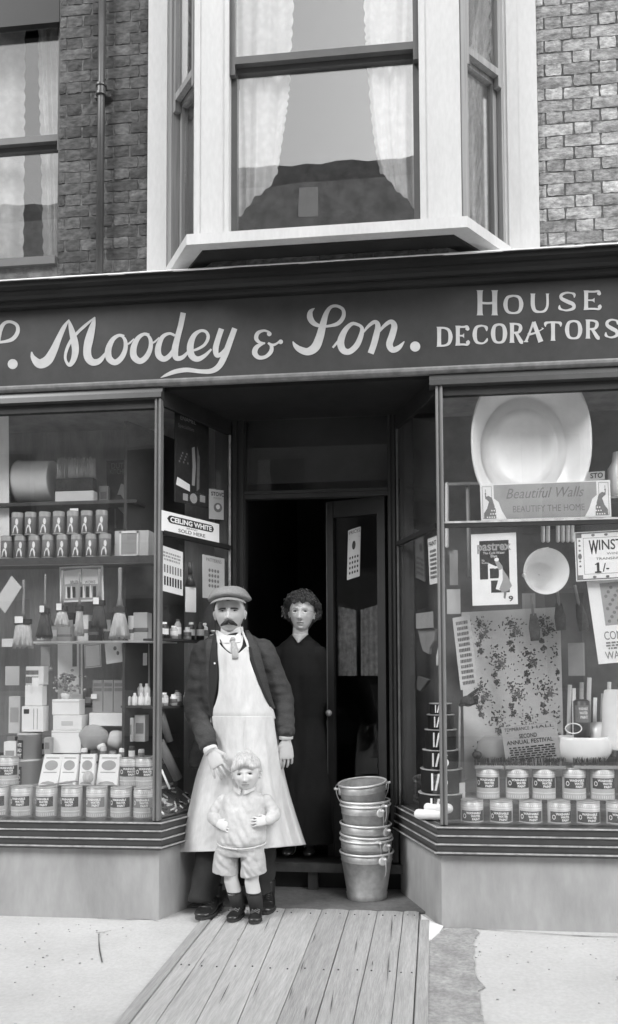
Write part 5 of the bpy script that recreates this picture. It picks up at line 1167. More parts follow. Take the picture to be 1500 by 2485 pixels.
def more_stock():
    r = random.Random(33)
    # blank price tickets, rolled papers and small tins that crowd the two windows
    for i, (x, y, w_, h_, Y, tone, lab) in enumerate((
        (86,1655,16,22,4.47,'paper_white','small blank ticket clipped to the upper box of the left tower'),(300,1752,18,16,4.49,'paper_white','small blank ticket on the flat white box'),
        (30,1640,34,46,4.60,'card_light','pale blank bill hanging at the left edge under the shelf'),(110,1600,22,60,4.62,'card_grey','grey narrow bill hanging left of the white poster'),
        (228,1690,14,12,4.53,'paper_white','tiny blank ticket on the left grey packet'),(345,1600,24,30,4.60,'card_white','white blank ticket pinned on the dotted card'),
        (25,1560,40,20,4.62,'card_white','pale sheet end hanging below the leftmost brush'),(180,1240,20,12,4.42,'paper_white','small blank ticket leaning on the wide brush'))):
        a = P(x-w_/2, y+h_/2, Y); b = P(x+w_/2, y+h_/2, Y); t = P(x, y-h_/2, Y)
        o = obj('ticket', MB().box(a.x, b.x, Y-.003, Y, a.z, t.z), tone); tag(o, lab, 'ticket')
    z = P(250, 1828, 4.50).z
    for i in range(7):
        x = P(205+23*i, 1800, 4.47).x; R = r.uniform(.014,.02); h_ = r.uniform(.05,.085); zz = P(205+23*i, 1838, 4.47).z
        mm_, tn = (('card_white','white'),('tin_dark','dark'),('card_light','pale'),('tin_grey','dull grey'))[i % 4]
        o = empty('small_tin', (x, 4.47, zz-.02), f'{tn} small tin, {ORD[i]} from the left behind the leaning cartons', 'tin', 'small tins behind the leaning cartons')
        obj('body', MB().lathe([(0,0),(R,0),(R,h_*.9),(R*.8,h_),(0,h_)], 14, (x, 4.47, zz-.02)), mm_, o); obj('label', MB().lathe([(R+.0006,h_*.3),(R+.0006,h_*.7)], 14, (x, 4.47, zz-.02)), 'paper_white' if i % 2 else 'ink_mid', o)
    shelfboard(P(195,1838,4.47).x, CL-.05, 4.45, 4.49, P(250,1838,4.47).z-.02, 'shelf_dark')
    for i in range(8):
        x0 = 1378+16*i; Y = 4.62; a = P(x0, 1835, Y); b = P(x0+r.uniform(-4,6), 1700-r.uniform(0,60), Y); R = r.uniform(.010,.014)
        tag(obj('paper_roll', MB().tube([a, b], R, 12), ['card_light','card_white','card_grey'][i % 3]), f'{["pale","white","grey"][i % 3]} wallpaper roll standing on end, {ORD[i]} from the left behind the oval pot', 'wallpaper roll', 'rolls behind the oval pot')
    for i, (x0, x1, yt, yb, Y, m_, lab) in enumerate(((1092,1112,1335,1420,4.60,'card_grey','grey sheet hanging behind the left pillar, right window'),(1085,1118,1430,1490,4.62,'card_light','pale square sheet above the printed strip'),(1268,1300,1440,1484,4.62,'card_grey','grey card tucked above the floral wallpaper'),(1380,1420,1560,1640,4.62,'card_grey','grey sample card between wallpaper and tall white card'),(1086,1130,1900,1975,4.40,'card_light','pale packet at the left end of the tin rows'))):
        a = P(x0, yb, Y); b = P(x1, yb, Y); t = P(x0, yt, Y); o = obj('sheet', MB().box(a.x, b.x, Y, Y+(.03 if i == 4 else .004), a.z, t.z), m_); tag(o, lab, 'sheet')
more_stock()
# ---- left lobby window
LA = Vector((CL-.004, F+.03, 0)); LB = Vector((JL-.005, FD, 0)); LD = (LB-LA).normalized(); LN = Vector((LD.y, -LD.x, 0))   # LN points into the lobby
def LPL(off): return (LA + LN*off, LN)
card('enamel_poster', 'tall dark enamel advertisement with pale picture in the left lobby window', 'poster', (425,1217), (507,1234), (425,972), LPL(-.05), 'card_dark',
     [('t','card_grey','ENAMEL',.15,.83,.6,.87,0), ('t','ink_mid','Specialities',.08,.74,.55,.79,0), ('p','card_grey',[(.48,.2),(.56,.2),(.6,.4),(.56,.6),(.48,.58),(.5,.4)]), ('p','ink_mid',[(.62,.15),(.7,.18),(.72,.5),(.64,.62)]), ('p','paper_white',[(.02,.17),(.42,.13),(.42,.2),(.06,.25)]), ('r','card_grey',.22,.03,.36,.1), ('c','card_grey',.53,.07,.11,.05), ('r','card_grey',.72,.05,.88,.12)] + [('r','ink_mid',.1+.03*j,.4+.03*(j%4),.14+.03*j,.42+.03*(j%4)) for j in range(9)])
card('stove_card', 'grey polish card headed with large letters beside the enamel advertisement', 'card', (508,1259), (549,1262), (508,1186), LPL(-.04), 'card_light', [('t','ink','STOVO',.1,.78,.9,.92,.03), ('t','ink_mid','POLISH',.25,.68,.7,.74,0), ('c','ink_mid',.5,.4,.25,.16), ('c','card_white',.5,.42,.12,.08)])
card('ceiling_white_sign', 'white CEILING WHITE sign with black lozenge resting on the lobby transom', 'sign', (390,1287), (532,1317), (390,1237), LPL(.012), 'paper_white',
     [('p','ink',[(.1,.66),(.13,.8),(.16,.84),(.85,.84),(.88,.78),(.9,.66),(.88,.5),(.85,.46),(.16,.46),(.13,.5)]), ('t','paper_white','CEILING WHITE',.15,.52,.86,.78,.035), ('t','ink_mid','SOLD HERE',.28,.1,.74,.28,.02), ('t','ink','BRAND',.42,.34,.6,.42,0)])
card('samples_card', 'white card of brush samples in two rows behind the left lobby window', 'sample card', (390,1432), (444,1446), (390,1322), LPL(-.03), 'paper_white', ptext_lines('card_grey',.1,.9,.68,.9,3) + [('r','ink_mid',.14+.12*j,.42,.2+.12*j,.6) for j in range(7)] + [('r','ink',.14+.12*j,.14,.21+.12*j,.34) for j in range(7)])
card('cloud_card', 'pale printed card at the inner end of the left lobby window', 'card', (492,1450), (545,1457), (492,1345), LPL(-.03), 'card_light', [('c','ink_mid',.3+.13*(j%4),.3+.12*(j//4),.05,.04) for j in range(16)] + [('t','ink_mid','PATTERNS',.15,.86,.85,.94,0)])
card('paper_tag', 'blank white tag hanging below a dark brush behind the lobby pane', 'tag', (451,1485), (476,1486), (451,1424), LPL(-.05), 'paper_white')
def lobby_left():
    # wall brush above the tag
    a = PL(461, 1365, LPL(-.06)); b = PL(462, 1422, LPL(-.06)); root = empty('dark_brush', b, 'dark handled brush hanging above the blank tag in the lobby window', 'brush')
    obj('handle', MB().tube([a, a.lerp(b,.5)], .014, 10), 'tin_dark', root); obj('head', MB().tube([a.lerp(b,.5), b], [.012,.032], 12), 'tin_dark', root)
    r = random.Random(11)
    # shelves and jars; positions are given along the lobby pane
    def along(px, py, off): return PL(px, py, LPL(-off))
    for si, (ys, off, items) in enumerate(((1551, .08, 9), (1712, .08, 9))):
        z = along(420, ys, off).z; A = LA + LD*.0 - LN*.03; 
        m = MB().obox(LA - LN*.16 + LD*.04 + Vector((0,0,z-.012)), LD*.60, LN*.13, (0,0,.0115)); obj('lobby_shelf', m, 'shelf_dark', SHOP)
        for i in range(items):
            c = LA + LD*(.07+.06*i) - LN*(.07+.02*(i % 2)); hh = r.uniform(.06,.13) if si == 0 else r.uniform(.05,.1); R = r.uniform(.018,.026)
            mm_ = r.choice(['card_white','tin_dark','card_grey','tin_dark','card_light'])
            tone = {'card_white':'white','tin_dark':'dark','card_grey':'grey','card_light':'pale'}[mm_]
            o = empty('jar', (c.x,c.y,z), f'{tone} jar, {ORD[i]} along the {"upper" if si == 0 else "lower"} shelf of the left lobby window', 'jar', 'jars on the left lobby shelves')
            obj('glass_body', MB().lathe([(0,0),(R,0),(R,hh*.75),(R*.6,hh*.85),(R*.6,hh*.9),(0,hh*.9)], 14, (c.x,c.y,z)), mm_, o)
            obj('cap', MB().lathe([(R*.66,hh*.88),(R*.66,hh),(0,hh)], 12, (c.x,c.y,z)), 'card_white' if i % 3 else 'tin_dark', o)
            obj('label', MB().lathe([(R+.0008,hh*.25),(R+.0008,hh*.6)], 14, (c.x,c.y,z)), 'card_white' if mm_ != 'card_white' else 'ink_mid', o)
    # long rolls leaning, and the tray of tools at the foot
    for i, (x0, y0, x1, y1, R, mm_) in enumerate(((386,1715,412,1800,.02,'card_grey_d'),(388,1800,432,1890,.026,'card_grey_d'),(392,1868,412,1915,.006,'card_white'))):
        a = along(x0, y0, .09); b = along(x1, y1, .05); tag(obj('paper_roll', MB().tube([a, b], R, 14), mm_), ['upper thin grey roll leaning behind the left pillar','thick grey roll leaning in the left lobby window above the tool tray','thin white stick leaning beside the thick grey roll'][i], 'roll', 'rolls leaning in the lobby window')
    A = LA + LD*.03 - LN*.02; 
    root = obj('tool_tray', MB().obox(A + Vector((0,0,.51)), LD*.36, -LN*.18 + Vector((0,0,.10)), Vector((0,0,.008))), 'card_grey_d'); tag(root, 'tilted tray crowded with small pale and dark tools at the foot of the lobby window', 'tool tray')
    m1, m2 = MB(), MB()
    for k in range(60):
        u, v = r.random(), r.random(); c = A + Vector((0,0,.522)) + LD*(.36*u) + (-LN*.18+Vector((0,0,.10)))*v; d = (LD*r.uniform(-1,1) + (-LN*.9+Vector((0,0,.5)))*r.uniform(-1,1)).normalized()*r.uniform(.012,.03)
        (m1 if k % 2 else m2).tube([c-d, c+d], [.004,.006], 6)
    obj('pale_tools', m1, 'card_white', root, kind='stuff'); obj('dark_tools', m2, 'tin_dark', root, kind='stuff')
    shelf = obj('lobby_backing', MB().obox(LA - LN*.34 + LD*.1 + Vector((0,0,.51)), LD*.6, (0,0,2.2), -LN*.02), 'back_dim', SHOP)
mat('card_grey_d', .12, .6, amt=.15)
lobby_left()
# ---- right lobby window
RA = Vector((JR+.005, FD, 0)); RB = Vector((CR+.004, F+.03, 0)); RD = (RB-RA).normalized(); RN = Vector((RD.y, -RD.x, 0))
def RPL(off): return (RA + RN*off, RN)
card('hanging_bill', 'narrow white printed bill pasted high inside the right lobby window', 'bill', (1043,1419), (1066,1414), (1038,1308), RPL(-.02), 'paper_white', [('t','ink','PAINT',.1,.82,.9,.92,.02)] + ptext_lines('ink_mid', .15, .85, .1, .75, 7, 6))
card('note_card', 'small blank pale note above a pale glove shape in the right lobby window', 'note', (1010,1526), (1051,1523), (1009,1489), RPL(-.08), 'card_grey')
def lobby_right():
    pl = RPL(-.10); pts = [(1014,1529),(1056,1526),(1052,1556),(1042,1572),(1040,1588),(1026,1580),(1020,1560)]
    m = MB().extrude([PL(x, y, pl) for x, y in pts], -RN*.02); tag(obj('leather_mitt', m, 'card_grey_d2', bevel=.003), 'pale tapering painters mitt hanging below the small note', 'mitt')
    m = MB().extrude([PL(x, y, pl) for x, y in [(1014,1640),(1040,1650),(1020,1678),(1006,1670)]], -RN*.02); tag(obj('dust_cloth', m, 'card_grey_d', bevel=.003), 'dim folded cloth hanging lower in the right lobby window', 'cloth')
    a = PL(1062,1612,RPL(-.05)); b = PL(1066,1566,RPL(-.05)); tag(obj('float_handle', MB().tube([a, a.lerp(b,.4), b], [.008,.011,.004], 10, rounded=True), 'card_light'), 'pale spindle shaped handle close to the right pillar', 'handle')
    # stack of priced kettles, each a step wider
    ys = [1706,1733,1769,1818,1864,1922,1990]; base = .508
    off = .17; cx_ = None
    zc = [max(P(1060, y, F+.22).z, base) for y in ys]; zc[-1] = base
    c = RA + RD*(.62-.20) - RN*.20
    c = Vector((P(1070,1800,F+.24).x, F+.24, 0)); marks = ['1/-','1/-','1/-','1/6','1/-','1/-']
    for i in range(6):
        z1, z0 = zc[i], zc[i+1]; R = .058 + .0125*i; h_ = z1-z0
        o = empty('paint_kettle', (c.x, c.y, z0), f'{["topmost","second","third","fourth","fifth","lowest"][i]} dark kettle of the priced stack in the right lobby window', 'paint kettle', 'stack of priced paint kettles')
        obj('body', MB().lathe([(0,.0005),(R*.97,.0005),(R,.004),(R,h_-.006)], 32, (c.x,c.y,z0)), 'dark_paint', o)
        obj('rim', MB().lathe([(R,h_-.006),(R+.004,h_-.005),(R+.004,h_-.0005),(R-.004,h_-.0005),(0,h_-.002)], 32, (c.x,c.y,z0)), 'edge_pale', o)
        m = MB(); s = marks[i]; ang = -.5
        for j, ch in enumerate(s):
            vs, fs = text_verts(ch, .03); w_ = {'1':.10,'/':.28,'-':.30,'6':.42}[ch]; a0 = ang + [0,.16,.5][j]
            z_a, z_b = (.15, .85) if ch != '-' else (.42, .56)
            m.add([Vector((c.x+(R+.0025)*math.sin(a0+w_*u), c.y-(R+.0025)*math.cos(a0+w_*u), z0+h_*(z_a+(z_b-z_a)*v))) for u, v in vs], fs)
        obj('painted_price', m, 'paper_white', o)
    for i, (x, y) in enumerate(((1040,1978),(1064,1962))):
        q = P(x, y, F+.12); tag(obj('cotton_waste', MB().tube([q+Vector((-.05,.03,0)), q+Vector((.05,-.0,0))], .026, 14, rounded=True), 'card_white'), ['lower white bundle at the foot of the kettle stack', 'upper white bundle against the kettle stack'][i], 'bundle')
mat('card_grey_d2', .3, .7, amt=.15)
lobby_right()
card('calendar', 'curling white calendar sheet hanging on the glass of the open shop door', 'calendar', (842,1408), (873,1398), (845,1288), (Vector((0,4.92,0)), Vector((.05,1,0)).normalized()), 'card_white2', [('t','ink','PRICES',.1,.9,.95,.97,0), ('c','ink',.5,.66,.14,.09), ('r','ink_mid',.1,.8,.9,.82)] + [('c','ink',.22+.2*(j%4),.42-.1*(j//4),.06,.028) for j in range(16)], bend=.012)
# ================================================================ people
mat('skin', 0.54, 0.55, amt=0.05, scale=18, attr='tone', spec=0.35)
mat('skin_light', 0.86, 0.55, amt=0.04, scale=18, attr='tone', spec=0.3); mat('skin_child', 0.62, 0.55, amt=0.04, scale=18, attr='tone', spec=0.3)
mat('eye_white', .33, .2); mat('eye_dark', .02, .15)
mat('hair_dark', .02, .6, scale=60, g2=.06, stretch=(3,3,.6), bump=.002, bscale=120)
mat('hair_fair', .42, .6, scale=40, g2=.7, stretch=(3,3,.5), bump=.002, bscale=120)
mat('hair_curly', .06, .75, scale=45, g2=.16, bump=.004, bscale=90)
mat('tweed', .26, .9, amt=.15, scale=120, bump=.0006, bscale=300)
mat('jacket_cloth', .036, .95, scale=7, g2=.062, amt2=.2, scale2=160, bump=.006, bscale=14, stretch=(1,1,1.8))
mat('jacket_edge', .022, .9, amt=.2)
mat('apron_cloth', .70, .9, scale=6, g2=.56, amt2=.05, scale2=40, bump=.006, bscale=16, stretch=(1.3,1.3,.45))
mat('shirt', .68, .7, amt=.02); mat('tie', .38, .6, amt=.2, scale=90)
mat('trousers', .028, .95, amt=.3, scale=9, bump=.0015, bscale=60)
mat('leather', .02, .28, amt=.3, scale=18, spec=.7); mat('sole', .03, .7, amt=.2)
mat('knit', .66, .9, scale=7, g2=.46, amt2=.05, scale2=90, bump=.005, bscale=26, stretch=(1,1,.7))
mat('shorts', .52, .9, scale=9, g2=.42, amt2=.06, scale2=60, bump=.006, bscale=24)
mat('sock', .03, .95, amt=.2)
mat('dress', .012, .9, scale=6, g2=.02, bump=.002, bscale=30, spec=.25)
mat('lens', .5, .1)
def sst(a, b, x): 
    t = max(0.0, min(1.0, (x-a)/(b-a))) if a != b else float(x > a); return t*t*(3-2*t)
def ga(x, s): return math.exp(-(x/s)**2)
class Head:
    """a in half width, b half depth, cu / cd heights above and below the eye line; local x viewer's right, y towards the viewer, z up"""
    def __init__(s, c, a, b, cu, cd, yaw=0, tilt=0, pitch=0, jaw=.30, nose=1.0, cheeks=0.0, brow=1.0, child=False, bz=.0195, ear=1.0):
        s.c = Vector(c); s.a, s.b, s.cu, s.cd = a, b, cu, cd; s.jaw, s.nose, s.cheeks, s.brow, s.child = jaw, nose, cheeks, brow, child; s.bz = bz; s.ear = ear
        s.fx = a/.075; s.fz = cd/.118
        R = Matrix.Rotation(yaw, 3, 'Z') @ Matrix.Rotation(tilt, 3, 'Y') @ Matrix.Rotation(pitch, 3, 'X')
        B_ = Matrix(((1,0,0),(0,-1,0),(0,0,1)))
        s.M = R @ B_; s.Mi = s.M.inverted()
    def w(s, p): return s.c + s.M @ Vector(p)
    def loc(s, p): return s.Mi @ (Vector(p) - s.c)
    def base(s, d, infl=0.0):
        a, b = s.a+infl, s.b+infl; c = (s.cu if d.z > 0 else s.cd)+infl
        x, y, z = a*d.x, b*d.y, c*d.z
        t = max(0, -d.z); rr = max(.05, math.hypot(d.x, d.y))
        if t > 0: x *= rr**(-.34*t); y *= rr**(-.22*t)
        x *= 1 - s.jaw*t**2.0
        if y > 0: y *= 1 - .04*t; 
        else: y *= 1 - .40*t
        # fuller temples and a flatter face
        if y > 0: y = b*(y/b)**.92 if y > 0 else y
        x += (0.004 if d.x > 0 else -.004)*ga(d.z-.25,.3)*abs(d.x)
        return Vector((x, y, z))
    def point(s, d):
        p = s.base(d); fx, fz = s.fx, s.fz; x, z = p.x/fx, p.z/fz
        wf = sst(.15, .55, d.y)
        if wf > 0:
            o = 0.0; ax = abs(x); n = s.nose
            t = sst(.012, -.036, z)                                     # nose bridge to tip
            width = .0075 + .0055*t
            if z > -.050: o += n*(.005 + .019*t)*ga(x, width)*sst(.026, .006, z)
            o += n*.020*ga(x,.0125)*ga(z+.040,.0095); o += n*.008*(ga(ax-.0125,.006)*ga(z+.042,.0075))
            o -= .0150*ga(ax-.029,.0150)*ga(z-.002,.0100)               # sockets
            o += s.brow*.0068*ga(ax-.026,.019)*ga(z-s.bz,.0068)
            o += .0035*ga(ax-.031,.0115)*ga(z-.0075,.0042)              # upper lid
            o += .0022*ga(ax-.031,.0115)*ga(z+.0080,.0045)
            o += (.0045+s.cheeks)*ga(ax-.042,.020)*ga(z+.030,.020)      # cheeks
            o -= .0030*ga(ax-.045,.012)*ga(z+.062,.016)*(0 if s.cheeks else 1)
            o += .0062*ga(x,.020)*ga(z+.0655,.0050); o += .0065*ga(x,.017)*ga(z+.0775,.0052); o -= .0045*ga(x,.022)*ga(z+.0712,.0022)
            o -= .0040*ga(x,.02)*ga(z+.088,.006); o += .0085*ga(x,.018)*ga(z+.104,.012)
            o -= .0018*ga(x,.004)*ga(z+.058,.005)
            p.y += o*wf*(fz if not s.child else fz*.9)
        return p
    def mesh(s, mb, nu=200, nv=150):
        rings = []
        for j in range(nv+1):
            ph = -PI/2 + PI*j/nv; ph = max(-1.56, min(1.56, ph)); ring = []
            for i in range(nu):
                # denser towards the face
                t = 2*PI*i/nu; t = t - .35*math.sin(2*0)*0; th = t
                d = Vector((math.cos(ph)*math.sin(th), math.cos(ph)*math.cos(th), math.sin(ph))); ring.append(s.w(s.point(d)))
            rings.append(ring[::-1])
        mb.loft(rings)
        for sg in (-1, 1):                                              # ears
            q = MB(); e_ = s.ear; q.ell((0,0,0), (.006*e_,.015*e_,.028*e_*s.fz), 14, 12); q.ell((sg*.003,.002,.007), (.008*e_,.017*e_,.018*e_*s.fz), 14, 10); q.ell((0,.004,-.017*s.fz), (.006,.009,.009), 10, 8)
            R = Matrix.Rotation(sg*-.42, 4, 'Z')
            q.v = [s.w(Vector((sg*(s.a*.985+.003), -.008, -.018*s.fz)) + R @ v) for v in q.v]; mb.add(q.v, q.f, True)
    def tone(s, p, lips=.75, brows=.18):
        """skin colouring at a world point: brows, lips, nostrils; shade painted along the lids and mouth line"""
        q = s.loc(p); x, z = q.x/s.fx, q.z/s.fz
        if q.y < .03 or abs(x) > .08 or not (-.12 < z < .12): return 1.0
        ax = abs(x); t = 1.0
        zb = s.bz + .002 - .20*max(0, ax-.034)
        t -= brows*ga(z-zb, .0034)*sst(.010,.014,ax)*sst(.050,.044,ax)
        t -= (1-lips)*ga(z+.0712,.0075)*sst(.025,.019,ax)
        t -= .45*ga(z+.0712,.0016)*sst(.025,.020,ax)
        t -= .55*ga(ax-.0065,.0030)*ga(z+.0535,.0024)
        t -= .30*ga(z-.0070,.0020)*sst(.044,.040,ax)*sst(.017,.021,ax)  # faint eye-socket shade painted into the skin along the upper lid
        return max(.12, t)
    def eyes(s, parent, squint=.0042, look=0.0):
        for sg in (-1, 1):
            fx = s.fx; px = sg*.031*fx
            # find the surface at the socket
            best = None
            for i in range(60):
                th = -1+2*i/59
                d = Vector((math.sin(th)*1, math.cos(th), -.02)).normalized(); p = s.point(d)
                if best is None or abs(p.x-px) < abs(best.x-px): best = p
            m = MB(); m.ell((0,0,0), (.0130*fx,.0045,squint), 16, 10); m.v = [s.w(Vector((px, best.y+.0005, -.0002)) + v) for v in m.v]; e = obj('eye', m, 'eye_white', parent)
            m = MB(); m.ell((0,0,0), (.0052*fx,.0034,min(.0052,squint*1.02)), 14, 8); m.v = [s.w(Vector((px+look, best.y+.0022, -.0002)) + v) for v in m.v]; obj('iris', m, 'eye_dark', e)
            m = MB(); pts = [s.w(Vector((px+sg*.0148*fx*u, best.y+.0035-.004*u*u, .0048*(1-u*u)-.0006+(squint-.0042)))) for u in (-1,-.6,-.2,.2,.6,1)]; m.tube(pts, [.0008,.0017,.0022,.0022,.0017,.0008], 6); obj('eyelashes', m, 'eye_dark', e)
def shell(h, keep, infl, mb, nu=120, nv=80, seed=0, amp=.004, freq=40, fall=.02):
    """hair: the skull pushed out where keep(p) is positive, tucked under the skin elsewhere"""
    rings = []
    for j in range(nv+1):
        ph = -PI/2+PI*j/nv; ph = max(-1.56, min(1.56, ph)); ring = []
        for i in range(nu):
            th = 2*PI*i/nu; d = Vector((math.cos(ph)*math.sin(th), math.cos(ph)*math.cos(th), math.sin(ph)))
            p0 = h.base(d); k = keep(p0, d); k = max(-1, min(1, k/fall))
            f = infl(p0, d) if callable(infl) else infl
            nz_ = amp*mnoise.noise(Vector((p0.x*freq, p0.y*freq, p0.z*freq*.5+seed)))
            e = (f + nz_)*max(0, k)**.5 if k > 0 else -.010 + .0*k
            if k <= 0: e = -.012
            ring.append(h.w(h.base(d, e) if e > -.02 else p0))
        rings.append(ring[::-1])
    mb.loft(rings); return mb
def set_tone(o, fn):
    me = o.data; at = me.attributes.new('tone', 'FLOAT', 'POINT'); mw = Vector(ORG[o.name])
    vals = [fn(v.co + mw) for v in me.vertices]; at.data.foreach_set('value', vals)
def lin(mb, p0, p1, r0, r1, n=16, **k): mb.tube([p0, p1], [r0, r1], n, rounded=True, **k)
def hand(mb, wrist, d, n, s=1.0, curl=.35, side=1, thumb=.5, spread=.06, curls=None):
    """d: towards the fingertips, n: out of the back of the hand, side: which way the thumb lies along w"""
    d = Vector(d).normalized(); n = Vector(n); n = (n - d*n.dot(d)).normalized(); w_ = d.cross(n).normalized()*side
    W = Vector(wrist); P0 = lambda a, b, c: W + (d*a + w_*b + n*c)*s
    rings = []
    for a, hw, ht in ((-.015,.026,.019),(0,.027,.018),(.03,.036,.016),(.06,.041,.0145),(.085,.042,.012),(.095,.038,.009)):
        rings.append([P0(a, hw*math.cos(t), ht*math.sin(t)) for t in [2*PI*i/18 for i in range(18)]])
    mb.loft(rings)
    L = (.078,.086,.080,.062); off = (.030,.0100,-.0100,-.029); ang = (spread, spread*.3, -spread*.5, -spread*1.4)
    for i in range(4):
        p = P0(.084 - abs(i-1.2)*.004, off[i], -.001); cur = curl if curls is None else curls[i]; dirv = (d + w_*ang[i]).normalized(); pts = [p]; nn = Vector(n)
        ax = dirv.cross(nn).normalized()
        a_ = cur*.7
        for seg, f in enumerate((.45, .30, .25)):
            R = Quaternion(ax, -a_ if True else a_); q = R @ dirv; 
            if (q).dot(nn) > dirv.dot(nn)+1e-6: q = Quaternion(ax, a_) @ dirv
            pts.append(pts[-1] + q*L[i]*f*s); a_ += cur*1.0
        mb.tube(pts, [.0084*s,.0080*s,.0073*s,.0060*s], 10, rounded=True)
    p = P0(.022, .030, -.004); q = P0(.050, .052, -.010-.01*thumb); r_ = P0(.078, .055-.02*thumb, -.018-.016*thumb); mb.tube([P0(.005,.018,-.003), p, q, r_], [.015*s,.0145*s,.0108*s,.0085*s], 10, rounded=True)
def boot(mb, sole, toe, heel, up, s=1.0, wdt=.044, ht=.075, ank=.12):
    """toe / heel: ground points; upper lofted from toe to heel, then a shaft"""
    toe = Vector(toe); heel = Vector(heel); d = (toe-heel); L = d.length; d.normalize(); w_ = d.cross(Vector((0,0,1))).normalized()
    rings = []
    for t, hw, h0 in ((0,.30,.28),(.02,.55,.36),(.08,.82,.46),(.18,.97,.52),(.30,1.0,.60),(.42,.94,.78),(.52,.86,1.0),(.62,.80,1.2),(.75,.76,1.3),(.88,.74,1.3),(.97,.60,1.25),(1.0,.35,1.1)):
        c = toe - d*(L*t); hh = ht*h0; ring = []
        for i in range(20):
            a = 2*PI*i/20; x = math.cos(a); z = math.sin(a)
            z2 = (abs(z)**.8)*(1 if z > 0 else -1)
            ring.append(c + w_*wdt*hw*x*(1 if z < .2 else (1-.25*(z-.2))) + Vector((0,0,.012*s + hh*.5 + hh*.5*z2)))
        rings.append(ring)
    mb.loft(rings)
    c = toe - d*(L*.72); mb.tube([c+Vector((0,0,ht*.5)), c+Vector((0,0,ht*1.2)), c+Vector((0,0,ank))+Vector(up)*.0], [wdt*.80, wdt*.80, wdt*.86], 18, rounded=False)
    ol = []
    for i in range(28):
        a = 2*PI*i/28; u = math.cos(a); v = math.sin(a); ww = wdt*(1.06 if u > 0 else .84); k = .5+.5*u
        ol.append(heel + d*L*(.5+.515*u) + w_*ww*math.copysign(abs(v)**.75, v))
    sole.extrude([p+Vector((0,0,.001)) for p in ol], (0,0,.015*s))
def laces(mb, toe, heel, ht, wdt, n=5, lo=.36, hi=.62):
    toe = Vector(toe); heel = Vector(heel); d = (toe-heel); L = d.length; d.normalize(); w_ = d.cross(Vector((0,0,1))).normalized()
    for i in range(n):
        t = lo+(hi-lo)*i/(n-1); z = .012+ht*(.62+1.0*(t-.32)*1.5); c = toe-d*L*t+Vector((0,0,z+.005))
        mb.tube([c-w_*wdt*.45+Vector((0,0,-.006)), c+Vector((0,0,.002)), c+w_*wdt*.45+Vector((0,0,-.006))], .0022, 5)
        for sg in (-1,1): mb.ell(c+w_*wdt*.5*sg+Vector((0,0,-.006)), (.0035,.0035,.0035), 6, 4)
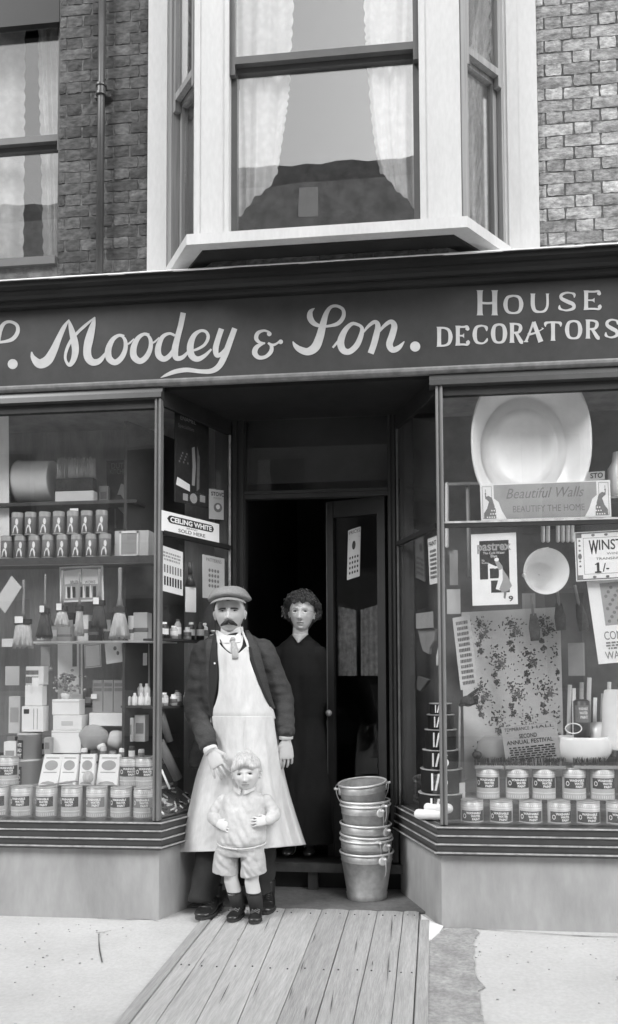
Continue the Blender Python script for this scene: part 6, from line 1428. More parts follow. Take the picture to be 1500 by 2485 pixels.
# ---------------------------------------------------------------- the shopkeeper
def man():
    YM = 4.42
    hd_c = P(558, 1485, YM+.02)
    # head: centre is on the eye line inside the skull
    H = Head(hd_c, .079, .102, .114, .119, yaw=.16, tilt=-.02, jaw=.30, nose=1.25, brow=1.6, bz=.0115)
    K = YM/2000
    def q(x, y, Y=YM): return P(x, y, Y)
    root = empty('person', (q(560,2235).x, YM, 0), 'man in flat cap, moustache, dark jacket and long white apron standing in the lobby', 'person', None)
    mb = MB(); H.mesh(mb)
    mb.tube([q(560,1500,YM+.035), q(562,1540,YM+.03), q(564,1580,YM+.03)], [.052,.056,.075], 20)
    body = MB(); body.v, body.f, body.sm = mb.v, mb.f, mb.sm
    # trunk and limbs under the clothes
    for rings in ([(566,1590,.15,.10),(566,1650,.165,.11),(575,1720,.155,.11),(585,1800,.155,.115),(590,1860,.15,.11)],):
        body.loft([[q(x, y, YM+.03) + Vector((rx*math.cos(t), ry*math.sin(t), 0)) for t in [2*PI*i/24 for i in range(24)]] for x, y, rx, ry in rings])
    hipL, kneeL, ankL = q(555,1850,YM+.04), q(520,2040,YM-.0), Vector((q(492,2175,4.36).x, 4.36, .10))
    hipR, kneeR, ankR = q(622,1850,YM+.04), q(632,2040,YM+.06), Vector((q(636,2180,4.53).x, 4.53, .10))
    for h_, k_, a_ in ((hipL,kneeL,ankL),(hipR,kneeR,ankR)): body.tube([h_, k_, a_], [.085,.050,.026], 16, rounded=True)
    shL, elL, wrL = q(492,1590,YM+.04), q(482,1728,YM+.02), q(512,1822,4.265)
    shR, elR, wrR = q(640,1585,YM+.04), q(686,1700,YM+.06), q(695,1800,YM+.0)
    for a_, b_, c_ in ((shL,elL,wrL),(shR,elR,wrR)): body.tube([a_, b_, c_.lerp(b_,.06)], [.055,.042,.024], 16)
    tipL = q(546,1900,4.215)
    dL = (tipL-wrL).normalized(); hand(body, wrL, dL, (-.25,-1,.35), 1.0, curl=.22, side=-1, thumb=.3, spread=.22)
    hand(body, wrR, (0.0,.02,-1), (.45,-1,0), .98, curl=.40, side=1, thumb=.9, spread=.12)
    vb = voxel(body, .0027, 1, .4)
    bo = obj('body', vb, 'skin', root)
    hc = H.c
    set_tone(bo, lambda p: H.tone(p, lips=.8, brows=.8) if (p-hc).length < .17 else 1.0)
    H.eyes(bo, squint=.0030)
    # hair below the cap, moustache, brows
    m = MB()
    shell(H, lambda p, d: (.030 - .0*abs(p.x) + (p.z-.045)*1.2 if p.y > .02 and abs(p.x) > .0 else .02+p.z*.0+.05) if not (p.y > -.005 and p.z < .060 - .007*math.cos(p.x*90)) and p.z > -.065 else -.02, .008, m, amp=.004)
    obj('hair', m, 'hair_dark', bo)
    m = MB()                                                            # sideburns
    for sg in (-1,1):
        m.loft([[H.w(Vector((sg*(H.a*(1.0-.03*j)+.001*math.cos(t)+.002), .022+.010*math.sin(t)-.004*j, .045-.019*j))) for t in [2*PI*i/10 for i in range(10)]] for j in range(4)])
    obj('sideburns', m, 'hair_dark', bo)
    m = MB(); r = random.Random(3)
    def face_y(x, z):
        best = 0
        th = math.asin(max(-1, min(1, x/(H.a*.85)))); d = Vector((math.sin(th)*.8, math.cos(th), z/H.cd)).normalized(); return H.point(d).y
    for k in range(700):
        sg = 1 if k % 2 else -1; u = r.random(); x0 = sg*(.001+.025*u); z0 = -.0580*H.fz + r.uniform(-.0055,.0045) - .003*u
        ln = .016; y0 = face_y(x0, z0)
        a = Vector((x0, y0-.001, z0)); b = Vector((x0+sg*.007, y0+.006, z0-.008)); c = Vector((x0+sg*(.010+.010*u), y0+.0015-.006*u, z0-ln*(.75+.35*u)))
        m.tube([H.w(a), H.w(b), H.w(c)], [.0018,.0024,.0009], 4)
    obj('moustache', m, 'hair_dark', bo)
    m = MB()
    for k in range(300):
        sg = 1 if k % 2 else -1; u = r.random(); x = sg*(.012+.034*u)*H.fx; z = (.0098+.0012*math.sin(u*3)-.005*max(0,u-.6)+r.uniform(-.0030,.0030)*(1.1-u*.6))*H.fz; th = math.asin(min(.95, abs(x)/(H.a*.98)))*sg
        d = Vector((math.sin(th), math.cos(th), z/H.cu*.95)).normalized(); p = H.point(d); a = Vector((x, p.y+.0006, z)); m.tube([H.w(a), H.w(a+Vector((sg*.007,.0008,.0004)))], [.0013,.0007], 3)
    obj('eyebrows', m, 'hair_dark', bo)
    # cap
    cap = MB(); cz = .078; rings = []
    for j in range(13):
        t = j/12; ph = PI/2*t; ring = []
        for i in range(48):
            a = 2*PI*i/48; ca, sa = math.cos(a), math.sin(a)
            prof = [(1.0,-.010),(1.13,.0),(1.26,.006),(1.30,.014),(1.24,.027),(1.12,.038),(.98,.046),(.82,.053),(.66,.058),(.48,.062),(.3,.064),(.14,.065),(.01,.0655)][j]
            rx = .088*(1+(prof[0]-1)*1.25 if prof[0] > 1 else prof[0]); ry = .106*prof[0]
            z = prof[1]*1.0 - .010*max(0, sa)*t*.6 - .012*ca*ca*(prof[0] > 1.1) + .003*mnoise.noise(Vector((ca*2, sa*2, t*3)))
            ring.append(H.w(Vector((rx*ca, ry*sa - .004 + .012*sa*(t<.6), cz+z + .010*(1-abs(ca))*0 - .010*ca*ca*(t<.4)))))
        rings.append(ring[::-1])
    cap.loft(rings); 
    capo = obj('flat_cap', cap, 'tweed', root, recalc=True)
    m = MB(); rings = []
    for v, (o_, z) in enumerate(((0,.003),(.018,.0),(.034,-.006),(.046,-.014),(.048,-.017),(.044,-.0185),(.03,-.012),(.0,-.004))):
        rings.append([H.w(Vector(((.082+o_*.35)*math.sin(a), .070+.036*math.cos(a)+o_*(.35+.65*math.cos(a)) , cz-.006+z - .020*math.sin(a)**2))) for a in [-1.35+2.7*i/24 for i in range(25)]])
    vs = [p for r_ in rings for p in r_]; fs = [(j*25+i, j*25+i+1, ((j+1)%8)*25+i+1, ((j+1)%8)*25+i) for j in range(8) for i in range(24)]
    m.add(vs, fs, True); obj('peak', m, 'tweed', capo, recalc=True)
    # ---- clothes. Trunk surface in plate rows: centre x, half width, depth
    rows = [(1536,563,38,.058),(1546,563,60,.072),(1557,564,78,.088),(1572,565,90,.102),(1590,566,94,.110),(1640,567,94,.122),(1700,574,95,.124),(1760,582,97,.124),(1820,588,100,.125),(1868,592,103,.128)]
    def trunk(y):
        for i in range(len(rows)-1):
            if rows[i][0] <= y <= rows[i+1][0] or i == len(rows)-2:
                a, b = rows[i], rows[i+1]; t = (y-a[0])/(b[0]-a[0]); t = max(0, min(1.3, t)); return [a[k]+(b[k]-a[k])*t for k in (1,2,3)]
    YC_ = YM+.03
    def front(x, y, off=0.0, sc=1.0):
        cx_, hw, dp = trunk(max(y, rows[0][0])); u = max(-.98, min(.98, (x-cx_)/(hw*sc))); Y = YC_ - (dp+off)*math.sqrt(1-u*u*.97)
        return P(x, y, Y)
    J = MB()
    J.loft([[q(cx_, y, YC_) + Vector((hw*K*math.cos(t), dp*math.sin(t)*(1 if math.sin(t) < 0 else 1), 0)) for t in [2*PI*i/36 for i in range(36)]] for y, cx_, hw, dp in rows[:6] + [(1700,572,90,.118),(1745,576,82,.108),(1785,580,74,.095)]])
    def sleeve(a, b, c, ra, rb, rc, seed):
        pts = []; rad = []
        path = catmull([(*a, ra), (*a.lerp(b,.5), (ra+rb)/2), (*b, rb), (*b.lerp(c,.5), (rb+rc)/2), (*c, rc)], 8)
        for i, p in enumerate(path):
            t = i/len(path); pts.append(Vector(p[:3])); rad.append(p[3]*(1+.045*math.sin(i*1.35+seed)*(.2+t)))
        J.tube(pts, rad, 22, rounded=True)
    cuffL = q(505,1808,4.285); cuffR = q(694,1772,YM+.01)
    sleeve(q(499,1588,YM+.04), q(478,1715,YM+.03), cuffL, .083, .073, .050, 1)
    sleeve(q(635,1584,YM+.04), q(682,1690,YM+.065), cuffR, .080, .068, .050, 2)
    J.ell(q(507,1588,YM+.035), (.07,.07,.055), 20, 12); J.ell(q(625,1584,YM+.035), (.075,.07,.055), 20, 12)
    # jacket tail swinging free behind the left hand
    J.loft([[q(x, y, YM+.07)+Vector((.022*math.cos(t)*w__, .05*math.sin(t)*.5, 0)) for t in [2*PI*i/14 for i in range(14)]] for x, y, w__ in ((505,1740,1.2),(492,1790,2.2),(484,1835,2.9),(482,1862,2.6))])
    vj = voxel(J, .006, 3, .5)
    for i, p in enumerate(vj.v):
        nz_ = mnoise.noise(Vector((p.x*10+p.z*6, p.y*9, p.z*30)))*.0075 + mnoise.noise(p*24)*.004
        vj.v[i] = p + Vector((0, nz_*1.3, nz_*.3))
    jk = obj('jacket', vj, 'jacket_cloth', root)
    # cuff openings: dark rims and white shirt cuffs
    for c_, wr, nm in ((cuffL, wrL, 0), (cuffR, wrR, 1)):
        d = (wr-c_).normalized() if nm == 0 else Vector((.02,-.02,-1)).normalized()
        m = MB().tube([c_-d*.01, c_+d*.022], [.049,.047], 24); m2 = MB().tube([c_+d*.010, c_+d*.018, c_+d*.048, c_+d*.050], [.036,.040,.038,.034], 24)
        obj('shirt_cuff', m2, 'shirt', root); obj('sleeve_hem', m, 'jacket_cloth', jk)
    # patches over the trunk, given by left/right edge per plate row
    def patch(name, edges, off, m_, parent=root, n=18, fold=0.0, thick=.003, seed=0):
        e = catmull(edges, 6)
        mm = MB(); nv = len(e)-1
        def fn(u, v):
            k = v*nv; i = min(int(k+1e-6), nv-1); t = k-i; a = [e[i][j]*(1-t)+e[i+1][j]*t for j in range(3)]
            x = a[1]+(a[2]-a[1])*u; p = front(x, a[0], off)
            if fold: p.y += fold*mnoise.noise(Vector((x*.05+seed, a[0]*.012, seed)))*2*sst(1736,1700,a[0]) 
            return p
        mm.grid(fn, n, nv); o = obj(name, mm, m_, parent)
        s_ = o.modifiers.new('t', 'SOLIDIFY'); s_.thickness = thick; s_.offset = 0; return o
    patch('waistcoat', [(1558,532,604),(1575,530,602),(1600,530,606),(1640,530,612)], .010, 'jacket_edge')
    # shirt front with stiff collar
    patch('shirt_front', [(1542,536,592),(1555,537,590),(1566,541,588),(1576,549,583),(1584,560,577),(1587,566,574)], .016, 'shirt', n=14)
    m = MB(); rr = []
    for z, r_ in ((1524,.060),(1536,.062),(1548,.066),(1558,.070)):
        c = q(563,z,YM+.03); rr.append([c + Vector((r_*math.sin(a)*1.02, -r_*.98*math.cos(a), .012*(abs(math.sin(a)))-.006 - .020*math.exp(-(a/.5)**2)*(z<1530))) for a in [-PI+2*PI*i/40 for i in range(41)]])
    m.add([p for r_ in rr for p in r_], [(j*41+i, (j+1)*41+i, (j+1)*41+i+1, j*41+i+1) for j in range(3) for i in range(40)], True); co = obj('collar', m, 'shirt', root); s_ = co.modifiers.new('t','SOLIDIFY'); s_.thickness = .004
    for sg, pts in ((-1, [(529,1530),(541,1536),(561,1549),(557,1560),(543,1560),(531,1548)]), (1, [(584,1530),(575,1539),(567,1549),(572,1560),(583,1558),(586,1542)])):
        m = MB().extrude([front(x, y, .022) for x, y in pts], (0,-.003,0)); obj('collar_wing', m, 'shirt', root, bevel=.0015)
    # tie
    m = MB().ell(front(565,1551,.030), (.014,.010,.013), 14, 10); m.loft([[front(x, y, .026)+Vector((w__*math.cos(t), .006*math.sin(t), 0)) for t in [2*PI*i/12 for i in range(12)]] for x, y, w__ in ((565,1553,.008),(567,1562,.014),(569,1575,.019),(571,1590,.020),(571,1600,.018))]); obj('tie', m, 'tie', root)
    # apron bib
    top_ = [(527,1546),(530,1556),(536,1566),(545,1576),(556,1585),(568,1589),(580,1585),(590,1576),(598,1569),(606,1566)]
    def topc(x):
        for (x0, y0), (x1, y1) in zip(top_, top_[1:]):
            if x <= x1: return y0+(y1-y0)*max(0,(x-x0)/(x1-x0))
        return top_[-1][1]
    be = catmull([(1601,528.5,606.5),(1620,530,613),(1650,531,624),(1680,530,637),(1705,524,651),(1722,517,663),(1744,512,668)], 6)
    def bibf(u, v):
        if v < .2:
            x = 528.5+(606.5-528.5)*u; t = v/.2; y = topc(x)*(1-t)+1601*t
        else:
            k = (v-.2)/.8*(len(be)-1); i = min(int(k+1e-6), len(be)-2); t = k-i; a = [be[i][j]*(1-t)+be[i+1][j]*t for j in range(3)]; y = a[0]; x = a[1]+(a[2]-a[1])*u
        p = front(x, y, .0265); p.y += .012*mnoise.noise(Vector((x*.05, y*.012, 0)))*sst(1736,1700,y); p.y += .006*sst(1728,1744,y); return p
    mm = MB(); mm.grid(bibf, 32, 50); bib = obj('apron_bib', mm, 'apron_cloth', root); s_ = bib.modifiers.new('t', 'SOLIDIFY'); s_.thickness = .003; s_.offset = 0
    bib2 = patch('apron_neck_strip', [(1530,523,529),(1545,525,532),(1560,527,535)], .027, 'apron_cloth', n=6)
    patch('apron_strap', [(1524,583,588),(1540,589,594),(1555,595,601),(1568,599,606),(1580,600,608)], .030, 'apron_cloth', n=4)
    # skirt of the apron: wraps the front, flares to the hem, one corner swung back at the right
    sk = [(1738,513,667,.150),(1760,511,670,.155),(1800,506,676,.165),(1840,492,683,.175),(1880,478,690,.185),(1930,466,702,.20),(1980,455,716,.215),(2030,443,731,.23),(2068,434,742,.24)]
    m = MB(); e = catmull(sk, 5); nv = len(e)-1
    def skf(u, v):
        k = v*nv; i = min(int(k+1e-6), nv-1); t = k-i; y, xl, xr, dp = [e[i][j]*(1-t)+e[i+1][j]*t for j in range(4)]
        y += (1-v*0)*0 - 18*(u)*v**3 + 4*math.sin(u*PI)*v
        x = xl+(xr-xl)*u; c = 2*u-1
        fold = (.013*math.sin(u*15+v*1.0+1.5*mnoise.noise(Vector((u*3,v*2,0)))) + .008*math.sin(u*33+2+v*3))*v**.6 + .009*mnoise.noise(Vector((u*7+v*2, v*8-u*3, 1))) + .004*mnoise.noise(Vector((u*22+v*9, v*20, 3)))
        fold += -.020*math.exp(-((u-.10-.0*v)/.06)**2)*v + .024*math.exp(-((u-.86)/.03)**2)*sst(.30,.65,v)
        Y = YC_+.02 - dp*math.sqrt(max(0, 1-(c*c)*.93)) + fold
        if u > .82: Y += (u-.82)*1.5*v
        fr = front(x, min(y, 1800), .026); b_ = sst(0, .55, v); Y = fr.y*(1-b_) + min(Y, fr.y+.03)*b_ if u < .97 else Y
        return P(x, y, Y)
    m.grid(skf, 90, nv*2); sko = obj('apron_skirt', m, 'apron_cloth', root); s_ = sko.modifiers.new('t','SOLIDIFY'); s_.thickness = .003
    # waist tie, seam and pocket creases, slightly proud of the cloth
    def crease(pts, off, r, nm='seam', mm_='apron_seam'):
        mm = MB(); pp = catmull([(x, y) for x, y in pts], 5); mm.tube([front(x, y, off) for x, y in pp], r, 6, flat=(1,.5,(0,-1,0))); obj(nm, mm, mm_, bib)
    crease([(593,1745),(592,1790),(591,1830)], .031, .0012)
    0 and crease([(518,1738),(540,1733),(570,1728),(600,1729),(640,1728),(666,1727)], .031, .0028, 'apron_tie', 'apron_cloth')
    # lapels and jacket fronts
    patch('jacket_front', [(1540,519,525),(1560,515,526),(1580,512,527),(1620,508,528),(1660,507,527),(1700,509,520),(1740,513,515),(1765,514,517)], .030, 'jacket_edge', jk, n=6, thick=.006)
    patch('lapel', [(1552,500,518),(1575,498,520),(1600,500,518),(1650,502,514),(1700,506,512),(1740,510,513)], .026, 'jacket_cloth', jk, n=6, thick=.006)
    patch('lapel', [(1530,594,604),(1550,600,616),(1575,606,628),(1610,616,638),(1650,630,648),(1690,646,658),(1720,660,668)], .030, 'jacket_cloth', jk, n=6, thick=.006)
    patch('jacket_front', [(1570,603,609),(1600,608,616),(1640,621,629),(1680,637,644),(1715,655,662)], .033, 'jacket_edge', jk, n=4, thick=.004)
    m = MB().ell(front(521,1610,.04), (.0055,.004,.006), 10, 8); obj('button', m, 'card_white', jk)
    # trousers and boots
    T = MB()
    for h_, k_, a_ in ((hipL,kneeL,ankL),(hipR,kneeR,ankR)):
        path = catmull([(*h_, .105), (*h_.lerp(k_,.5), .098), (*k_, .088), (*k_.lerp(a_,.5), .080), (*(a_+Vector((0,-.03,-.045))), .070)], 6); T.tube([Vector(p[:3]) for p in path], [p[3]*(1+.035*math.sin(i*1.7)) for i, p in enumerate(path)], 20)
    for i, p in enumerate(T.v): T.v[i] = p + Vector((mnoise.noise(p*14)*.006, mnoise.noise(p*12+Vector((5,0,0)))*.008, 0))
    obj('trousers', T, 'trousers', root)
    for toe, heel, nm in ((G(484,2241,0), G(500,2206,0), 0), (G(641,2228,0), G(634,2198,0), 1)):
        toe = Vector((toe.x, toe.y+.01, .012)); dirv = Vector(((-.10,-1,0),(.12,-1,0))[nm]).normalized(); heel = toe - dirv*.285
        u, s_ = MB(), MB(); boot(u, s_, toe, heel, (0,0,1), 1.0, .052, .062, .13); vu = voxel(u, .004, 2); b_ = obj('boot', vu, 'leather', root); obj('sole', s_, 'sole', b_)
        l_ = MB(); laces(l_, toe, heel, .062, .05, 5); w_ = dirv.cross(Vector((0,0,1))); c = toe - dirv*.075+Vector((0,0,.048)); l_.tube([c-w_*.045+Vector((0,0,-.018)), c-w_*.03, c+w_*.03, c+w_*.045+Vector((0,0,-.018))], .0028, 6); obj('laces', l_, 'leather', b_)
mat('apron_seam', .55, .9)
man()
# ---------------------------------------------------------------- the boy
def boy():
    YB_ = 4.215; K = YB_/2000
    def q(x, y, Y=YB_): return P(x, y, Y)
    root = empty('person', (q(590,2240).x, YB_, 0), 'small fair haired boy in pale jersey and shorts standing before the aproned man', 'person')
    H = Head(q(598,1875,YB_+.005), .066, .082, .098, .090, yaw=.10, tilt=-.05, jaw=.22, nose=.62, cheeks=.006, brow=.7, child=True, bz=.017, ear=.8)
    body = MB(); H.mesh(body)
    body.tube([q(597,1895,YB_+.015), q(594,1925,YB_+.015)], [.036,.040], 16)
    body.loft([[q(x, y, YB_+.02)+Vector((rx*math.cos(t), ry*math.sin(t), 0)) for t in [2*PI*i/20 for i in range(20)]] for x, y, rx, ry in ((592,1925,.05,.04),(590,1945,.09,.055),(588,1990,.10,.065),(586,2040,.10,.07),(584,2065,.09,.065))])
    shL, elL, wrL = q(542,1944,YB_+.02), q(517,1980,YB_+.03), q(526,1998,YB_-.055)
    shR, elR, wrR = q(648,1944,YB_+.02), q(667,1975,YB_+.03), q(650,1993,YB_-.055)
    for a_, b_, c_ in ((shL,elL,wrL),(shR,elR,wrR)): body.tube([a_,b_,c_], [.030,.024,.014], 14)
    hand(body, wrL, (1,-.12,-.30), (-.25,-1,.35), .60, curl=.28, side=-1, thumb=.2, spread=.16)
    hand(body, wrR, (-1,-.12,-.02), (.25,-1,.35), .60, curl=.30, side=1, thumb=.2, spread=.16)
    toes = []
    for g_, dv in ((G(558,2246,0), Vector((-.20,-1,0))), (G(615,2251,0), Vector((.06,-1,0)))):
        dv.normalize(); t_ = Vector((g_.x, g_.y+.006, .013)); toes.append((t_, dv, t_ - dv*.106 + Vector((0,0,.05))))
    hpL, knL, anL = q(560,2060,YB_+.02), q(561,2135,YB_+.01), toes[0][2]
    hpR, knR, anR = q(613,2060,YB_+.02), q(611,2140,YB_+.01), toes[1][2]
    for h_, k_, a_ in ((hpL,knL,anL),(hpR,knR,anR)):
        body.tube([h_, h_.lerp(k_,.6), k_+Vector((0,0,.01)), k_, k_.lerp(a_,.35), k_.lerp(a_,.7), a_], [.040,.038,.036,.037,.037,.034,.024], 18, rounded=True); body.ell(k_+Vector((0,-.016,.004)), (.024,.022,.025), 14, 10)
    bo = obj('body', voxel(body, .0021, 1, .4), 'skin_child', root)
    set_tone(bo, lambda p: H.tone(p, lips=.66, brows=.10) if (p-H.c).length < .13 else 1.0)
    H.eyes(bo, squint=.0030)
    m = MB()
    def keep(p, d):
        if p.z < -.045: return -.02
        if p.y < -.004: return .03 if p.z > -.030 else (p.z+.035)
        if p.y < .03 and abs(p.x) > .045: return p.z + .004
        return p.z - (.026 + .010*math.cos(p.x*55+.6) + .08*p.x)
    shell(H, keep, lambda p, d: .009 + .010*max(0, d.z) + .003*math.sin(d.x*9+d.y*4), m, 160, 110, amp=.004, freq=55, fall=.012)
    m2 = MB(); r = random.Random(9)
    for k in range(420):                                  # combed locks over the brow and crown
        x = r.uniform(-.052,.056); t0 = r.uniform(.2,1.0)
        d0 = Vector((x*9, .35+.3*t0, 1.0)).normalized(); d1 = Vector((x*13+.1, 1.0, .75)).normalized(); d2 = Vector((x*15+.15, 1.1, .36+.10*math.cos(x*55+.6)+x*.9)).normalized()
        m2.tube([H.w(H.base(d, e)) for d, e in ((d0,.020),(d1,.019),(d2,.010+r.uniform(0,.003)))], [.0022,.0024,.0010], 4)
    m.add(m2.v, m2.f, True); obj('hair', m, 'hair_fair', bo)
    # jersey
    J = MB()
    J.loft([[q(x, y, YB_+.018)+Vector((hw*K*math.cos(t), dp*math.sin(t), 0)) for t in [2*PI*i/32 for i in range(32)]] for y, x, hw, dp in ((1915,594,24,.050),(1924,593,36,.056),(1932,592,52,.062),(1942,591,57,.068),(1960,590,57,.078),(1995,588,60,.088),(2025,586,62,.092),(2040,586,60,.090),(2050,586,52,.082))])
    for a_, b_, c_, sd in ((shL,elL,wrL,1),(shR,elR,wrR,2)):
        c2 = b_.lerp(c_, .86); path = catmull([(*(a_+Vector((0,0,.006))), .030), (*a_.lerp(b_,.5), .035), (*b_, .034), (*b_.lerp(c2,.6), .031), (*c2, .026)], 7)
        J.tube([Vector(p[:3]) for p in path], [p[3]*(1+.03*math.sin(i*1.5+sd)) for i, p in enumerate(path)], 20, rounded=True)
    vj = voxel(J, .0042, 2, .5)
    for i, p in enumerate(vj.v):
        w__ = sst(q(590,1985).z, q(590,2045).z, p.z); vj.v[i] = p + Vector((0, mnoise.noise(Vector((p.x*34+p.z*14, p.y*20, p.z*14)))*.008*(.5+w__) + mnoise.noise(p*38)*.002, mnoise.noise(p*22)*.002))
    js = obj('jersey', vj, 'knit', root)
    m = MB()                                              # drooping hem and collar
    hem = [(q(586,2046,YB_+.018)) + Vector((60*K*math.sin(a), -.092*math.cos(a), -.012*max(0,math.cos(a))**2)) for a in [2*PI*i/48 for i in range(49)]]
    m.tube(hem, .0045, 8); obj('hem', m, 'knit', js)
    for sg in (-1, 1):
        c = q(594,1917,YB_+.015); m = MB(); n = 8
        m.grid(lambda u, v: c + Vector((sg*(.006+.050*u)+sg*.004*v, -.052+.045*u*u-.012*v, .010+.010*u-.030*v*(1-.4*u))), n, 4); o = obj('collar', m, 'knit', js); s_ = o.modifiers.new('t','SOLIDIFY'); s_.thickness = .005
    m = MB(); m.tube([q(591,y,4.10) for y in (1926,1940,1960)], .0014, 5)
    # shorts
    S = MB()
    S.loft([[q(x, y, YB_+.02)+Vector((hw*K*math.cos(t), dp*math.sin(t), 0)) for t in [2*PI*i/30 for i in range(30)]] for y, x, hw, dp in ((2030,585,54,.078),(2050,584,58,.084),(2066,583,60,.084),(2074,582,58,.080))])
    for x0, x1, yb in ((549,548,2118),(614,616,2122)):
        S.loft([[q(x, y, YB_+.02)+Vector((hw*K*math.cos(t), dp*math.sin(t), (.010*math.cos(t) if x0 < 580 else -.012*math.cos(t))*(-1 if y > 2100 else 0))) for t in [2*PI*i/26 for i in range(26)]] for y, x, hw, dp in ((2056,x0+3*(1 if x0<580 else -1),28,.072),(2075,x0,30,.073),(2100,x1,31,.075),(yb,x1,32,.076))], cap=True)
    vs_ = voxel(S, .004, 2, .5)
    for i, p in enumerate(vs_.v): vs_.v[i] = p + Vector((mnoise.noise(p*22)*.004, mnoise.noise(Vector((p.x*34+p.z*20, p.y*30, p.z*22)))*.010, mnoise.noise(p*30)*.002))
    so_ = obj('shorts', vs_, 'shorts', root)
    for (k_, a_), (toe, dirv, c) in (((knL,anL), toes[0]), ((knR,anR), toes[1])):
        heel = toe - dirv*.150
        m = MB(); tt = (P(590,2168,YB_).z-a_.z)/(k_.z-a_.z); top = a_.lerp(k_, tt); path = [Vector((c.x, c.y, .05)), c.lerp(top,.5), top]
        m.tube(path, [.034,.038,.0405], 18, smooth=True); m.tube([top+Vector((0,0,-.004)), top+Vector((0,0,.003))], [.041,.040], 18); obj('sock', m, 'sock', root)
        u, s_ = MB(), MB(); boot(u, s_, toe, heel, (0,0,1), .8, .034, .048, .085); b_ = obj('boot', voxel(u, .003, 2), 'leather', root); obj('sole', s_, 'sole', b_)
        l_ = MB(); laces(l_, toe, heel, .048, .036, 5, .34, .62); obj('laces', l_, 'lace_dull', b_)
mat('lace_dull', .25, .35, metal=.5)
boy()
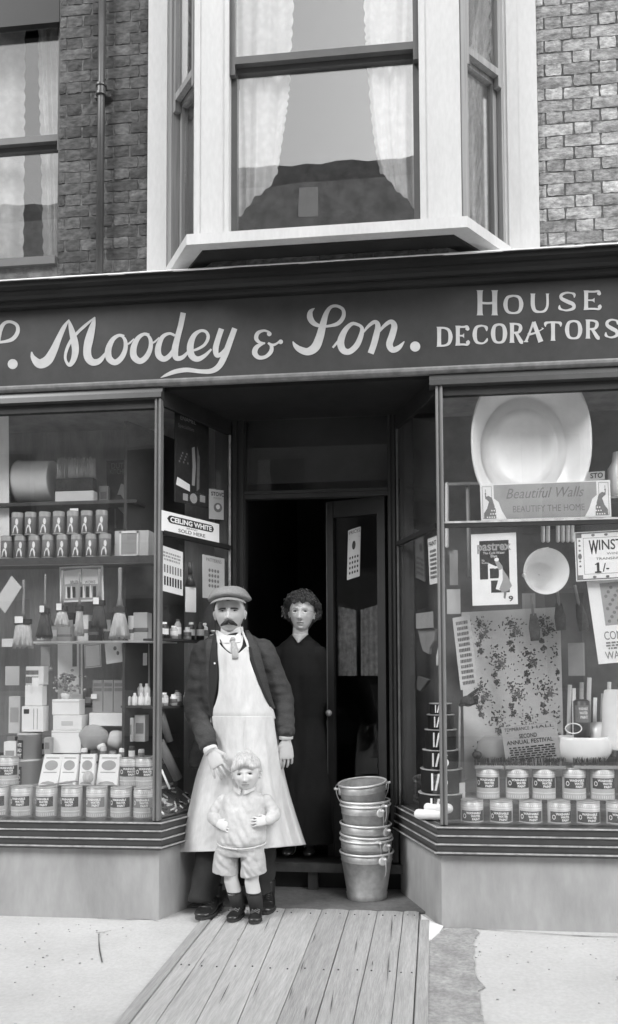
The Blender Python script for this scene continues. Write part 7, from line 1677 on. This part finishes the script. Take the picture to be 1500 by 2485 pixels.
# ---------------------------------------------------------------- the woman in the doorway
def woman():
    YW_ = 5.02; K = YW_/2000
    def q(x, y, Y=YW_): return P(x, y, Y)
    root = empty('person', (q(731,2080).x, YW_, .165), 'woman with curly hair and round spectacles in a dark dress standing in the doorway', 'person')
    H = Head(q(733,1486,YW_), .073, .092, .100, .116, yaw=.02, tilt=.03, jaw=.26, nose=.9)
    body = MB(); H.mesh(body)
    body.tube([q(731,1510,YW_+.02), q(728,1545,YW_+.02), q(726,1575,YW_+.02)], [.047,.048,.07], 18)
    body.loft([[q(728, y, YW_+.02)+Vector((rx*math.cos(t), ry*math.sin(t), 0)) for t in [2*PI*i/20 for i in range(20)]] for y, rx, ry in ((1572,.10,.06),(1590,.15,.08),(1680,.14,.10),(1760,.13,.09),(1850,.16,.11))])
    for x in (705, 752): body.tube([q(x,1840), q(x,2000), Vector((q(x,2000).x, YW_, .20))], [.08,.055,.035], 14, rounded=True)
    for sg, sx in ((-1,678),(1,778)):
        a, b, c = q(sx,1590), q(sx+sg*10,1700,YW_+.02), q(sx-sg*8,1775,YW_+.13); body.tube([a,b,c], [.04,.035,.022], 14, rounded=True); hand(body, c, (-sg*1,.25,-.4), (0,1,0), .9, curl=.5, side=-sg, thumb=.6)
    bo = obj('body', voxel(body, .0032, 1, .4), 'skin_light', root); set_tone(bo, lambda p: H.tone(p, lips=.6, brows=.35) if (p-H.c).length < .16 else 1.0)
    H.eyes(bo, squint=.0038)
    m = MB(); r = random.Random(6)
    def keep(p, d):
        if p.z < -.05 and p.y > -.03: return -.02
        if p.y < -.0: return .03
        return p.z - .058 + .10*abs(p.x) + .010*math.sin(p.x*120) if p.z > .0 else -.02
    shell(H, keep, lambda p, d: .022, m, 120, 80, amp=.014, freq=30, fall=.02)
    for k in range(900):
        th = r.uniform(0, 2*PI); z = r.uniform(-.25, 1); rr = math.sqrt(max(0,1-z*z)); d = Vector((rr*math.sin(th), rr*math.cos(th), z))
        p0 = H.base(d)
        if p0.y > .0 and p0.z < .050 + .012*math.sin(p0.x*110) - .12*abs(p0.x) and abs(p0.x) < .060: continue
        if p0.y > .03 and p0.z < .045: continue
        c = H.base(d, .014+.018*r.random()+ (.006*abs(d.x))); u = Vector((r.uniform(-1,1), r.uniform(-1,1), r.uniform(-1,1))).normalized(); v_ = u.cross(d).normalized(); R = r.uniform(.006,.014)
        m.tube([H.w(c + (u*math.cos(t)+v_*math.sin(t))*R + d*.003*t) for t in [k2*.8 for k2 in range(7)]], [.0028]*6+[.0014], 4)
    obj('hair', m, 'hair_curly', bo)
    # spectacles
    m = MB()
    for sg in (-1,1):
        c = Vector((sg*.032, H.b+.012, .000)); m.tube([H.w(c + Vector((.019*math.cos(t), -.004*abs(math.cos(t)), .0165*math.sin(t)))) for t in [2*PI*i/20 for i in range(21)]], .0009, 5)
        m.tube([H.w((sg*.051, H.b+.008, .002)), H.w((sg*.072, H.b-.03, .002)), H.w((sg*.077, 0, 0))], .0010, 5)
    m.tube([H.w((-.013, H.b+.012, .003)), H.w((0, H.b+.014, .006)), H.w((.013, H.b+.012, .003))], .0009, 5); obj('spectacles', m, 'zinc', root)
    # dress
    D = MB()
    D.loft([[q(x, y, YW_+.02)+Vector((hw*K*math.cos(t), dp*math.sin(t), 0)) for t in [2*PI*i/32 for i in range(32)]] for y, x, hw, dp in ((1540,728,22,.050),(1549,727,30,.06),(1560,727,46,.075),(1574,727,60,.09),(1588,728,66,.10),(1640,729,70,.125),(1690,730,66,.125),(1740,731,58,.11),(1800,732,68,.13),(1900,733,78,.15),(2040,734,88,.17))])
    for sg, sx in ((-1,680),(1,776)):
        D.tube([q(sx,1592), q(sx+sg*11,1700,YW_+.02), q(sx-sg*6,1765,YW_+.12)], [.062,.055,.040], 18, rounded=True)
    v = voxel(D, .006, 3)
    for i, p in enumerate(v.v): v.v[i] = p + Vector((0, mnoise.noise(Vector((p.x*18, 0, p.z*5)))*.012, 0))
    dr = obj('dress', v, 'dress', root)
    # skin at the open neck with narrow pale collar edge
    m = MB(); pts = [(709,1545),(745,1542),(751,1548),(724,1561)]
    m.add([P(x, y, YW_-.075+.0005*abs(x-727)) for x, y in [(708,1540),(750,1538),(724,1560)]], [(0,2,1)]); 
    top = [P(709,1540,YW_-.035), P(749,1538,YW_-.035)]; vv = P(724,1560,YW_-.066)
    m = MB(); m.grid(lambda u, v: top[0].lerp(top[1], u).lerp(vv, v) + Vector((0,-.016*math.sin(u*PI)*(1-v*.6),0)), 12, 8); o = obj('neckline', m, 'shirt_dim', dr); s_ = o.modifiers.new('t','SOLIDIFY'); s_.thickness = .004
    for x in (705, 755):
        toe = Vector((q(x,2080).x, YW_-.14, .178)); u, s_ = MB(), MB(); boot(u, s_, toe, toe+Vector((0,.24,0)), (0,0,1), .9, .038, .055, .09)
        for b_ in (u, s_): b_.v = [p + Vector((0,0,.0)) for p in b_.v]
        so2 = obj('shoe', voxel(u, .005, 2), 'leather', root)
mat('shirt_dim', .5, .7)
woman()
# ---------------------------------------------------------------- zinc pails nested in a leaning stack
def pails():
    YP_ = 4.70; k = YP_/2000; c0 = P(893, 2190, YP_)
    R0, H0 = .150, .262
    def prototype():
        root = empty('zinc_pail', (0,0,0))
        rb = .108
        rr = lambda t: rb+(R0-rb)*t
        obj('wall', MB().lathe([(0,.014),(rb-.004,.014),(rb,.0),(rb+.004,.0),(rr(.0)+.004,.001),(rr(.11)+.004,.028),(rr(.12),.031),(rr(.80),.205),(rr(.81)+.0015,.208),(rr(.825)+.003,.212),(rr(.84)+.0015,.216),(rr(.85),.219),(rr(.97),.254),(rr(.97)-.002,.254),(rb-.002,.018),(0,.018)], 48), 'zinc', root)
        m = MB(); m.tube([(R0*math.cos(t)*.996, R0*math.sin(t)*.996, .257) for t in [2*PI*i/48 for i in range(49)]], .0062, 8); obj('rim', m, 'zinc_bright', root)
        for sg in (-1,1):
            m = MB(); m.loft([[Vector((sg*(R0-.004+dx)+0, .026*math.cos(t)*s_, .225+.026*math.sin(t)*s_)) for t in [2*PI*i/14 for i in range(14)]] for dx, s_ in ((-.006,1),(.003,1),(.006,.8))]); m.tube([(sg*(R0+.0), 0, .235),(sg*(R0+.022), 0, .238)], [.005,.008], 8, rounded=True); obj('ear', m, 'zinc_bright', root)
        return root
    proto = prototype()
    def bail(ang, droop):
        m = MB(); m.tube([(  (R0+.016)*math.cos(t), -(R0+.02)*math.sin(t)*math.cos(droop), .238+(R0+.02)*math.sin(t)*math.sin(droop)) for t in [PI*i/20 for i in range(21)]], .003, 6); return m
    # rim height on the plate, lean in x and y, twist, bail droop
    spec = [(2079,890,0,.0,2.3,-1.3),(2034,889,.0,.01,2.5,-1.35),(2024,888,.045,.01,2.15,-1.3),(1998,887,.035,.0,2.6,-1.3),(1952,886,-.01,.01,2.3,-1.3),(1943,885,-.01,0,2.5,-1.35),(1900,878,-.07,.08,3.4,.10)]
    for i, (yr, xc, tx, ty, rz, dr) in enumerate(spec):
        s_ = 1.0 - .013*i; zr = P(xc, yr, YP_).z; o = proto if i == 0 else copy_tree(proto)
        o.scale = (s_, s_, 1); o.rotation_euler = (Matrix.Rotation(tx,3,'Y') @ Matrix.Rotation(ty,3,'X') @ Matrix.Rotation(rz,3,'Z')).to_euler()
        off_ = o.rotation_euler.to_matrix() @ Vector((0,0,.257)); lc = Vector((P(xc, yr, YP_).x, YP_ + .004*i, zr)) - off_; lc.z = max(.0105, lc.z); o.location = lc
        tag(o, ['lowest zinc pail standing on the lobby slab, its whole side showing','second zinc pail from the bottom of the leaning stack','third zinc pail from the bottom of the stack','fourth zinc pail, the middle one of the stack','fifth zinc pail from the bottom of the stack','sixth zinc pail, next below the open top one','topmost zinc pail of the stack, open and tilted to the left'][i], 'pail', 'stack of zinc pails')
        b = obj('bail', bail(0, dr), 'zinc_bright', None, at=(0,0,0)); b.parent = o; b.location = (0,0,0)
pails()
